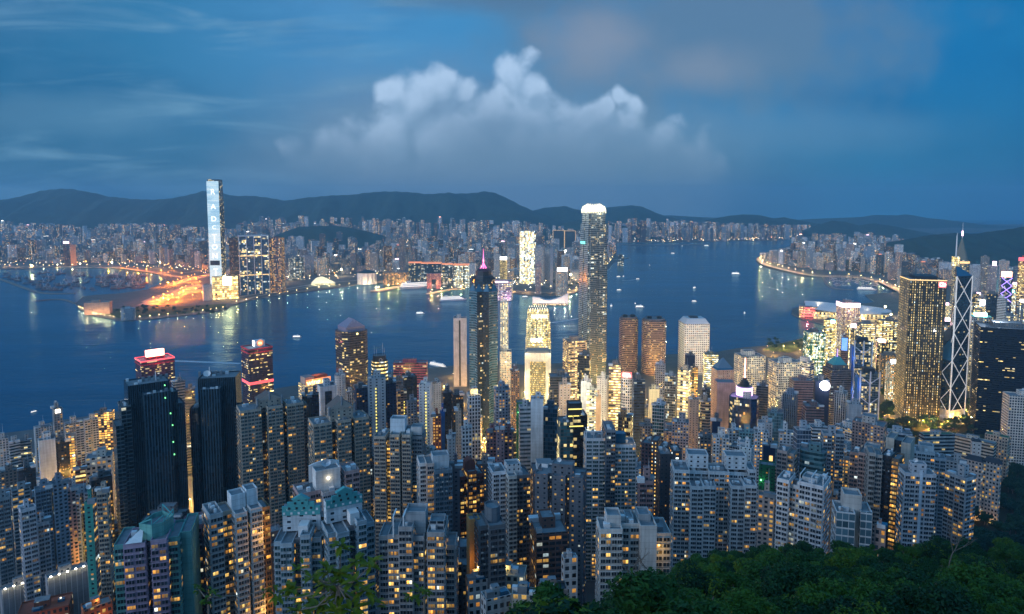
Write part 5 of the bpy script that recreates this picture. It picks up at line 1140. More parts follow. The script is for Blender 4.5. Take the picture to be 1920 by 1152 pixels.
C([(1628, 1642, 850, -1, 14, st((.30, .285, .27), 'V', .02, glass=(.03, .03, .03))), (1641, 1656, 852, 1, 14, st((.34, .32, .30), 'D', .06, bay=5))], 851, 450, 'grey ribbed tower between the pink brown block and the dark slab', near=True)
r_ = C([(1592, 1612, 850, 1, 15, st((.27, .19, .17), 'P', .10)), (1611, 1631, 848, -3, 15, st((.33, .235, .21), 'P', .14))], 849, 470, 'pink brown apartment tower with pale bands, nearer of two alike', near=True, anc='pink brown tower')
mb = MB(); mb.prism(rect(28 * r_[3], 10, (1632 - r_[4]) * r_[3], 9), at(1611, 849, 470).z - r_[2] - 2, at(1632, 829, 479).z - r_[2], st((.34, .34, .34), 'B'), par=1); mb.build('plant_room', r_[0])
r_ = C([(1596, 1628, 794, 1, 18, st((.27, .19, .17), 'P', .12)), (1627, 1659, 796, -2, 18, st((.33, .235, .21), 'P', .30))], 795, 640, 'pink brown apartment tower with pale bands, farther of two alike', near=False, kit=True)
mb = MB(); mb.prism(rect(26 * r_[3], 12, 0, 8), at(1627, 795, 640).z - r_[2] - 2, at(1630, 777, 648).z - r_[2], st((.36, .33, .31), 'D', .05), par=1); mb.build('plant_room', r_[0])
T('res', 1577, 1592, 858, 560, 0, 1.0, st((.42, .26, .16), 'P', .6, warm=1), 'thin tower lit orange all the way down beside the pink brown one')
r_ = T('res', 1538, 1584, 810, 520, 12, .6, st((.26, .30, .34), 'L', .26, warm=.95), 'blue grey slab with square roof box, right of the teal fronted tower', near=True, anc='blue grey slab')
T('round', 1497, 1553, 842, 480, -8, .7, st((.10, .19, .21), 'R', .13, warm=.5, fh=3.6, hh=.55, glass=(.02, .06, .07)), 'teal glass tower with curved balcony fronts', anc='teal curved tower')
T('box', 1487, 1522, 803, 560, 20, .8, st((.36, .40, .45), 'C', .02, glass=(.04, .06, .09)), 'grey framed glass box on the roofline behind the teal curved tower')
C([(1456, 1476, 846, 0, 14, st((.33, .265, .24), 'D', .0)), (1475, 1488, 848, 2, 14, st((.28, .24, .22), 'P', .3))], 847, 470, 'plain brown slab with dark vertical windows left of the teal curved tower', near=True, anc='plain brown slab')
T('res', 1548, 1570, 925, 420, 0, .8, st((.45, .22, .12), 'P', .45, warm=1), 'orange brown block peeping out between white tower and trees', near=False)
T('box', 1421, 1453, 925, 420, 0, .8, st((.40, .32, .28), 'P', .30, warm=1), 'low tan block beside the broad white twin slab', near=False)
def netted(l, r, top, HY, lb, yaw=0):
    root, w, d, h = T('box', l, r, top, HY, yaw, .8, st((.02, .13, .07), 'D', .02), lb, roof='none'); 
    for x in (-.4, 0, .4): mb = MB(); mb.bar((x * w, -d / 2 - .5, 0), (x * w, -d / 2 - .5, h + 2), .25, M['green_roof']); mb.build('scaffold_pole', root)
    mb = MB(); mb.box(-.35 * w - .6, -.35 * w + .6, -d / 2 - 1.4, -d / 2 - .6, h * .86, h * .86 + 1.2, mat=M['g_green']); mb.build('work_lamp', root); plight('work_light', (-.35 * w, -d / 2 - 3, h * .86), 700, (.3, 1, .4), .5, root)
netted(1423, 1454, 868, 520, 'block wrapped in green netting with green work lamps')
netted(968, 992, 752, 900, 'dark green netted block below the floodlit white block')
T('res', 1195, 1226, 898, 400, 8, .8, st((.28, .19, .19), 'P', .22, warm=1), 'small brown pink block behind the low white block', near=True)
C([(1201, 1222, 833, 0, 14, st((.17, .105, .11), 'P', .05)), (1221, 1234, 826, -2, 12, st((.17, .11, .10), 'D', .75, bay=3, warm=.9)), (1233, 1251, 836, 1, 14, st((.16, .10, .105), 'P', .05))], 832, 520, 'purple brown tower with a central string of white stair lights', near=False, anc='purple brown tower with stair lights')
C([(1237, 1262, 852, 0, 14, st((.045, .05, .06), 'D', .10, warm=1)), (1261, 1279, 846, -1, 14, st((.05, .055, .065), 'D', .9, bay=5, warm=.7, stg=2.6))], 848, 480, 'near black slab edged by a string of white lights', near=False, anc='near black slab with light string')
# ------------------------------------------------------------------ lower left quarter and the middle band: kind, l, r, top, height-or-depth, yaw, depth ratio, wall, preset, lit, label
def rows(tab, **kw):
    for t in tab:
        kind, l, r, top, HY, yaw, asp, wall, pre, lit, lab = t[:11]; o = dict(t[11]) if len(t) > 11 else {}
        nm = o.pop('name', 'apartment_tower'); cat = o.pop('cat', 'apartment tower'); tk = {k: o.pop(k) for k in ('near', 'roof', 'lvl', 'anc', 'trim') if k in o}
        if 'side' in o: s_ = o.pop('side'); tk['rside' if yaw < 0 else 'lside'] = s_
        if nm == 'apartment_tower' and pre in 'RCG': nm, cat = 'office_tower', 'office tower'
        T(kind, l, r, top, HY, yaw, asp, st(PAL[wall] if isinstance(wall, str) else wall, pre, lit, **o), lab, nm, cat, **tk)
wm = dict(warm=.95); B_ = lambda c: st(c, 'B', 0)
rows([
 ('box', 97, 117, 764, 860, 10, .9, 'G', 'P', .25, 'slim grey tower with a bright white lit top at the left waterfront', dict(anc='slim tower with bright top')),
 ('box', 62, 98, 799, 900, 8, .8, 'LG', 'P', .05, 'plain grey box block beside the slim tower with bright top'),
 ('res', 119, 157, 791, 830, 6, .6, 'LG', 'L', .12, 'grey residential slab with round roof house, left of the yellow lit slab'),
 ('res', 156, 184, 785, 815, 6, .8, 'LG', 'L', .14, 'grey residential slab between another slab and the yellow lit slab'),
 ('box', 172, 215, 772, 870, -12, .6, 'BR', 'L', .75, 'brown slab with almost every window glowing yellow', dict(stg=2.2, warm=1, anc='yellow lit slab')),
 ('box', 70, 104, 822, 700, 4, .7, (.55, .58, .60), 'B', 0, 'tall blank white slab face with a plain edge', dict(anc='blank white slab')),
 ('box', 103, 130, 826, 710, 10, .9, 'DK', 'P', .15, 'dark tower joined to the blank white slab'),
 ('box', 127, 139, 815, 720, 0, 1, 'TAN', 'L', .95, 'narrow tower strip with a full column of yellow lit balconies', dict(stg=2.4, warm=.95)),
 ('box', -14, 16, 821, 780, 0, .8, 'LG', 'P', .12, 'pale block cut by the left picture edge near the water'),
 ('box', 14, 38, 828, 850, 10, .8, 'LG', 'R', .3, 'low pale block near the water with bluish lights', dict(warm=.3)),
 ('box', 37, 60, 824, 860, -8, .8, 'G', 'R', .3, 'low grey block by the water left of the plain grey box', dict(warm=.4)),
 ('box', 31, 67, 875, 640, 8, .7, 'DK', 'R', .06, 'black low block striped with pale bands', dict(hh=.6)),
 ('box', 0, 32, 880, 640, 0, .8, 'BR', 'P', .15, 'dull brown low block left of the black striped block'),
 ('box', 159, 214, 852, 620, -6, .8, (.55, .52, .47), 'F', .12, 'wide low white hall with a big grey roof'),
 ('box', 140, 160, 876, 600, 0, .8, (.32, .09, .05), 'R', .4, 'brick red lit block between towers and the white hall', wm),
 ('res', -12, 19, 931, 470, 5, .8, 'G', 'L', .12, 'blue grey tower cut by the left picture edge', dict(near=True)),
 ('res', 19, 57, 915, 520, 5, .7, 'G', 'L', .10, 'blue grey slab second from the left edge', dict(near=False)),
 ('res', 63, 96, 913, 500, 4, .8, 'GB', 'L', .13, 'blue grey twin tower half with an orange lit recess', dict(near=True)),
 ('box', 95, 126, 903, 505, 8, .8, 'GB', 'P', .14, 'blue grey tower beside its twin with plain flank'),
 ('res', 122, 142, 916, 520, 4, .9, 'PK', 'P', .14, 'pinkish narrow tower right of the blue grey pair'),
 ('res', 34, 68, 950, 430, 8, .8, (.50, .46, .48), 'D', .16, 'pinkish white tower standing before the blue grey pair', dict(near=True, ww=.42, hh=.45, anc='pinkish white tower')),
 ('res', 67, 93, 977, 440, 6, .8, (.46, .44, .46), 'D', .2, 'shorter pinkish white tower attached to the taller one', dict(near=True)),
 ('box', 166, 211, 892, 560, 8, .7, 'DK', 'P', .25, 'dark angular block left of the stepped black tower', wm),
 ('box', 157, 181, 938, 400, -20, 1.3, (.045, .24, .20), 'D', .06, 'tower with a teal green flank and bamboo coloured front', dict(near=False, anc='teal flanked tower', side=st(PAL['TAN'], 'L', .35))),
 ('box', 180, 206, 918, 430, -15, 1.0, 'TAN', 'L', .4, 'tan balcony tower behind the teal flanked tower', dict(near=True, warm=.9)),
 ('box', 321, 347, 714, 900, 10, .8, 'G', 'R', .10, 'grey tower standing between the two black towers', dict(anc='grey tower between black towers')),
 ('box', 346, 365, 729, 880, 0, .9, 'DG', 'R', .25, 'lower dark grey block between the two black towers'),
 ('box', 566, 582, 741, 640, 0, 1.4, 'BRZ', 'V', .04, 'ribbed bronze tower with orange lit ribs beside the tan gabled tower', {}),
 ('box', 580, 598, 738, 660, 0, 1.2, 'NV', 'C', .06, 'narrow dark glass tower right of the ribbed bronze tower'),
 ('box', 594, 631, 721, 760, 14, .8, (.46, .52, .58), 'B', 0, 'pale blue white tower with a dark central window band', dict(anc='pale tower with dark centre')),
 ('round', 627, 648, 702, 850, 0, 1, (.36, .38, .40), 'D', .03, 'round grey tower head behind the pale tower with dark centre'),
 ('box', 649, 667, 735, 790, 10, 1, 'LG', 'V', .05, 'thin white piered tower before the dark ribbed office'),
 ('box', 662, 694, 725, 740, 14, .9, 'NV', 'P', .10, 'very dark blue slab left of the grey tower with stair strip', wm),
 ('box', 689, 723, 706, 690, 0, .7, (.30, .34, .37), 'D', .02, 'grey tower with one lit stair strip down its middle', dict(anc='grey tower with lit stair strip', bay=6)),
 ('box', 720, 743, 717, 700, 16, .9, 'NV', 'P', .14, 'dark teal slab with scattered yellow windows beside the stair strip tower', wm),
 ('box', 743, 763, 730, 780, 6, 1, 'BR', 'L', .35, 'brown tower with a column of cream lights', wm),
 ('round', 737, 762, 711, 900, 0, 1, 'BR', 'R', .1, 'round brown tower head under the pink waterfront block'),
 ('box', 752, 782, 704, 880, 14, .9, 'DK', 'R', .07, 'black office tower with angled roof below the pink waterfront block', wm),
 ('box', 762, 781, 752, 730, 8, .9, (.20, .23, .27), 'P', .1, 'blue grey plain tower in front of the black office tower'),
 ('box', 785, 811, 718, 700, -14, .9, (.56, .55, .55), 'D', .05, 'tall white tower edged with yellow light strip', dict(anc='tall white tower with yellow edge', side=st((.62, .64, .66), 'B', 0))),
 ('box', 810, 827, 716, 900, 8, .8, (.40, .46, .50), 'D', .04, 'pale blue boxy block behind the white tower with yellow edge'),
 ('box', 811, 827, 778, 650, 0, .9, (.36, .12, .06), 'P', .5, 'red brown block glowing orange beside the blue strip tower', wm),
 ('box', 825, 834, 771, 660, 0, 1.2, (.03, .13, .40), 'B', 0, 'bright blue narrow tower flank'),
 ('box', 828, 848, 734, 800, 6, .9, 'DK', 'P', .12, 'dark tower right of the blue narrow flank', wm),
 ('box', 846, 869, 738, 790, 10, .9, 'DK', 'P', .14, 'black slab left of the white and black gridded tower', wm),
 ('box', 854, 865, 767, 640, 0, 1, (.40, .33, .26), 'D', .05, 'thin tan tower with one column of tiny windows'),
 ('box', 875, 901, 739, 670, 12, .9, (.58, .59, .60), 'G', .16, 'white and dark gridded tower with a lit gold crown', dict(ww=.62, hh=.7, warm=1, anc='white and dark gridded tower')),
 ('box', 864, 885, 801, 600, 8, .8, (.56, .57, .58), 'G', .1, 'low white and dark gridded block', dict(ww=.6, hh=.6)),
 ('oct', 924, 958, 728, 650, 14, .9, (.20, .22, .26), 'P', .3, 'dark grey tower with white piers and boxed top', dict(warm=.9, anc='dark grey tower with white piers')),
 ('box', 911, 931, 806, 560, 4, .9, (.23, .12, .12), 'P', .3, 'left wing of the purple brown tower with pale cap', wm),
 ('box', 930, 946, 801, 555, 0, 1, (.32, .19, .19), 'D', .5, 'purple brown tower with a pale cap and three lit columns', dict(bay=3, warm=.95, anc='purple brown tower with pale cap')),
 ('box', 945, 962, 808, 560, -4, .9, (.23, .12, .12), 'P', .25, 'right wing of the purple brown tower with pale cap', wm),
 ('box', 838, 854, 818, 600, 10, .9, (.42, .43, .44), 'D', .04, 'small plain grey white block in the middle of low roofs'),
 ('box', 972, 996, 760, 620, 8, .9, (.34, .38, .41), 'R', .10, 'grey glass slab left wing beside the white paneled spine', dict(glass=(.05, .08, .10), warm=.6)),
 ('box', 995, 1019, 745, 610, 0, .9, (.48, .53, .57), 'D', .0, 'white paneled spine tower without windows', dict(ww=0.0, anc='white paneled spine tower')),
 ('box', 1018, 1049, 763, 620, -8, .9, (.06, .10, .14), 'C', .14, 'dark blue glass right wing beside the white paneled spine', dict(warm=1, glass=(.02, .06, .10))),
 ('box', 1047, 1070, 719, 760, 6, .9, (.45, .36, .31), 'D', .35, 'tan tower with a strip of yellow stair lights', dict(bay=5, warm=1)),
 ('box', 1028, 1069, 703, 980, 6, .8, 'DG', 'R', .4, 'wide dark glass office with slatted roof right of the white framed block', wm),
 ('box', 1089, 1110, 713, 900, -14, 1, (.58, .60, .62), 'B', 0, 'blank white tower fin facing the lit street', dict(anc='blank white tower fin', side=st((.5, .52, .48), 'R', .75, warm=.6))),
 ('box', 1119, 1141, 708, 930, -10, 1, (.58, .56, .55), 'D', .03, 'plain white tower with dark roof notch near the bright street'),
 ('box', 1100, 1120, 730, 890, 0, .9, (.42, .43, .38), 'R', .9, 'white banded office with every floor lit', dict(warm=.6, stg=2.0)),
 ('box', 1117, 1127, 741, 870, 0, 1, (.50, .34, .22), 'B', 0, 'small orange washed block by the lit street'),
 ('box', 1142, 1164, 683, 940, 0, .9, (.40, .28, .22), 'R', .95, 'narrow tower of stacked gold lit floors', dict(warm=1, stg=2.2, hh=.42, anc='narrow gold lit tower')),
 ('box', 1083, 1108, 665, 1080, -10, .9, 'DG', 'C', .4, 'dark glass tower with white corner piers below the tallest tower', dict(warm=.9)),
 ('box', 1055, 1101, 637, 1250, 22, .8, (.42, .29, .22), 'R', .45, 'tan banded office tower at the foot of the tallest tower', dict(warm=1, anc='tan banded office tower')),
 ('box', 957, 974, 694, 1050, 6, 1, (.20, .15, .14), 'P', .25, 'brown tower right of the floodlit cream tower', wm),
 ('box', 937, 959, 657, 1150, 0, .9, (.62, .60, .52), 'P', .35, 'cream floodlit tower beside the dark star shaped tower', dict(warm=1, anc='cream floodlit tower')),
 ('box', 938, 953, 566, 1420, 0, .9, (.60, .62, .58), 'V', .5, 'tall thin cream tower half hidden by the dark star shaped tower', dict(warm=.9)),
 ('box', 850, 875, 595, 1460, 0, .8, (.52, .48, .48), 'B', 0, 'tall plain pinkish white slab with one dark slot', dict(anc='plain white slab with dark slot')),
 ('box', 737, 803, 678, 1210, -8, .35, (.36, .10, .14), 'R', .25, 'low pink red waterfront block with roof plant', dict(warm=1, fh=4.5)),
 ('oct', 1165, 1187, 705, 880, -6, .9, (.50, .48, .50), 'G', .3, 'white banded block with red lettered sign at its top', dict(warm=.9, anc='white block with red sign')),
 ('box', 1185, 1210, 711, 860, 12, .9, (.03, .05, .09), 'R', .10, 'dark navy slab right of the white block with red sign', dict(warm=.3)),
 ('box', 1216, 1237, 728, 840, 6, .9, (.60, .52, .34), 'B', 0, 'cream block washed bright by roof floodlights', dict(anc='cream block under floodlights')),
 ('box', 1223, 1248, 757, 740, -8, .9, (.50, .53, .57), 'C', .15, 'glass block with white curved side panel', dict(warm=.5, glass=(.01, .05, .06))),
 ('box', 1228, 1249, 683, 1080, -8, .9, (.33, .35, .38), 'G', .3, 'grey dotted office slab under the pinkish tower pair', dict(warm=.2, stg=.8)),
 ('box', 1247, 1267, 703, 1040, 0, .9, (.28, .34, .38), 'C', .25, 'pale blue glass office right of the grey dotted slab', dict(warm=.4)),
 ('box', 1271, 1297, 693, 900, -16, .9, (.40, .33, .26), 'R', .8, 'gold banded block with white shaft on its left', dict(warm=.95, stg=2.0, hh=.6, anc='gold banded block')),
 ('box', 1284, 1304, 665, 1180, 10, .9, 'NV', 'B', 0, 'dark navy slab right before the bright white tower'),
 ('box', 1295, 1309, 688, 1170, 0, .9, 'NV', 'L', .8, 'narrow dark tower with one stack of amber windows', dict(warm=1)),
 ('box', 1318, 1347, 663, 1250, 10, .8, (.22, .24, .18), 'R', .8, 'office slab of yellow green lit floors behind the blue pyramid roof', dict(warm=.6, stg=2.0)),
 ('box', 1315, 1332, 728, 960, 6, .9, 'DG', 'C', .08, 'dark block left of the blank pink slab'),
 ('oct', 1313, 1333, 751, 850, 0, .9, (.36, .29, .23), 'R', .35, 'tan rounded block with ribbon windows left of the blank pink slab', wm),
 ('box', 1290, 1311, 747, 830, 8, .9, (.40, .30, .24), 'D', .1, 'tan block with plain flank right of the gold banded block', dict(anc='tan block')),
 ('box', 1334, 1351, 786, 700, 8, .9, 'NV', 'B', 0, 'small black slab at the foot of the blank pink slab'),
 ('box', 1260, 1292, 788, 690, 0, .9, (.40, .34, .34), 'P', .3, 'pinkish white block with a square emblem near its roof', dict(warm=.8)),
 ('box', 1311, 1334, 818, 620, 6, .9, 'DG', 'P', .3, 'dark grey block dotted with lit windows', dict(warm=.8)),
 ('box', 1376, 1436, 665, 1190, 26, .8, (.56, .52, .47), 'G', .3, 'white gridded office tower behind the violet glowing drum', dict(warm=1, stg=1.8, anc='white gridded office tower')),
 ('box', 1439, 1503, 676, 1100, 28, .75, (.58, .54, .48), 'G', .36, 'bigger white gridded office tower with many gold windows', dict(warm=1, stg=1.8, anc='bigger white gridded office tower')),
 ('box', 1487, 1528, 677, 1180, -24, .7, (.60, .54, .52), 'R', .4, 'white banded office wing right of the bigger gridded tower', dict(warm=.9)),
 ('box', 1418, 1441, 722, 1010, 0, .9, 'DG', 'R', .06, 'dark brown block between violet drum tower and gridded tower'),
 ('box', 1506, 1549, 622, 1560, 16, .8, (.03, .10, .08), 'C', .5, 'glass tower shimmering green with reflected lights', dict(warm=.35, glass=(.01, .12, .07), anc='green shimmering glass tower')),
 ('box', 1545, 1570, 600, 1640, -10, .9, (.05, .06, .04), 'R', .85, 'yellow banded tower with cyan lamp at its top corner', dict(warm=.8, stg=1.8, anc='yellow banded tower with cyan lamp')),
 ('box', 1568, 1613, 566, 1760, 22, .9, (.34, .24, .25), 'G', .55, 'pinkish hotel tower under a glaring white and pink crown', dict(warm=.7, bay=2.4, anc='pinkish tower with glaring crown')),
 ('box', 1617, 1649, 621, 1500, -14, .8, (.62, .60, .60), 'V', .3, 'white slotted office slab with red vertical banner', dict(warm=.4, anc='white slotted slab')),
 ('box', 1644, 1692, 601, 1480, -6, .7, (.07, .07, .06), 'R', .75, 'wide dark office with gold lit floors left of the black dotted tower', dict(warm=.8, stg=1.9, anc='wide office with gold floors')),
 ('box', 1577, 1592, 632, 1330, 0, .9, (.14, .10, .11), 'R', .1, 'dark tower carrying a bright blue screen', dict(anc='tower with blue screen')),
 ('box', 1479, 1526, 711, 1020, 18, .8, (.26, .17, .16), 'R', .1, 'brown purple banded block right of the bigger gridded tower', dict(hh=.4)),
 ('box', 1467, 1497, 737, 950, -10, .9, (.16, .22, .28), 'V', .03, 'blue grey ribbed tower before the brown purple banded block'),
 ('box', 1503, 1546, 759, 900, 18, .8, (.17, .12, .12), 'R', .12, 'low brown banded block below the navy tower with lamp ball', dict(hh=.4)),
 ('box', 1565, 1591, 736, 930, -16, .9, (.45, .44, .43), 'V', .12, 'cream piered tower with dark slots below the teal pyramid', wm),
 ('box', 1587, 1617, 756, 860, 10, .8, (.26, .30, .34), 'B', 0, 'blue grey gridded blank block below the steel framed tower'),
 ('box', 1438, 1469, 772, 830, 4, .8, (.16, .25, .29), 'C', .04, 'pale teal glass block above the low roofs', dict(glass=(.05, .12, .15))),
 ('res', 1334, 1368, 817, 620, 6, .8, (.52, .54, .56), 'P', .36, 'white tower with many yellow windows, left in the white mid cluster', wm),
 ('box', 1362, 1387, 806, 650, 14, .9, (.42, .47, .51), 'P', .12, 'blue white tower behind the many windowed white one'),
 ('box', 1386, 1414, 836, 540, -12, .9, (.58, .60, .61), 'D', .03, 'blank white cube topped block above the broad white slab'),
 ('box', 1384, 1415, 808, 640, 6, .8, (.20, .33, .34), 'P', .05, 'pale teal block with green roof in the white mid cluster'),
 ('res', 1413, 1442, 808, 600, 6, .8, (.48, .50, .52), 'P', .35, 'white tower with warm windows right in the white mid cluster', wm),
 ('box', 1430, 1454, 834, 560, 6, .9, 'NV', 'B', 0, 'black block with a small golden flower emblem', dict(anc='black block with flower emblem')),
 ('box', 1419, 1449, 790, 720, 8, .8, (.40, .38, .38), 'D', .05, 'pinkish grey plain box in front of the gridded tower'),
 ('box', 1460, 1489, 808, 640, 4, .8, (.44, .46, .48), 'P', .14, 'pale block left of the grey framed glass box'),
 ('res', 1155, 1187, 779, 700, -10, .9, (.35, .20, .10), 'C', .5, 'block glowing orange beside the roofs with red sign', wm),
 ('oct', 1200, 1224, 795, 700, 0, .9, (.26, .22, .20), 'P', .25, 'tan stepped tower with pointed head in the middle'),
 ('box', 1823, 1963, 612, 1150, 12, .6, (.008, .012, .022), 'R', .15, 'huge navy slab with sparse rows of amber lights', dict(warm=.97, stg=1.7, corr=.75, hh=.34, glass=(.006, .010, .020), anc='huge navy slab')),
 ('box', 1878, 1965, 740, 900, 22, .5, (.60, .53, .47), 'G', .05, 'white gridded slab at the right edge lit from below', dict(warm=1, anc='white gridded slab at the edge')),
 ('box', 1839, 1856, 481, 2400, 8, .9, 'G', 'R', .2, 'slim grey far tower behind the prism tower', dict(lvl=1)),
 ('box', 1853, 1874, 498, 2000, -14, .8, (.50, .46, .52), 'V', .15, 'white edged tower topped by a pink lit square sign', dict(warm=.4, lvl=1, anc='tower with pink square sign')),
 ('box', 1875, 1900, 515, 1850, 8, .8, (.10, .06, .16), 'C', .3, 'tower laced with violet neon below a red flaring roof', dict(warm=.2, lvl=1, anc='tower with violet neon')),
 ('box', 1910, 1932, 484, 1900, 0, .8, (.42, .10, .06), 'R', .7, 'tower glowing red at the right edge', dict(warm=1, lvl=1, anc='red glowing tower')),
 ('res', 1873, 1893, 489, 2600, 0, .8, 'LG', 'P', .3, 'pale residential tower behind the violet neon tower', dict(lvl=1)),
 ('box', 1816, 1839, 498, 2300, 14, .8, (.52, .54, .58), 'V', .02, 'blank pale tower right of the lit pyramid tower', dict(lvl=1)),
 ('box', 1870, 1889, 559, 1560, -10, .7, (.56, .56, .56), 'R', .0, 'pale louvred slab above the huge navy slab', dict(lvl=1, glass=(.02, .02, .025))),
 ('box', 1848, 1872, 551, 1620, 12, .8, (.05, .06, .08), 'C', .2, 'dark glass tower left of the pale louvred slab', dict(lvl=1)),
 ('box', 1830, 1850, 560, 1700, 0, .8, (.26, .22, .24), 'R', .5, 'lit office with red and blue roof signs beside the prism tower', dict(warm=.7, lvl=1)),
 ('box', 1822, 1838, 588, 1500, 0, .8, (.45, .25, .10), 'C', .8, 'block glowing orange between prism tower and navy slab', dict(warm=1, lvl=1)),
 ('box', 1660, 1712, 808, 720, 14, .5, (.36, .41, .46), 'R', .05, 'long low white hall beside the wooded road'),
])
def extra(label_part, fn):
    for o in list(S.objects):
        if o.parent is None and o.get('label', '').startswith(label_part): fn(o); return
def dims(o):
    w = [c for c in o.children if c.name.startswith(('wall', 'wing'))][0]; xs = [v.co.x for v in w.data.vertices]; ys = [v.co.y for v in w.data.vertices]; zs = [v.co.z for v in w.data.vertices]
    return max(xs) - min(xs), max(ys) - min(ys), max(zs)
def ex_strip(o, x=0.0, mat='g_ybar', zl=.05, zh=.93, ww=1.2):
    w, d, h = dims(o); z = h * zh
    while z > h * zl: mb = MB(); mb.box(x * w - ww / 2, x * w + ww / 2, -d / 2 - .4, -d / 2 - .02, z - 1.5, z, mat=M[mat], bottom=True); mb.build('stair_light', o); z -= 3.4 if mat != 'g_redhot' else 2
extra('grey tower with one lit stair strip', lambda o: ex_strip(o, -.05)); extra('tall white tower edged', lambda o: ex_strip(o, .12, 'g_ybar', .03, .94, 1.4))
def ex_slot(o):
    w, d, h = dims(o); mb = MB(); mb.box(-.09 * w, .03 * w, -d / 2 - .25, -d / 2, 2, h - 5, mat=M['dark']); mb.build('dark_slot', o)
extra('tall plain pinkish white slab', ex_slot)
def ex_centre(o):
    w, d, h = dims(o); mb = MB(); mb.box(-.22 * w, .2 * w, -d / 2 - .4, -d / 2, 2, h - 6, st(PAL['NV'], 'C', .05)); mb.build('window_band', o)
extra('pale blue white tower with a dark', ex_centre)
def ex_cream(o):
    w, d, h = dims(o); flood(o, [(0, -d * .5 - 15, h * z) for z in (.25, .55, .85, 1.02)], 8000, (1, .84, .5))
for q in ('tan banded office tower', 'white banded office with', 'tan tower with a strip', 'gold banded block', 'white banded block with red', 'white gridded office tower', 'bigger white gridded', 'white banded office wing', 'white slotted office', 'pinkish hotel', 'cream floodlit tower', 'tall thin cream tower', 'cream block washed', 'blank white tower fin', 'plain white tower with dark roof notch', 'small orange washed'): extra(q, ex_cream)
def ex_warm_slab(o):
    w, d, h = dims(o); flood(o, [(x * w, -d * .5 - 14, 6) for x in (-.35, 0, .35)], 16000, (1, .62, .25))
extra('white gridded slab at the right edge', ex_warm_slab); extra('block glowing orange between', ex_warm_slab); extra('block glowing orange beside the roofs', ex_warm_slab)
def ex_gold(o):
    w, d, h = dims(o); flood(o, [(-.2 * w, -d * .4, h + 3), (.2 * w, -d * .4, h + 3)], 1500, (1, .7, .25)); mb = MB(); mb.box(-.3 * w, .3 * w, -.2 * d, .2 * d, h - 1, h + 6, st((.5, .45, .35), 'D', .2)); mb.build('lit_crown', o)
extra('white and dark gridded tower with', ex_gold)
def ex_sign(name, mat, x0, x1, z0, z1, txt=None):
    def f(o):
        w, d, h = dims(o); panel(o, name, x0 * w, x1 * w, -d / 2 - .1, h + z0, h + z1, M[mat], .6)
        if txt: text_obj(txt, (z1 - z0) * .75, M['g_screen'], o, ((x0 + x1) / 2 * w, -d / 2 - 1.0, h + (z0 + z1) / 2 - (z1 - z0) * .05), (R(90), 0, 0), 'sign_letter')
    return f
extra('white banded block with red', ex_sign('red_sign', 'g_red', -.48, .48, -1, 6.5, 'EEA')); extra('slim grey tower with a bright', ex_sign('lit_top', 'g_white', -.3, .25, -6, -2)); extra('yellow banded tower with cyan', ex_sign('cyan_lamp', 'g_cyan', .1, .45, -6, 2))
def ex_crown(o):
    w, d, h = dims(o); ring_band(o, 'crown_light', rect(w, d), h - 12, h - 1, M['g_pinkw'], .5); flood(o, [(0, -d * .5 - 15, h - 25), (-w * .5 - 14, 0, h - 30)], 12000, (1, .5, .6))
extra('pinkish hotel tower', ex_crown); extra('white slotted office slab', ex_sign('red_banner', 'g_redhot', -.48, -.30, -75, -20)); extra('dark tower carrying a bright', ex_sign('blue_screen', 'g_blue', -.4, .35, -26, -1)); extra('white edged tower topped', ex_sign('pink_sign', 'g_pinkw', -.05, .38, 0, 13))
extra('tower laced with violet', ex_sign('red_flare', 'g_redhot', -.5, .4, -6, 9)); extra('tower glowing red at', ex_sign('red_crown', 'g_red', -.5, .5, -8, 2)); extra('lit office with red', ex_sign('white_sign', 'g_screen', -.1, .7, -16, -2)); extra('black block with a small', ex_sign('flower_emblem', 'g_gold', .0, .3, -13, -8))
def ex_neon(o):
    w, d, h = dims(o)
    for s in (-1, 1):
        for k in range(3): mb = MB(); mb.bar((-.45 * w * s, -d / 2 - .8, h - 8 - 22 * k), (.45 * w * s, -d / 2 - .8, h - 30 - 22 * k), .9, M['g_neon']); mb.build('neon_tube', o)
extra('tower laced with violet', ex_neon)
extra('brown tower with a column', lambda o: ex_strip(o, .2, 'g_ybar', .1, .9, 1.0))

# ------------------------------------------------------------------ government quarter and low houses
def slab_hall(l, r, top, HY, yaw, asp, wall, pre, lit, roofmat, label, name='office_building', cat='office building'):
    loc, h, w, d, rot = place(l, r, top, HY, yaw, asp); root = empty(name, loc, rot); tag(root, label, cat); mb = MB(); mb.prism(rect(w, d), 0, h, st(wall, pre, lit, fh=4, warm=.9), roof=M[roofmat], par=.8); mb.build('wall', root)
    mb = MB(); mb.box(-.2 * w, .1 * w, -.2 * d, .2 * d, h - .9, h + 3.5, st(wall, 'D', .1)); mb.build('plant_room', root); return root, w, d, h
slab_hall(1722, 1792, 812, 740, 34, .25, (.34, .36, .36), 'R', .2, 'green_roof', 'long low office wing with green planted roof, angled toward the prism tower')
slab_hall(1786, 1870, 822, 800, -14, .28, (.40, .38, .33), 'R', .25, 'roof', 'long low office wing in front of the huge navy slab'); slab_hall(1846, 1896, 815, 830, -14, .5, (.42, .34, .27), 'P', .1, 'green_roof', 'low tan wing with bright green flat roof')
root, w, d, h = slab_hall(1820, 1841, 826, 690, 10, .9, (.50, .47, .45), 'D', .0, 'roof', 'white square lookout tower rising from the mansion', 'mansion_tower', 'tower'); mb = MB(); mb.frust(rect(w * 1.15, d * 1.15), h - .3, rect(w * .5, d * .5), h + 2.2, mat=M['dark']); mb.build('hip_roof', root)
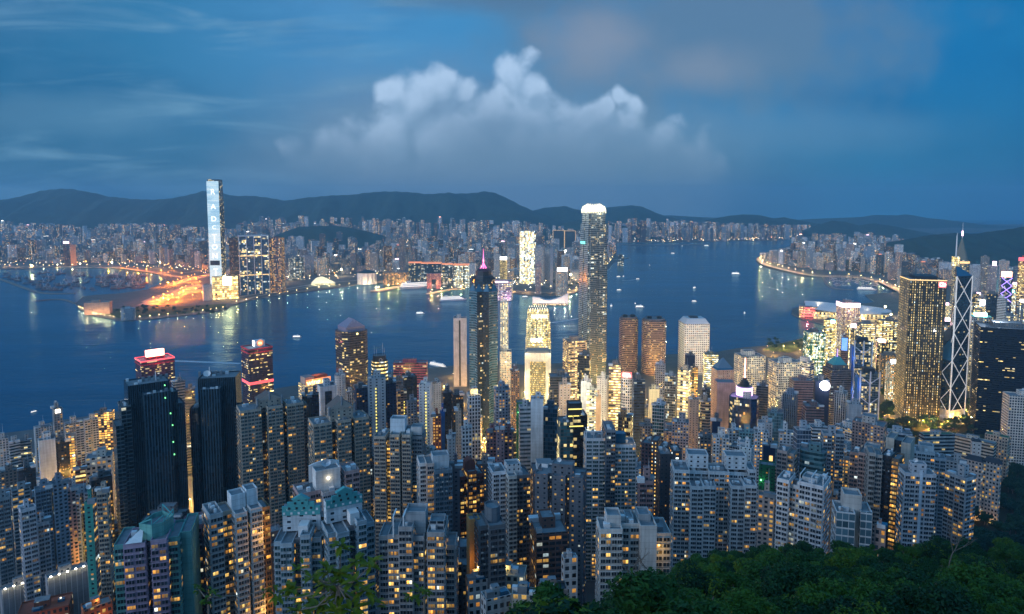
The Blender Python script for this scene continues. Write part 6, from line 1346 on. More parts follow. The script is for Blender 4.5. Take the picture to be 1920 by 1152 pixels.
for l, r, top, Y, lb in ((1808, 1846, 862, 670, 'pale mansion wing with dark hip roof and red shutters'), (1843, 1880, 866, 665, 'pale mansion wing lit gold by garden lamps')):
    root, w, d, h = slab_hall(l, r, top, Y, -14, .45, (.50, .42, .38), 'P', .25, 'dark', lb, 'mansion', 'mansion'); mb = MB(); mb.frust(rect(w * 1.08, d * 1.12), h - .2, rect(w * .7, d * .3), h + 4.2, mat=M['dark']); mb.build('hip_roof', root)
    plight('garden_lamp', (.2 * w, -d * .5 - 5, 4), 900, (1, .6, .2), .4, root)
for i, (l, r, top, Y, c, m_, lb) in enumerate([(28, 142, 1132, 395, (.22, .07, .04), 'tile_roof', 'rust red old house row along the bottom left edge'), (150, 212, 1130, 390, (.34, .12, .06), 'roof', 'orange lit low house left of the teal striped tower'), (872, 915, 1082, 320, (.33, .34, .35), 'roof', 'low grey block with cluttered flat roof by the bottom edge'), (913, 990, 1068, 330, (.42, .40, .34), 'roof', 'wide low block with pale blue roof hut'),
    (900, 960, 1112, 270, (.36, .38, .39), 'roof', 'low block with sloping pale roof near the bottom edge'), (958, 1010, 1108, 262, (.36, .34, .29), 'roof', 'low block with yellow lit roof terrace beside the trees'), (1008, 1066, 1098, 268, (.26, .21, .19), 'dark', 'low brown house with dark corrugated roof beside the trees'), (1052, 1084, 1042, 330, (.46, .49, .51), 'steel', 'small stepped white house above the dark roofed house'), (1640, 1662, 985, 330, (.30, .22, .20), 'roof', 'small brown block right of the glass cubed building')]):
    root, w, d, h = slab_hall(l, r, top, Y, (-10, 8, 12, -8, 20, -6, 10, 15, 0)[i], .6, c, 'P', (.12, .2, .25, .35, .1, .3, .3, .2, .3)[i], m_, lb, 'house', 'house')
    for k in range(4):
        sx, sy = rng.uniform(-.4, .35) * w, rng.uniform(-.35, .3) * d; mb = MB(); s = rng.uniform(1, 2.4); mb.box(sx - s, sx + s, sy - s * .8, sy + s * .8, h - .9, h + rng.uniform(.6, 2.6), mat=rng.choice((M['roof'], M['white'], M['steel'], M['glassblue']))); mb.build('roof_hut', root)
    if i in (1, 5, 3): plight('terrace_light', (0, -d * .3, h + 2.2), 350, (1, .72, .25), .4, root)
    if i in (0, 1): plight('street_glow', (.1 * w, -d * .5 - 6, h * .6), 1400, (1, .4, .1), .5, root)
for l, r, tl, HY, lb in ((-4, 84, 1090, 430, 'long building shrouded in grey mesh under white work lamps, left half'), (82, 168, 1068, 420, 'long building shrouded in grey mesh under white work lamps, right half')):
    root, w, d, h = slab_hall(l, r, tl, HY, 10, .3, (.23, .23, .25), 'B', 0, 'roof', lb, 'shrouded_building', 'building')
    for k in range(5):
        x = (-.42 + .2 * k) * w; mb = MB(); mb.bar((x, -d / 2, h - .4), (x, -d / 2 - 1.6, h + .9), .12, M['steel']); mb.build('lamp_arm', root); mb = MB(); mb.box(x - .5, x + .5, -d / 2 - 2.1, -d / 2 - 1.2, h + .6, h + 1.1, mat=M['g_white'], bottom=True); mb.build('work_lamp', root)
        plight('work_light', (x, -d / 2 - 2.2, h + .3), 260, (1, .86, .5), .3, root)
    for k in range(8): x = (-.48 + .137 * k) * w; mb = MB(); mb.bar((x, -d / 2 - .35, 0), (x, -d / 2 - .35, h), .16, M['steel']); mb.build('scaffold_pole', root)
# ------------------------------------------------------------------ far shore: landmarks
rows([
 ('box', 446, 503, 443, 2960, 6, .3, (.10, .17, .24), 'C', .34, 'wide blue glass slab in white frames beside the giant screen tower', dict(warm=.75, stg=2.6, bay=6, fh=7, glass=(.02, .07, .13), lvl=1, roof='none', anc='wide blue glass slab')),
 ('box', 503, 533, 446, 3000, -22, .7, (.15, .11, .13), 'P', .45, 'brown far tower pair right of the wide blue glass slab', dict(warm=.95, bay=5, fh=6, stg=3, lvl=1)),
 ('box', 429, 446, 446, 3060, 0, .8, (.08, .09, .11), 'P', .2, 'dark far tower wedged left of the wide blue glass slab', dict(bay=5, fh=6, lvl=1)),
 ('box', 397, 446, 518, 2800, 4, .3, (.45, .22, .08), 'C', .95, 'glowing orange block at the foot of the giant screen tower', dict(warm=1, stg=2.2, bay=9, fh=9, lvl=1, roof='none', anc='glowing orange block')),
 ('box', 379, 397, 534, 2760, 10, .8, (.36, .40, .45), 'B', 0, 'plain pale grey box left of the glowing orange block', dict(lvl=1, roof='none')),
 ('box', 157, 211, 566, 2420, -14, .5, (.42, .30, .24), 'B', 0, 'pinkish low museum block on the tip of the far promenade', dict(lvl=1, anc='pinkish museum block')),
 ('round', 226, 254, 578, 2300, 0, .8, (.50, .54, .58), 'V', .1, 'round white pavilion among trees on the far promenade', dict(lvl=1, anc='round white pavilion')),
 ('round', 540, 569, 483, 3500, 0, .8, (.14, .20, .22), 'R', .45, 'rounded greenish office far behind the curved white shell', dict(warm=.3, fh=8, lvl=1)),
 ('box', 766, 790, 492, 3250, -6, .6, (.10, .14, .14), 'C', .35, 'first green gold glass block in the red roofed waterfront row', dict(warm=.5, bay=5, fh=6, stg=1.5, lvl=1, roof='none', anc='red roofed glass row')),
 ('box', 790, 828, 493, 3230, -6, .4, (.09, .12, .14), 'C', .3, 'second wider glass block in the red roofed waterfront row', dict(warm=.3, bay=5, fh=6, stg=1.5, lvl=1, roof='none')),
 ('box', 829, 849, 495, 3210, -6, .6, (.10, .14, .14), 'C', .35, 'third glass block in the red roofed waterfront row', dict(warm=.2, bay=5, fh=6, stg=1.5, lvl=1, roof='none')),
 ('box', 850, 880, 496, 3180, -6, .6, (.12, .16, .14), 'R', .7, 'fourth glass block with pale green floors in the red roofed row', dict(warm=.3, fh=7, stg=2.0, lvl=1, roof='none')),
 ('box', 718, 766, 510, 3300, -6, .4, (.26, .20, .15), 'P', .6, 'low gold lit block between the pleated drum and the glass row', dict(warm=1, bay=6, fh=6, stg=2.5, lvl=1, roof='none')),
 ('box', 748, 760, 448, 3700, 0, .9, (.25, .22, .22), 'P', .2, 'slim far tower with an orange tip above the gold lit block', dict(bay=5, fh=6, lvl=1)),
 ('oct', 974, 1005, 433, 3350, 8, .7, (.55, .56, .55), 'C', .95, 'dazzling white lit tower across the water, split into two lobes', dict(warm=.45, bay=6, fh=7, stg=2.6, lvl=1, roof='none', anc='dazzling white lit tower')),
 ('box', 1003, 1022, 463, 3250, -12, .9, (.40, .42, .44), 'P', .3, 'pale far tower with gold roof edge beside the dazzling white tower', dict(bay=5, fh=6, lvl=1)),
 ('box', 1021, 1037, 464, 3150, -30, .9, (.15, .19, .24), 'V', .05, 'dark far tower with one pale broad side', dict(lvl=1, side=B_((.50, .52, .55)))),
 ('box', 1004, 1015, 493, 2950, 0, .9, (.42, .30, .32), 'P', .5, 'short pink lit hotel in front of the pale far tower', dict(bay=4, fh=5, lvl=1)),
 ('box', 937, 951, 487, 3050, 0, .9, (.50, .32, .12), 'V', .6, 'gold lit far tower beneath the glaring white sign', dict(warm=1, lvl=1, anc='glaring white sign')),
 ('box', 897, 962, 526, 2780, -6, .5, (.44, .34, .42), 'R', .5, 'pink lit mall at the ferry landing across the water', dict(warm=.5, fh=7, stg=1.8, lvl=1, roof='none', anc='pink lit mall')),
 ('box', 1042, 1065, 508, 2900, 8, .6, (.46, .44, .40), 'P', .6, 'low hotel with dazzling white roof sign by the sweeping hall', dict(warm=.7, bay=4, fh=5, lvl=1, roof='none')),
 ('box', 118, 130, 457, 4300, 0, .8, (.07, .06, .09), 'P', .2, 'dark far tower with pinkish white sign on its head', dict(bay=6, fh=7, lvl=1)),
 ('box', 131, 142, 459, 4300, 0, .8, (.55, .28, .16), 'B', 0, 'far tower with one flank glowing orange', dict(lvl=1, roof='none')),
 ('box', 1037, 1058, 432, 5600, 0, .5, (.05, .06, .08), 'B', 0, 'left dark far block outlined in gold light', dict(lvl=1, roof='none')),
 ('box', 1059, 1079, 433, 5600, 0, .5, (.05, .06, .08), 'B', 0, 'right dark far block outlined in gold light', dict(lvl=1, roof='none')),
 ('box', 1158, 1170, 0 + 478, 4300, 0, .9, (.10, .15, .15), 'C', .4, 'green lit tower on the point right behind the tallest tower', dict(warm=.2, bay=5, fh=6, lvl=1)),
])
def ex_frame(o):
    w, d, h = dims(o)
    for x in (-.5, -.25, 0, .25, .5): mb = MB(); mb.box(x * w - 1.5, x * w + 1.5, -d / 2 - 2, -d / 2 - .05, 0, h + 2, mat=M['white']); mb.build('frame_pier', o)
    for z in (.33, .66): ring_band(o, 'light_band', rect(w, d), h * z, h * z + 3.5, M['g_gold'], .6)
    mb = MB(); mb.box(-w / 2 - 1.5, w / 2 + 1.5, -d / 2 - 2.2, d / 2, h - .8, h + 4, mat=M['white']); mb.build('roof_beam', o)
extra('wide blue glass slab in', ex_frame)
def ex_gold_edge(o):
    w, d, h = dims(o)
    for a in ((-w / 2, 0, -w / 2, h), (w / 2, 0, w / 2, h), (-w / 2, h, w / 2, h)): mb = MB(); mb.bar((a[0], -d / 2 - 1, a[1]), (a[2], -d / 2 - 1, a[3]), 1.3, M['g_gold']); mb.build('edge_light', o)
extra('left dark far block', ex_gold_edge); extra('right dark far block', ex_gold_edge)
def ex_redroof(o):
    w, d, h = dims(o); ring_band(o, 'roof_light', rect(w, d), h - 3, h + 2, M['g_orange'], .8)
for q in ('first green gold', 'second wider glass', 'third glass block', 'fourth glass block'): extra(q, ex_redroof)
for q, m_ in (('low hotel with dazzling', 'g_screen'), ('gold lit far tower beneath', 'g_screen'), ('dark far tower with pinkish', 'g_pinkw')): extra(q, ex_sign('roof_sign', m_, -.45, .45, 0, 14))
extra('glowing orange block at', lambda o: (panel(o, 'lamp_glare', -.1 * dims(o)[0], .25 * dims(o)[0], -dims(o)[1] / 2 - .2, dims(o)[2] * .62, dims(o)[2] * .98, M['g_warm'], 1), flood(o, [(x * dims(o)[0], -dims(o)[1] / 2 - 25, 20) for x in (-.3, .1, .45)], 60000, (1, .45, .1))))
extra('pinkish low museum', lambda o: flood(o, [(x * dims(o)[0], -dims(o)[1] / 2 - 16, 8) for x in (-.35, .05, .42)], 22000, (1, .55, .22)))
extra('pink lit mall', lambda o: (flood(o, [(x * dims(o)[0], -dims(o)[1] / 2 - 20, 12) for x in (-.4, 0, .4)], 50000, (1, .55, .8)), panel(o, 'neon_strip', -.1 * dims(o)[0], .4 * dims(o)[0], -dims(o)[1] / 2 - .5, dims(o)[2] - 5, dims(o)[2] + 1, M['g_pinkw'], 1)))
def drum():
    loc, h, w, d, rot = place(669, 707, 508, 3330, 0, 1); root = empty('theatre', loc, rot); tag(root, 'pleated drum glowing cream under a low conical roof across the water', 'theatre'); mark(688, 516, 'glowing pleated drum'); n = 28; pl = []
    for k in range(n): r_ = w / 2 * (1 if k % 2 else .93); pl.append((r_ * math.cos(2 * math.pi * k / n), r_ * math.sin(2 * math.pi * k / n)))
    mb = MB()
    for i in range(n): a, b = pl[i], pl[(i + 1) % n]; mb.face([(*a, 0), (*b, 0), (*b, h - 8), (*a, h - 8)], M['white'])
    mb.build('wall', root); mb = MB(); mb.frust([(x * 1.05, y * 1.05) for x, y in pl], h - 8, [(x * .08, y * .08) for x, y in pl], h + 6, mat=M['dark']); mb.build('cone_roof', root)
    flood(root, [(x * w, -w * .5 - 18, 8) for x in (-.45, -.15, .15, .45)], 42000, (1, .62, .30))
drum()
def hall(name, label, cat, px0, px1, py, Y, hts, dep, col, power, lc, n=16, mat='white'):
    p = at((px0 + px1) / 2, py, Y); root = empty(name, (p.x, Y, 3), -los(p.x, Y)); tag(root, label, cat); w = (px1 - px0) * Y / F; mb = MB()
    for i in range(n):
        a, b = -w / 2 + w * i / n, -w / 2 + w * (i + 1) / n; f = lambda t: lerp(hts, t); z0, z1 = f(i / n), f((i + 1) / n)
        mb.face([(a, 0, 0), (b, 0, 0), (b, 0, z1), (a, 0, z0)], M[mat]); mb.face([(b, dep, 0), (a, dep, 0), (a, dep, z0 * .8), (b, dep, z1 * .8)], M[mat]); mb.face([(a, 0, z0), (b, 0, z1), (b, dep, z1 * .8), (a, dep, z0 * .8)], M[col])
    for x, z in ((-w / 2, f(0)), (w / 2, f(1))): mb.face([(x, 0, 0), (x, 0, z), (x, dep, z * .8), (x, dep, 0)], M[mat])
    mb.build('wall', root); mb = MB(); mb.box(-w * .48, w * .48, -dep * .25, -.3, 0, 5, st((.35, .3, .25), 'R', .8, fh=5)); mb.build('forecourt', root)
    flood(root, [(w * x, -dep * .4 - 8, 7) for x in (-.4, -.15, .12, .4)], power, lc); return root
hall('concert_hall', 'windowless cream hall with sweeping roofline on the far waterfront', 'concert hall', 998, 1066, 548, 2640, [(0, 30), (.2, 27), (.33, 16), (.55, 17), (.8, 30), (1, 46)], 60, 'white', 52000, (1, .66, .45)); mark(1032, 536, 'sweeping cream hall')
hall('concert_hall', 'ribbed white shell building lit pale green gold on the far shore', 'concert hall', 584, 628, 530, 3290, [(0, 8), (.2, 34), (.45, 42), (.7, 28), (1, 6)], 60, 'steel', 46000, (1, .9, .45)); mark(606, 520, 'white shell building')
def arch():
    loc, h, w, d, rot = place(800, 827, 513, 3150, -4, .3); root = empty('arched_block', loc, rot); tag(root, 'pink lit square arch block before the red roofed glass row', 'hotel'); s = st((.46, .22, .20), 'P', .4, bay=5, fh=5, warm=1)
    for a, b, z0, z1 in ((-w / 2, -w * .16, 0, h * .62), (w * .16, w / 2, 0, h * .62), (-w / 2, w / 2, h * .62, h)): mb = MB(); mb.box(a, b, -d / 2, d / 2, z0, z1, s, roof=M['roof'], bottom=z0 > 0); mb.build('wall', root)
    flood(root, [(x * w, -d * .5 - 20, 14) for x in (-.3, .3)], 30000, (1, .35, .25))
arch()
def convention():
    Y = 2330; p = at(1590, 585, Y); root = empty('convention_hall', (p.x, Y, 3), -los(p.x, Y) + .1); tag(root, 'low convention hall with layered winged white roofs on the waterfront', 'convention hall'); mark(1570, 585, 'winged white roof hall'); k = Y / F * .86
    mb = MB(); mb.prism(rounded(150 * k, 36 * k * 2.2, 24, 4), 0, 26, st((.4, .35, .25), 'C', .9, bay=6, fh=8, warm=.95, stg=1.6), par=0); mb.build('wall', root)
    for i, (x0, x1, y0, y1, z, ap) in enumerate(((-88, 22, -30, 42, 30, 18), (-74, 74, -46, 8, 25, 14), (10, 92, -20, 44, 27, 13))):
        mb = MB(); n = 12; g = []
        for u in range(n + 1):
            row = []
            for v_ in range(7):
                a, b = u / n, v_ / 6; taper = math.sin(math.pi * min(1, .18 + a * .82)) ** .6; row.append(((x0 + (x1 - x0) * a) * k, ((y0 + y1) / 2 + (y1 - y0) * (b - .5) * taper) * k, z + ap * math.sin(math.pi * b) * taper + (9 * (1 - a) ** 3)))
            g.append(row)
        for a, b in zip(g, g[1:]):
            for q in range(6): mb.face([a[q], b[q], b[q + 1], a[q + 1]], M['steel'])
        mb.build('wing_roof', root)
    for i in range(4): mb = MB(); mb.box((-98 + 3 * i) * k, (-66 - i) * k, -36 * k, -34 * k, 6 + 9 * i, 9.5 + 9 * i, mat=M['g_red'], bottom=True); mb.build('red_light_band', root)
    mb = MB(); mb.box(-100 * k, -64 * k, -34 * k, -6 * k, 0, 40, st((.35, .12, .12), 'R', .6, fh=8, warm=1)); mb.build('entrance_block', root)
    flood(root, [(-30 * k, -64 * k, 10), (30 * k, -64 * k, 10), (-60 * k, 0, 62), (40 * k, 10, 62), (0, -20, 64)], 16000, (1, .78, .5)); flood(root, [(-84 * k, -46 * k, 14)], 50000, (1, .08, .08))
convention()

# ------------------------------------------------------------------ piers, breakwaters, roads
def pier(name, pts, w, z, lab, cat, mat='pier', thick=4):
    o, Q = ribbon(name, pts, w, z, M[mat], thick, kind=None); tag(o, lab, cat); return Q
pier('breakwater', [(-60, 506), (0, 523), (45, 539), (80, 549), (140, 550)], 14, 3.0, 'long dark breakwater curving round the boat shelter at far left', 'breakwater', 'seawall')
pier('breakwater', [(66, 564), (100, 561), (122, 562), (142, 569)], 10, 2.6, 'short low breakwater off the tip of the promenade', 'breakwater', 'seawall')
pier('breakwater', [(1543, 517), (1557, 538), (1600, 543)], 12, 3.0, 'kinked breakwater closing the yacht basin', 'breakwater', 'seawall')
pier('breakwater', [(1165, 458.5), (1250, 459), (1330, 458.5)], 60, 4, 'flat dark runway strip lying in the far bay', 'breakwater', 'seawall')
pier('pier', [(770, 533), (735, 540), (702, 546)], 46, 4.2, 'gold lit pier left of the white cruise ship', 'pier'); pier('pier', [(872, 541), (845, 542), (802, 551)], 20, 4.2, 'thin bent pier right of the white cruise ship', 'pier'); pier('pier', [(1153, 487), (1165, 485), (1176, 483)], 24, 4, 'short lit pier on the point behind the tallest tower', 'pier')
ribbon('expressway', [(1300 + 345, 528), (1610, 520.5), (1560, 519), (1520, 516), (1480, 508), (1440, 498), (1425, 490), (1424, 484), (1437, 480)], 34, 8, M['pier'], 1.5); ribbon('expressway', [(1700, 552), (1680, 541), (1650, 527), (1620, 521)], 40, 8.2, M['pier'], 1.5)
ribbon('road', [(1640, 803), (1660, 788), (1690, 772), (1720, 760), (1760, 742), (1790, 728)], 24, 4.4, M['pier']); ribbon('road', [(1745, 812), (1780, 797), (1812, 782), (1838, 770)], 26, 4.6, M['pier'])
for i, pts in enumerate([[(285, 566), (310, 556), (340, 545), (372, 534)], [(275, 572), (300, 562), (335, 553), (376, 543)], [(320, 535), (345, 527), (375, 520), (398, 514)], [(140, 502), (210, 502), (270, 508), (330, 519), (372, 524)], [(-60, 499), (60, 500), (140, 501)], [(250, 506), (320, 512), (395, 508)], [(432, 560), (520, 545), (600, 532), (700, 524)], [(450, 566), (500, 552), (640, 528)], [(960, 545), (1010, 549), (1060, 548), (1088, 540)]]):
    ribbon('road', pts, (90, 70, 60, 36, 26, 36, 26, 20, 18)[i], 3.6 + .15 * i, M['pier'])
LP = {}
def lamp_proto(key, mat, power, col, hgt, rad):
    root = empty({'na': 'highway_lamp', 'hw': 'expressway_lamp', 'pr': 'promenade_lamp'}.get(key, 'street_lamp'), (0, 0, -900)); mb = MB(); mb.bar((0, 0, 0), (0, 0, hgt), .22, M['steel'], 5, .14); mb.bar((0, 0, hgt), (1.6, 0, hgt + .5), .13, M['steel'], 4); mb.build('pole', root)
    mb = MB(); c = Vector((1.8, 0, hgt + .2)); 
    for k in range(6):
        a, b = k * math.pi / 3, (k + 1) * math.pi / 3; p, q = c + Vector((rad * math.cos(a), rad * math.sin(a), 0)), c + Vector((rad * math.cos(b), rad * math.sin(b), 0)); mb.face([p, q, c + Vector((0, 0, rad))], M[mat]); mb.face([q, p, c - Vector((0, 0, rad))], M[mat])
    mb.build('lantern', root); plight('lamp_light', (1.8, 0, hgt - rad - .4), power, col, .4, root); LP[key] = [root, 0]; return root
lamp_proto('na', 'g_sodium', 210000, (1, .25, .012), 16, 1.6); lamp_proto('hw', 'g_warm', 100000, (1, .56, .20), 13, 1.7); lamp_proto('st', 'g_warm', 42000, (1, .52, .10), 9, .6); lamp_proto('am', 'g_sodium', 60000, (1, .46, .05), 10, .7); lamp_proto('pr', 'g_warm', 5000, (1, .72, .35), 8, 1.3)
def lamp(key, p, lab, grp):
    rt, n = LP[key]; o = rt if n == 0 else copy_tree(rt); o.location = p; o.rotation_euler.z = rng.uniform(0, 6.28); LP[key][1] += 1; tag(o, lab, 'street lamp', grp)
def lamps(key, path, n, z, lab, grp, jit=3):
    pts = [gnd(*q, z) for q in path]; seg = [(b - a).length for a, b in zip(pts, pts[1:])]; tot = sum(seg)
    for i in range(n):
        s = tot * (i + .5) / n; j = 0
        while j < len(seg) - 1 and s > seg[j]: s -= seg[j]; j += 1
        p = pts[j].lerp(pts[j + 1], min(1, s / seg[j])); lamp(key, p + Vector((rng.uniform(-jit, jit), rng.uniform(-jit, jit) * 3, 0)), lab, grp)
g_ = 'orange lamps over the far interchange'; l_ = 'tall sodium lamp over the glowing orange interchange on the far shore'
lamps('na', [(285, 568), (310, 556), (340, 545), (378, 533)], 9, 4, l_, g_, 14); lamps('na', [(282, 574), (320, 560), (376, 544)], 8, 4, l_, g_, 14); lamps('na', [(325, 533), (360, 522), (398, 513)], 6, 4, l_, g_, 10); lamps('na', [(300, 540), (345, 531), (392, 524)], 7, 4, l_, g_, 22); lamps('na', [(305, 574), (350, 562), (392, 552)], 6, 4, l_, g_, 16); lamps('na', [(230, 504), (300, 513), (372, 523)], 7, 4, l_, g_, 8); lamps('na', [(190, 500), (290, 508), (395, 507)], 6, 4, l_, g_, 8)
l_, g_ = 'warm lamp along the curving shore expressway round the point', 'lamps along the shore expressway'; lamps('hw', [(1437, 480), (1424, 486), (1430, 494), (1480, 507), (1520, 515), (1600, 519), (1645, 527)], 20, 8, l_, g_, 4); lamps('hw', [(1645, 527), (1680, 541), (1702, 553)], 7, 8, l_, g_, 4)
l_, g_ = 'warm lamp beside the boat shelter road on the far left shore', 'lamps along the boat shelter road'; lamps('hw', [(0, 500), (70, 501), (140, 500), (200, 500)], 8, 4, l_, g_)
l_, g_ = 'small promenade lamp along the curved sea wall of the far tip', 'lamps along the far promenade'; lamps('pr', [(146, 578), (178, 592), (220, 598.5), (270, 597.5), (330, 591.5), (400, 583.5), (425, 579)], 26, 3, l_, g_, 1); lamps('pr', [(432, 571), (560, 547), (700, 529)], 14, 3, 'small lamp on the dark construction shore below the shell building', 'lamps on the construction shore', 2)
l_, g_ = 'warm lamp on the crowded ferry landing shore across the water', 'lamps on the ferry landing shore'; lamps('hw', [(700, 545), (770, 533)], 4, 4, l_, g_, 2); lamps('hw', [(800, 550), (872, 541)], 4, 4, l_, g_, 2); lamps('hw', [(890, 536), (950, 546), (1010, 552), (1060, 551), (1088, 543)], 9, 3, l_, g_, 3)
l_, g_ = 'street lamp on the amber lit road under the prism tower', 'lamps round the prism tower'; lamps('am', [(1640, 803), (1690, 772), (1760, 742)], 9, 4.4, l_, g_, 2); lamps('am', [(1745, 812), (1780, 797), (1838, 770)], 9, 4.6, l_, g_, 2); lamps('am', [(1690, 800), (1740, 800)], 3, 6, l_, g_, 2)
for px, py in ((905, 792), (902, 815), (908, 838), (1212, 748), (1232, 742), (1165, 778), (1180, 800), (1085, 735), (1112, 728), (1040, 775), (1255, 765), (1300, 800), (1345, 852), (820, 832), (832, 808), (1003, 700), (965, 720), (1180, 690), (1130, 690), (1140, 760), (1070, 765), (1200, 770), (1270, 720), (1310, 740), (1235, 700), (1350, 690), (1440, 700), (1480, 690), (960, 690), (980, 770), (1060, 690), (820, 712), (790, 720), (580, 770), (640, 800), (760, 760), (850, 700), (1530, 690), (1600, 720), (1640, 700), (1560, 640), (1500, 655), (1450, 660), (1640, 650), (150, 985), (146, 960), (200, 1010), (360, 960), (352, 930)):
    p = gnd(px, py, 14 if py < 900 else 60); lamp('st', Vector((p.x, p.y, ter(p.x, p.y) + .3)), 'warm street lamp glowing deep in a street canyon between island towers', 'lamps in the street canyons')
lamps('hw', [(1500, 642), (1560, 618), (1620, 606), (1690, 598)], 9, 4, 'warm lamp on the bright reclaimed shore behind the waterfront offices', 'lamps on the reclaimed shore', 10); lamps('hw', [(1560, 640), (1640, 622), (1690, 612)], 7, 4, 'warm lamp on the bright reclaimed shore behind the waterfront offices', 'lamps on the reclaimed shore', 10)
for px, py in ((1470, 655), (1490, 650), (1440, 655)): p = gnd(px, py, 4); lamp('st', p, 'garden lamp on the green waterfront lawn', 'lamps on the waterfront lawn')
sheet('lawn', gp([(1636, 812), (1640, 775), (1690, 752), (1850, 745), (1850, 800), (1800, 822), (1700, 824)], 3.4), 3.55, M['slope']); sheet('lawn', gp([(1432, 656), (1450, 647), (1500, 637), (1530, 627), (1520, 650), (1480, 662)], 3.4), 3.5, M['lawn']); sheet('lawn', gp([(165, 585), (200, 580), (330, 575), (425, 570), (422, 578), (330, 590), (225, 597)], 3.4), 3.5, M['lawn'])

# ------------------------------------------------------------------ ferries, barges, yachts
def boat(kind):
    root = empty(kind, (0, 0, -900)); L, Bm, H, hm = {'ferry': (30, 8, 3, 'whull'), 'cruise_ship': (190, 26, 12, 'whull'), 'barge': (42, 13, 3, 'rust'), 'yacht': (16, 4.5, 2, 'steel'), 'junk': (22, 6, 2.4, 'hull')}[kind]
    mb = MB(); a, b = L / 2, Bm / 2; hl = [(-a, -b * .85), (a * .6, -b), (a, 0), (a * .6, b), (-a, b * .85)]; mb.frust([(x * .93, y * .8) for x, y in hl], -1, hl, H, mat=M[hm], capmat=M['pier']); mb.build('hull', root)
    def deck(x0, x1, w, z0, z1, mat, nm='cabin'): mb = MB(); mb.box(x0 * L, x1 * L, -w * Bm, w * Bm, z0, z1, mat=M[mat], roof=M['whull'] if mat != 'hull' else None); mb.build(nm, root)
    if kind == 'ferry': deck(-.42, .3, .38, H, H + 2.6, 'g_ship'); deck(-.36, .16, .34, H + 2.6, H + 5, 'whull', 'upper_deck'); deck(-.02, .12, .22, H + 5, H + 7, 'whull', 'bridge')
    elif kind == 'cruise_ship':
        for i in range(5): deck(-.45 + .01 * i, .36 - .035 * i, .46 - .02 * i, H + 3.4 * i, H + 3.4 * i + 2.2, 'g_ship' if i % 2 == 0 else 'whull', 'deck'); deck(-.45 + .01 * i, .36 - .035 * i, .45 - .02 * i, H + 3.4 * i + 2.2, H + 3.4 * i + 3.4, 'whull', 'deck')
        deck(-.3, -.2, .2, H + 17, H + 25, 'whull', 'funnel')
    elif kind == 'barge': deck(-.42, -.2, .36, H, H + 6, 'hull'); mb = MB(); mb.bar((.05 * L, 0, H), (-.05 * L, 0, H + 14), .5, M['steel']); mb.bar((.05 * L, 0, H), (.42 * L, 0, H + 21), .4, M['steel']); mb.build('crane', root)
    elif kind == 'yacht': deck(-.3, .2, .32, H, H + 2, 'hull'); mb = MB(); mb.bar((.08 * L, 0, H), (.08 * L, 0, H + 19), .25, M['white'], 4, .1); mb.build('mast', root)
    else: deck(-.3, .1, .35, H, H + 3, 'hull'); mb = MB(); mb.bar((.2 * L, 0, H), (.2 * L, 0, H + 9), .2, M['steel'], 4, .1); mb.build('mast', root)
    return root
BO = {k: [boat(k), 0] for k in ('ferry', 'cruise_ship', 'barge', 'yacht', 'junk')}
def put(kind, px, py, rot, lab, grp=None, sc=1.0):
    rt, n = BO[kind]; o = rt if n == 0 else copy_tree(rt); p = gnd(px, py, .2); o.location = (p.x, p.y, .3); o.rotation_euler.z = R(rot); o.scale = (sc * (.8 if kind == 'ferry' else 1),) * 3; BO[kind][1] += 1; tag(o, lab, kind.replace('_', ' '), grp); return o
put('cruise_ship', 785, 541, 24, 'long white cruise ship berthed at the pier, every deck lit'); put('cruise_ship', 850, 564, 20, 'white lit vessel with stacked decks moored off the pier', sc=.62); put('cruise_ship', 1625, 544, -14, 'golden lit floating boat row beside the yacht basin', sc=.45); put('cruise_ship', 822, 688, -40, 'moored white ship glowing behind the pink waterfront block', sc=.32)
for px, py, r_, sc, lb in ((788, 589, 10, 1.35, 'bright white ferry trailing a reflection in mid harbour'), (557, 633, 8, 1.1, 'white ferry right of the orange disc tower'), (1302, 541, 60, 1.25, 'white lit ferry seen end on in the open channel'), (1380, 515, -4, 2.1, 'broad white ferry near the far shore expressway'), (1200, 577, 0, 1.5, 'low pale lit boat below the small sail'), (1396, 588, 70, .9, 'small lone boat right of the open channel'), (1146, 575, 80, 1.3, 'green lit boat beside the tallest tower'), (1191, 570, 80, .8, 'little cream lit boat beside the low pale one'), (1160, 520, 20, 1.1, 'small ferry just right of the tallest tower'), (1169, 519, 70, .9, 'narrow boat near the small ferry by the tallest tower'), (1196, 524, 8, .8, 'fast launch drawing a white wake'), (1161, 545, 0, 1.0, 'small white boat close under the tallest tower'), (1262, 476, 0, 1.3, 'distant boat in the upper channel'), (1325, 462, 0, 2.0, 'distant bright vessel under the far towers'), (1279, 462, 60, 1.0, 'distant small bright vessel left of another'), (1218, 498, 80, .8, 'single orange lit boat in the upper channel'), (1448, 523, 70, .7, 'tiny boat left of the kinked breakwater'), (1008, 551, 10, 1.2, 'ferry docked before the sweeping cream hall'), (985, 558, 10, 1.2, 'ferry docked left of the sweeping cream hall'), (64, 773, 70, .5, 'tiny boat alone off the left waterfront'), (1302, 566, 0, .9, 'faint boat below the end on ferry')): put('ferry', px, py, r_, lb, None, sc)
rb = random.Random(5)
for i in range(105):
    px, py = rb.uniform(8, 178), rb.uniform(507, 546)
    if py > 523 + (px - 0) * .31 - 4 or (px > 150 and py < 512): continue
    put(rb.choice(('junk', 'junk', 'barge')), px, py, rb.uniform(0, 360), 'dark working boat moored in the crowded boat shelter', 'boats in the boat shelter', rb.uniform(.9, 1.5))
for i in range(60): put(rb.choice(('junk', 'barge', 'barge')), rb.uniform(188, 268), rb.uniform(518, 542), rb.uniform(0, 360), 'dark barge or junk moored near the glowing interchange', 'boats near the interchange', rb.uniform(1, 1.6))
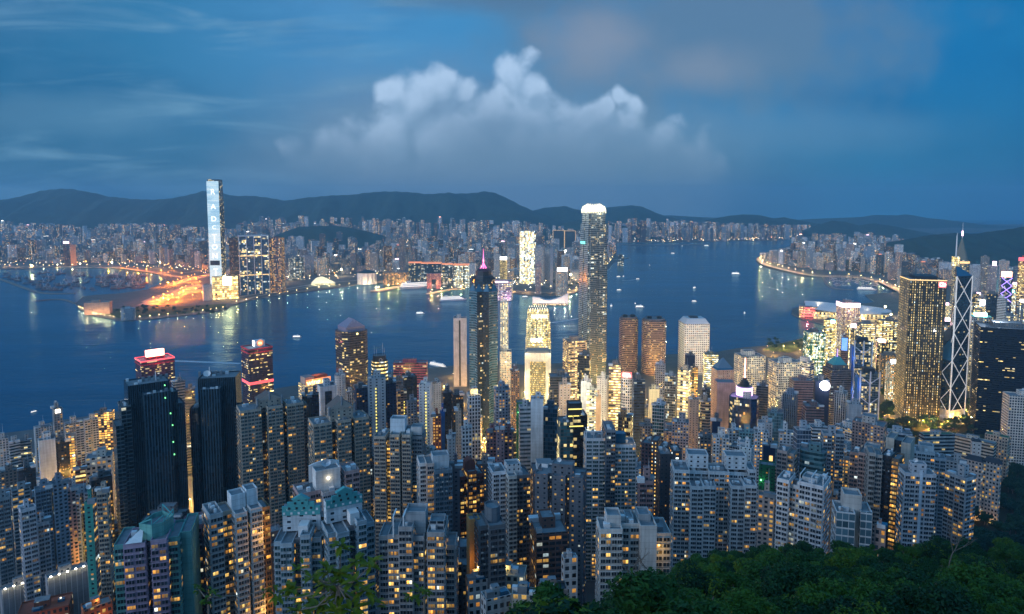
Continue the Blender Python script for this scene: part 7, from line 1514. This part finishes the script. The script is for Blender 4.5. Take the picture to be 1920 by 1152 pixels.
for i in range(75):
    px, py = rb.uniform(1556, 1646), rb.uniform(521, 538)
    if px < 1545 + (py - 517) * 1.1 or py < 519 + (px - 1560) * .06: continue
    put('yacht', px, py, rb.uniform(0, 360), 'small white yacht moored in the sheltered basin', 'yachts in the basin', rb.uniform(.9, 1.6))
for pts, w_ in (([(327, 677), (380, 679), (450, 682)], 14), ([(1034, 605), (1060, 602), (1086, 597)], 12), ([(1166, 526), (1180, 526), (1194, 524)], 8)): ribbon('wake', pts, w_, .25, pmat('wake_foam', (.42, .48, .52), .7, nscale=.15, namp=.6))
# ------------------------------------------------------------------ many smaller buildings
def word_col(c):
    m = max(c)
    if m < .09: return 'near black'
    if m < .2: return 'dark'
    if c[0] > c[2] * 1.25: return rng_l.choice(('tan', 'sandy')) if m > .3 else 'brown'
    if c[2] > c[0] * 1.12: return 'blue grey'
    return 'white' if m > .5 else 'pale grey' if m > .32 else 'grey'
rng_l = random.Random(99); AUTO = []
def auto(o, col, lit, h, w, grp, cat):
    AUTO.append((o, word_col(col), 'brightly lit' if lit > .3 else 'dimly lit' if lit > .16 else 'mostly dark', 'tall' if h > 95 else 'low' if h < 42 else 'medium', grp, cat))
COLS = [((.48, .49, .50), 3), ((.34, .35, .36), 3), ((.56, .56, .57), 2), ((.36, .30, .25), 3), ((.22, .24, .27), 4), ((.27, .21, .20), 3), ((.13, .14, .16), 4), ((.22, .27, .32), 4), ((.05, .06, .075), 4), ((.38, .29, .27), 2), ((.16, .09, .075), 2)]
CP = [c for c, n in COLS for _ in range(n)]
def simple(mb, w, d, h, s, top=True, rg=rng, notch=True):
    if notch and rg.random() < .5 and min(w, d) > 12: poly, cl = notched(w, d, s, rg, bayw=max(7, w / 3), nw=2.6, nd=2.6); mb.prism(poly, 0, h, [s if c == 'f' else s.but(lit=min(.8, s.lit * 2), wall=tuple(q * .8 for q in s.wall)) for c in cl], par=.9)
    else: mb.prism(rect(w, d), 0, h, s, par=.9)
def clear_of(x, y, r):
    return all((x - a) ** 2 + (y - b) ** 2 > (r + c) ** 2 * .80 for a, b, c in FOOT)
LIM = [(-20, 850), (60, 850), (110, 835), (200, 800), (215, 905), (345, 905), (360, 860), (450, 850), (560, 800), (640, 800), (700, 770), (850, 770), (960, 760), (1040, 730), (1180, 735), (1300, 740), (1400, 760), (1480, 745), (1560, 735), (1640, 770), (1700, 830), (1790, 840), (1940, 860)]
STREETS = ((903, 600, 1080), (822, 620, 1050), (1238, 700, 1150), (1150, 720, 1150), (650, 600, 980), (1062, 680, 1120), (1305, 640, 1080), (360, 640, 900), (148, 520, 800), (1640, 720, 1100))
for sx, y0, y1 in STREETS:
    for k in range(9):
        Y = y0 + (y1 - y0) * k / 8; X = (sx + rng.uniform(-3, 3) - PX0) / F * Y
        if clear_of(X, Y, 1): lamp('st', Vector((X, Y, ter(X, Y) + .2)), 'warm street lamp glowing deep in a street canyon between island towers', 'lamps in the street canyons')
rg = random.Random(21); nfill = 0
for tries in range(6000):
    Y = rg.uniform(340, 1560); px = rg.uniform(-40, 1900); X = (px - PX0) / F * Y
    if not inpoly(X, Y + 14, HK) or not inpoly(X, Y + 30, HK): continue
    if px > 1000 and Y < lerp([(1000, 330), (1250, 400), (1400, 520), (1900, 560)], px): continue
    if px > 1640 and Y < 1050: continue
    if px < 215 and Y < 520: continue
    if Y < 520 and 215 < px < 1000 and rg.random() < .8: continue
    if px > 1780 and Y < 1300: continue
    if 1420 < px < 1540 and Y > 1500: continue
    w, d = rg.uniform(15, 30), rg.uniform(13, 24); r = .5 * math.hypot(w, d)
    if any(abs(px - sx) < 5 + .4 * w * F / Y and y0 - 60 < Y < y1 for sx, y0, y1 in STREETS): continue
    if not clear_of(X, Y, r): continue
    h = rg.choice((18, 22, 28, 34, 45, 60, 75, 90)) * rg.uniform(.85, 1.15); zb = ter(X, Y) - 2
    py = topix((X, Y, zb + h))[1]; lim = lerp(LIM, px) + rg.uniform(0, 70) + (35 if Y < 800 else 0) + (90 if Y < 520 else 0)
    if py < lim:
        h = at(px, lim, Y).z - zb
        if h < 12: continue
    if px > 1180 and topix((X, Y, zb))[1] > 1010: continue
    FOOT.append((X, Y, r)); c = rg.choice(CP); lit = rg.choice((.06, .12, .16, .22, .35)) * (1.0 if Y < 850 else 2.4); s = st(c, rg.choice('PPPLLDRC' if Y < 800 else 'PLRRCCG'), lit, warm=.9 if Y < 900 else .75, stg=1.5 if Y < 900 else 2.4)
    root = empty('apartment_block' if Y < 850 else 'office_block', (X, Y, zb), -los(X, Y) + R(rg.uniform(-28, 28))); mb = MB(); simple(mb, w, d, h, s, rg=rg); mb.build('wall', root); roof_kit(root, w, d, h, c if max(c) > .1 else (.15, .15, .16), rg, 2); auto(root, c, lit, h, w, None, 'block'); nfill += 1
    if nfill >= 265: break
rg = random.Random(31); n_ = 0
for t in range(1500):
    Y = rg.uniform(930, 1500); px = rg.uniform(780, 1660); X = (px - PX0) / F * Y
    if not inpoly(X, Y + 20, HK) or not clear_of(X, Y, 3): continue
    lamp('st', Vector((X, Y, ter(X, Y) + .3)), 'warm street lamp glowing deep in a street canyon between island towers', 'lamps in the street canyons'); n_ += 1
    if n_ >= 110: break
rg = random.Random(52); n_ = 0
for t in range(2500):
    Y = rg.uniform(1330, 2250); px = rg.uniform(1600, 1950); X = (px - PX0) / F * Y
    if not inpoly(X, Y + 25, HK) or (px < 1700 and Y > 1560): continue
    w, d = rg.uniform(20, 40), rg.uniform(18, 32); r = .5 * math.hypot(w, d)
    if not clear_of(X, Y, r): continue
    h = min(rg.choice((60, 80, 100, 130, 160)), at(px, lerp([(1600, 610), (1700, 590), (1780, 560), (1830, 520), (1950, 505)], px) + rg.uniform(0, 50), Y).z - 3)
    if h < 20: continue
    FOOT.append((X, Y, r)); c = rg.choice(CP); lit = rg.uniform(.3, .75); s = st(c, rg.choice('RCGPR'), lit, warm=rg.choice((.5, .8, .95)), stg=2.4)
    root = empty('office_block', (X, Y, 2.5), -los(X, Y) + R(rg.uniform(-28, 28))); mb = MB(); simple(mb, w, d, h, s, rg=rg); mb.build('wall', root); mb = MB(); mb.box(-.3 * w, .3 * w, -.2 * d, .2 * d, h - .9, h + 6, mat=M[rg.choice(('roof', 'roof', 'g_screen', 'g_redhot', 'g_pinkw', 'g_gold', 'g_cyan', 'g_neon'))]); mb.build('roof_sign' if mb.m[0].name not in ('roof_concrete',) else 'plant_room', root)
    auto(root, c, lit, h, w, None, 'block'); n_ += 1
    if n_ >= 60: break
# far shore and eastern shore
def far_city(nm, n, pxr, byf, topf, poly, nind, seed, hs, label_grp, xtra=None):
    rg = random.Random(seed); L = []; occ = {}; cl = [(rg.uniform(*pxr), abs(rg.gauss(0, 7)), rg.uniform(0, 1)) for _ in range(34)]
    for t in range(n * 5):
        if len(L) >= n: break
        px = rg.uniform(*pxr); dt = abs(rg.gauss(0, 5)); u = rg.random() ** 1.15
        if nm == 'estate_tower': ce = rg.choice(cl); px = ce[0] + rg.uniform(-32, 32); dt = ce[1]; u = ce[2] * .8 + .2 * u
        b0, b1 = byf(px); by = b0 + (b1 - b0) * u
        p = gnd(px, by, 3)
        if not inpoly(p.x, p.y - 12, poly) or (xtra and xtra(px, by)): continue
        w, d = rg.uniform(20, 58), rg.uniform(16, 30); key = (round(p.x / 40), round(p.y / 60))
        if key in occ: continue
        if any((p.x - a) ** 2 + (p.y - b) ** 2 < (c + .5 * w) ** 2 for a, b, c in FOOT if b > 1900): continue
        occ[key] = 1; h = rg.choice(hs) * rg.uniform(.8, 1.2)
        hm = at(px, topf(px) + dt, p.y).z - 3
        h = min(h, hm)
        if h < 10: continue
        L.append((w * h / p.y ** 2, px, p, w, d, h, rg.random()))
    # estates that crown the skyline
    L.sort(key=lambda q: -q[0]); rest = MB()
    for i, (a, px, p, w, d, h, q) in enumerate(L):
        c = rg.choice(CP); k = rg.choice((.8, 1, 1.15)); c = tuple(v * k * f for v, f in zip(c, (.95, 1, 1.06))); dist = p.y; lit = rg.choice((.10, .16, .26, .4)); sc = max(1, dist / 2600.)
        s = st(c, 'P', lit, warm=.72, stg=2.9 + 1.3 * (sc - 1), bay=3.4 * sc, fh=3.6 * sc, ww=.5, hh=.42); rot = -los(p.x, p.y) + rg.uniform(-.5, .5); hot = q < .05
        if i < nind:
            root = empty(nm, (p.x, p.y, 2.5), rot); mb = MB(); simple(mb, w, d, h, s, rg=rg, notch=i < nind * .6); mb.build('wall', root)
            mb = MB(); mb.box(-w * .2, w * .2, -d * .2, d * .2, h - .9, h + 5, mat=rg.choice((M['roof'], M['roof'], M['white'])) if not hot else M[rg.choice(('g_screen', 'g_orange', 'g_redhot', 'g_pinkw', 'g_gold', 'g_screen'))]); mb.build('roof_sign' if hot else 'plant_room', root)
            auto(root, c, lit, h, w, label_grp, 'tower')
        else:
            ca, sa = math.cos(rot), math.sin(rot); pl = [(p.x + x * ca - y * sa, p.y + x * sa + y * ca) for x, y in rect(w, d)]
            for e in range(4): rest.wall(pl[e], pl[(e + 1) % 4], 2.5, 2.5 + h, s)
            rest.face([(*v, 2.5 + h) for v in pl], M['roof'] if not hot else M[rg.choice(('g_screen', 'g_gold', 'g_orange', 'g_screen'))])
    if rest.f: tag(rest.build('distant_city'), kind='stuff')
cy_ = sorted([(a, b) for a, b in KWC if a > 425]); TOPK = [(-60, 412), (0, 411), (60, 418), (120, 420), (250, 419), (300, 415), (380, 424), (440, 424), (470, 405), (560, 399), (600, 396), (660, 400), (690, 404), (760, 407), (850, 406), (980, 412), (1090, 424), (1150, 404), (1250, 408), (1300, 415), (1360, 414), (1480, 419)]
coast = lambda px: lerp([(-60, 496), (250, 496), (330, 500), (400, 512), (470, 525), (640, 518), (700, 515), (770, 520), (900, 522), (960, 530), (1090, 528), (1120, 515), (1150, 480), (1156, 453), (1480, 448)], px)
far_city('far_tower', 2500, (-60, 1500), lambda px: (coast(px) - 2, 434), lambda px: lerp(TOPK, px), KW, 300, 3, (28, 34, 40, 50, 60, 75, 95, 120), 'far shore')
far_city('far_tower', 900, (-60, 1500), lambda px: (455, 436), lambda px: lerp(TOPK, px) + 2, KW, 0, 18, (110, 140, 170, 200), 'far hill foot')
far_city('estate_tower', 290, (-40, 1490), lambda px: (lerp([(0, 452), (700, 456), (1100, 452), (1480, 446)], px), 436), lambda px: lerp(TOPK, px), KW, 290, 8, (150, 180, 210, 240, 260), 'far hill foot')
TOPE = [(1415, 478), (1436, 472), (1480, 462), (1492, 430), (1560, 427), (1640, 430), (1680, 440), (1698, 455), (1720, 478), (1760, 484), (1800, 492), (1850, 500), (1960, 496)]
cE = [(1430, 482), (1442, 492), (1480, 500), (1520, 506), (1560, 509), (1620, 511), (1660, 520), (1700, 545), (1800, 575), (1960, 600)]
far_city('shore_tower', 620, (1430, 1960), lambda px: (lerp(cE, px) - 1, max(449, lerp([(1430, 484), (1490, 452), (1700, 452), (1720, 480), (1960, 505)], px))), lambda px: lerp(TOPE, px), HK, 300, 6, (30, 40, 55, 70, 85, 100, 120), 'eastern shore', lambda px, by: px > 1640 and by > 536 and px < 1790)
# plain warm and white points of street light between the far buildings
mb = MB(); rg = random.Random(17)
for i in range(2800):
    px = rg.uniform(-60, 1500); by = 437 + (coast(px) + 4 - 437) * rg.random() ** .8; p = gnd(px, by, rg.uniform(8, 26))
    if not inpoly(p.x, p.y, KW): continue
    r = rg.uniform(.7, 1.8) * (p.y / 3500.) ** .7 * (1.9 if rg.random() < .06 else 1); m_ = M[rg.choice(('g_warm', 'g_warm', 'g_sodium', 'g_white', 'g_warm', 'g_white', 'g_pinkw'))]
    for sx, sy, sz in ((1, 0, 0), (-1, 0, 0)):
        c = p; mb.face([c + Vector((-r, 0, 0)), c + Vector((0, -r, 0)), c + Vector((0, 0, r))], m_); mb.face([c + Vector((0, -r, 0)), c + Vector((r, 0, 0)), c + Vector((0, 0, r))], m_); mb.face([c + Vector((-r, 0, 0)), c + Vector((0, -r, 0)), c + Vector((0, 0, -r))][::-1], m_); mb.face([c + Vector((0, -r, 0)), c + Vector((r, 0, 0)), c + Vector((0, 0, -r))][::-1], m_); break
for i in range(260):
    px = rg.uniform(700, 1095); by = rg.uniform(470, 548); p = gnd(px, by, rg.uniform(5, 45))
    if not inpoly(p.x, p.y, KW): continue
    r = rg.uniform(1.2, 3.4); m_ = M[rg.choice(('g_white', 'g_warm', 'g_screen', 'g_white'))]; c = p
    mb.face([c + Vector((-r, 0, 0)), c + Vector((0, -r, 0)), c + Vector((0, 0, r))], m_); mb.face([c + Vector((0, -r, 0)), c + Vector((r, 0, 0)), c + Vector((0, 0, r))], m_)
for i in range(420):
    px = rg.uniform(1430, 1960); by = rg.uniform(455, lerp(cE, px) + 2); p = gnd(px, by, rg.uniform(6, 24))
    if not inpoly(p.x, p.y, HK): continue
    r = rg.uniform(.6, 1.4) * (p.y / 3500.) ** .6; m_ = M[rg.choice(('g_warm', 'g_warm', 'g_white', 'g_sodium', 'g_cyan', 'g_redhot'))]; c = p
    mb.face([c + Vector((-r, 0, 0)), c + Vector((0, -r, 0)), c + Vector((0, 0, r))], m_); mb.face([c + Vector((0, -r, 0)), c + Vector((r, 0, 0)), c + Vector((0, 0, r))], m_)
tag(mb.build('distant_street_lights'), kind='stuff')
for px, py, P_, c in ((60, 498, 3e5, (1, .7, .35)), (150, 495, 3e5, (1, .6, .25)), (210, 492, 3e5, (1, .75, .4)), (300, 492, 2.5e5, (1, .5, .15)), (470, 520, 2e5, (1, .6, .25)), (530, 515, 3e5, (1, .55, .2)), (640, 505, 2.5e5, (1, .7, .35)), (720, 515, 2.5e5, (1, .6, .2)), (800, 470, 5e5, (1, .75, .3)), (870, 470, 4e5, (1, .7, .3)), (930, 505, 3e5, (1, .7, .5)), (985, 515, 4e5, (1, .85, .6)), (1040, 500, 3e5, (1, .75, .4)), (1070, 515, 3e5, (1, .7, .35)), (1060, 470, 4e5, (1, .8, .5)), (1090, 495, 2e5, (.2, .9, .8)), (560, 480, 4e5, (1, .7, .4)), (690, 470, 4e5, (1, .65, .35)), (1560, 490, 3e5, (1, .7, .4)), (1640, 490, 3e5, (1, .7, .4)), (1720, 510, 3e5, (1, .6, .35)), (1840, 575, 2e5, (1, .45, .15)), (1880, 560, 2e5, (1, .5, .4)), (1660, 575, 3e5, (1, .6, .25)), (1620, 600, 2e5, (1, .6, .2)), (1670, 590, 2e5, (1, .6, .2))):
    p = gnd(px, py, 40); o = empty('added_light_mast', (p.x, p.y, 3)); m2 = MB(); m2.bar((0, 0, 0), (0, 0, 37), .5, M['steel'], 5, .3); m2.build('pole', o); m2 = MB(); m2.box(-2.4, 2.4, -1, -.2, 36, 38.4, mat=M['g_white'], bottom=True); m2.build('lamp_head', o); tag(o, 'tall added light mast brightening the far shore buildings', 'floodlight', 'added light masts on the far shores'); plight('mast_light', (0, -2.5, 36), P_ * 1.1, c, 1.2, o)  # invented masts, added so their lights make far shore ground and fronts glow

# ------------------------------------------------------------------ trees
def crown_mesh(name, seed, n, rx, rz, leaf, lobes, mat, flat=1.0):
    rg = random.Random(seed); vv, ff = [], []
    lob = []
    for i in range(lobes):
        a = rg.uniform(0, 6.283); q = rx * math.sqrt(rg.random()) * .78; lob.append((Vector((q * math.cos(a), q * math.sin(a), rz * rg.uniform(-.35, .75) * (1 - .5 * (q / rx) ** 2))), rg.uniform(.26, .46) * rx))
    for c, r in lob:
        for k in range(n // lobes):
            v = Vector((rg.gauss(0, 1), rg.gauss(0, 1), rg.gauss(.25, 1))).normalized(); p = c + Vector((v.x, v.y, v.z * .75 * flat)) * r * (rg.random() ** .28) * rg.uniform(.82, 1.12)
            nn = (v * .6 + Vector((rg.gauss(0, .6), rg.gauss(0, .6), rg.gauss(.5, .6)))).normalized(); t = nn.orthogonal().normalized(); t = Matrix.Rotation(rg.uniform(0, 6.28), 3, nn) @ t; b = nn.cross(t); s = leaf * rg.uniform(.6, 1.35); i = len(vv)
            vv += [p - t * s, p + b * s * .45 + nn * s * .12, p + t * s, p - b * s * .45 + nn * s * .12]; ff.append((i, i + 1, i + 2, i + 3))
    me = bpy.data.meshes.new(name); me.from_pydata(vv, [], ff); me.materials.append(M[mat]); return me, lob
def tree_proto(name, seed, n, rx, rz, leaf, lobes, mat, th):
    root = empty(name, (0, 0, -900)); me, lob = crown_mesh('crown', seed, n, rx, rz, leaf, lobes, mat); o = bpy.data.objects.new('crown', me); COL.objects.link(o); o.parent = root; o.location = (0, 0, th)
    mb = MB(); rg = random.Random(seed); f = Vector((rg.uniform(-.4, .4), rg.uniform(-.4, .4), th * .62)); mb.bar((0, 0, -1.5), f, .34, M['bark'], 6, .22)
    for c, r in lob[:9]:
        e = c + Vector((0, 0, th)); m_ = f.lerp(e, .5) + Vector((rg.uniform(-.5, .5), rg.uniform(-.5, .5), .3)); mb.bar(f, m_, .17, M['bark'], 5, .11); mb.bar(m_, e, .11, M['bark'], 5, .03)
    mb.build('trunk', root); return root
TP = [tree_proto('broadleaf_tree', 40 + i, 7500, (4.6, 5.2, 4.2, 5.8, 4.8, 3.8, 5.0)[i], (3.4, 2.8, 3.8, 2.6, 3.2, 3.6, 3.0)[i], (.27, .30, .25, .31, .22, .27, .34)[i], (11, 14, 9, 15, 12, 8, 13)[i], 'leaf', 7.2) for i in range(7)]
used = set(); rg = random.Random(77); nt = 0
CREST = [(985, 1152), (1050, 1118), (1100, 1094), (1180, 1075), (1250, 1052), (1330, 1040), (1400, 1024), (1440, 1010), (1480, 1018), (1550, 1020), (1600, 1004), (1680, 1012), (1740, 996), (1800, 1004), (1850, 998), (1930, 982)]
cells = {}
def plant(X, Y, sc, k=None):
    global nt
    k = rg.randrange(7) if k is None else k; z = ter(X, Y); top = (7.2 + 3.0) * sc; px, py = topix((X, Y, z + top)); lim = lerp(CREST, px)
    if px < 985 or px > 1990: return
    if py < lim:
        need = at(px, lim + rg.uniform(0, 8), Y).z - top
        z = max(z - 7.0, need) if need > z - 7.0 else None
        if z is None: return
    o = TP[k] if k not in used else copy_tree(TP[k]); used.add(k); o.location = (X, Y, z); o.rotation_euler.z = rg.uniform(0, 6.28); o.scale = (sc * rg.uniform(.9, 1.1), sc * rg.uniform(.9, 1.1), sc * rg.uniform(.85, 1.1)); nt += 1
    zone = 'near the bottom edge' if Y < 75 else 'on the middle of the wooded slope' if Y < 150 else 'on the crest of the wooded slope'
    look = ('round crowned', 'wide crowned', 'tall crowned', 'flat spreading', 'fine leaved', 'narrow crowned', 'large leaved')[k]
    tag(o, f'{look} dark green tree {zone}', 'tree', f'{look} trees {zone}')
Y = 30.0
while Y < 300:
    stp = 5.6 + Y * .017; X = (970 - PX0) / F * Y
    while X < (1985 - PX0) / F * Y:
        if nt < 298: plant(X + rg.uniform(-.4, .4) * stp, Y + rg.uniform(-.4, .4) * stp, rg.uniform(.72, 1.12) * (.8 if Y < 60 else 1))
        X += stp * (1.0 if Y < 150 else 1.12)
    Y += stp * (1.0 if Y < 150 else 1.3)
PT = [tree_proto('park_tree', 60 + i, 1700, 5.2 + i * .5, 3.6, .62, 9, 'parkleaf', 6.2) for i in range(3)]; up = set(); npk = 0
def park(px0, px1, py0, py1, n, lab, grp, zf=None, sc=(.8, 1.3)):
    global npk
    for _ in range(n):
        if npk > 292: return
        px, py = rg.uniform(px0, px1), rg.uniform(py0, py1)
        if zf is None: p = gnd(px, py, 3.5)
        else:
            Y = 420.0
            while Y < 1400 and at(px, py, Y).z > ter(at(px, py, Y).x, Y): Y += 6
            p = at(px, py, Y); p.z = ter(p.x, Y)
            if not clear_of(p.x, p.y, 2): continue
        k = rg.randrange(3); o = PT[k] if k not in up else copy_tree(PT[k]); up.add(k); o.location = p; o.rotation_euler.z = rg.uniform(0, 6.28); o.scale = (rg.uniform(*sc),) * 3; npk += 1; tag(o, lab, 'tree', grp)
park(1700, 1840, 764, 814, 70, 'tree beside the amber lit roads round the prism tower', 'trees round the amber roads', 1, (1.1, 1.6)); park(1640, 1700, 770, 818, 34, 'tree by the amber lit road below the gold dotted tower', 'trees below the gold dotted tower', 1, (1.1, 1.6))
park(1785, 1935, 893, 1045, 90, 'dark tree in the deep woods beside the grey lilac tower', 'trees in the deep park woods', 1, (1.2, 1.8)); park(1815, 1925, 872, 900, 16, 'dark tree below the gold lit mansion', 'trees below the mansion', 1, (.9, 1.3)); park(1690, 1820, 815, 860, 26, 'dark tree between the low office wings and the white block', 'trees among the office wings', 1, (.9, 1.4)); park(1850, 1925, 825, 862, 10, 'dark tree at the right edge above the mansion', 'trees above the mansion', 1, (.9, 1.3)); park(1650, 1685, 735, 775, 10, 'tree beside the amber lit road left of the gold dotted tower', 'trees by the amber road', 1, (1.2, 1.8))
park(165, 425, 577, 594, 36, 'small dark tree on the far promenade lawn', 'trees on the far promenade', None, (1.0, 1.9)); park(1436, 1520, 640, 658, 12, 'tree on the green waterfront lawn', 'trees on the waterfront lawn', None, (.9, 1.4)); park(1040, 1090, 520, 545, 10, 'dark tree behind the sweeping cream hall', 'trees behind the cream hall', None, (1.4, 2))
def bare(px, py, Y, H, seed, lab):
    rg = random.Random(seed); p = at(px, py, Y); root = empty('bare_tree', p); tag(root, lab, 'tree'); mb = MB()
    def limb(a, d, L, r, n):
        b = a + d * L; mb.bar(a, b, r, M['bark'], 5, r * .7)
        if n:
            for _ in range(rg.choice((2, 2, 3))): limb(b, (d + Vector((rg.gauss(0, .5), rg.gauss(0, .4), rg.gauss(.12, .25)))).normalized(), L * rg.uniform(.62, .85), r * .66, n - 1)
    limb(Vector((0, 0, -3)), Vector((.1, 0, 1)), H * .34, .17, 5); mb.build('trunk', root)
bare(1222, 1086, 118, 9, 1, 'leafless pale tree among dark crowns under the low white block'); bare(1776, 1060, 120, 9, 2, 'leafless forked tree below the tall white slab'); bare(1178, 1096, 108, 7, 5, 'smaller leafless pale tree left of another among dark crowns'); bare(1545, 1010, 235, 11, 7, 'bare topped tree on the crest before the white pergola tower')

# the sprig just below the viewpoint
def sapling(base_px, spots, Y, lab, seed):
    rg = random.Random(seed); b = at(base_px[0], base_px[1], Y); root = empty('sapling', b); tag(root, lab, 'tree'); vv, ff = [], []; tr = MB(); fork = at(base_px[0] + 6, base_px[1] - 60, Y) - b; tr.bar((0, 0, -1.2), fork, .022, M['bark'], 6, .014)
    for px, py, s in spots:
        c = at(px, py, Y + rg.uniform(-.5, .5)) - b; m_ = fork.lerp(c, .55) + Vector((rg.uniform(-.03, .03), rg.uniform(-.05, .05), -.05)); tr.bar(fork, m_, .009, M['bark'], 5, .007); tr.bar(m_, c, .007, M['bark'], 5, .004)
        for k in range(rg.randint(10, 15)):
            a = 2.4 * k + rg.uniform(-.3, .3); el = rg.uniform(-.35, .55); L = s * rg.uniform(.55, .95); t = Vector((math.cos(a) * math.cos(el), math.sin(a) * math.cos(el), math.sin(el))); sd = t.cross(Vector((0, 0, 1))).normalized(); up = sd.cross(t); o = c + Vector((rg.gauss(0, .02), rg.gauss(0, .02), rg.gauss(0, .025))); i = len(vv); w = L * .19
            vv += [o, o + t * L * .35 + sd * w + up * L * .06, o + t * L * .72 + sd * w * .7 - up * L * .02, o + t * L - up * L * .16, o + t * L * .72 - sd * w * .7 - up * L * .02, o + t * L * .35 - sd * w + up * L * .06, o + t * L * .5 + up * L * .02]; ff += [(i, i + 1, i + 6), (i + 1, i + 2, i + 6), (i + 2, i + 3, i + 6), (i + 3, i + 4, i + 6), (i + 4, i + 5, i + 6), (i + 5, i, i + 6)]
    tr.build('trunk', root); me = bpy.data.meshes.new('crown'); me.from_pydata(vv, [], ff); me.materials.append(M['sprig']); o = bpy.data.objects.new('crown', me); COL.objects.link(o); o.parent = root
sapling((628, 1160), [(640, 1024, .17), (668, 1052, .20), (697, 1058, .17), (612, 1068, .18), (560, 1068, .12), (585, 1082, .16), (640, 1078, .2), (662, 1092, .2), (610, 1098, .2), (545, 1108, .2), (575, 1122, .2), (520, 1118, .16), (640, 1118, .22), (680, 1108, .2), (600, 1135, .24), (660, 1140, .24), (560, 1145, .22), (700, 1128, .16), (630, 1150, .25)], 7.0, 'leafy yellow green sprig rising in front of the apartment towers', 3)
sapling((790, 1175), [(784, 1114, .14), (796, 1112, .13), (770, 1118, .11)], 7.5, 'single small leaf spray in front of the grey stepped tower', 4)
sapling((385, 1180), [(372, 1104, .10), (398, 1112, .11), (384, 1128, .12), (500, 1108, .10)], 8.0, 'dark thin leaf spray before the cream tower', 6)

# ------------------------------------------------------------------ labels for the many smaller buildings
def word_all():
    import collections
    by = collections.OrderedDict()
    for o, col, lit, ht, grp, cat in AUTO:
        px, py = topix(o.location); best = min(ANCH, key=lambda a: (a[0] - px) ** 2 + ((a[1] + 40 - py) * 1.4) ** 2); dx = px - best[0]; dy = py - best[1]
        rel = 'left of' if dx < -22 else 'right of' if dx > 22 else ('below' if dy > 0 else 'behind')
        kind = o.name.split('.')[0].replace('_', ' '); lab = f'{ht} {col} {kind}, {lit}, {rel} the {best[2]}'; by.setdefault(lab, []).append((px, o, cat))
    ordn = ('leftmost', 'second', 'third', 'fourth', 'fifth', 'sixth', 'seventh', 'eighth')
    for lab, L in by.items():
        L.sort(key=lambda q: q[0])
        for i, (px, o, cat) in enumerate(L):
            if len(L) > 1 and len(L) <= 8: t = f'{ordn[i]} {lab}' if i == 0 else f'{ordn[i]} from left, {lab}'; g = None
            else: t, g = lab, (lab if len(L) > 1 else None)
            w = t.split(); tag(o, ' '.join(w[:16]), cat, g or ('blocks ' + lab.split(', ')[2]))
word_all()
_by = {}
for o in S.objects:
    if o.parent is None and o.get('label'): _by.setdefault(o['label'], []).append(o)
for lab, L in _by.items():
    if len(L) > 1 and len({o.get('group') for o in L}) > 1:
        for o in L: o['group'] = lab
for o in list(S.objects):
    if o.parent is None and o.type == 'EMPTY' and o.location.z < -800:
        for c in list(o.children): bpy.data.objects.remove(c)
        bpy.data.objects.remove(o)
# ------------------------------------------------------------------ dusk haze over the harbour
def haze():
    m = bpy.data.materials.new('haze'); m.use_nodes = True; t = NT(m.node_tree); v = t.n('ShaderNodeVolumePrincipled'); v.inputs['Color'].default_value = (.34, .72, 1, 1); v.inputs['Density'].default_value = HAZE; v.inputs['Anisotropy'].default_value = .2
    o = t.n('ShaderNodeOutputMaterial'); t.put(o.inputs['Volume'], v.outputs[0]); me = bpy.data.meshes.new('haze'); x0, x1, y0, y1, z0, z1 = -13900, 13900, -900, 15900, -4.0, 760
    vs = [(x, y, z) for x in (x0, x1) for y in (y0, y1) for z in (z0, z1)]; me.from_pydata(vs, [], [(0, 1, 3, 2), (4, 6, 7, 5), (0, 4, 5, 1), (2, 3, 7, 6), (0, 2, 6, 4), (1, 5, 7, 3)]); me.materials.append(m); ob = bpy.data.objects.new('haze', me); COL.objects.link(ob); tag(ob, kind='stuff')
HAZE = 6.2e-5
haze()
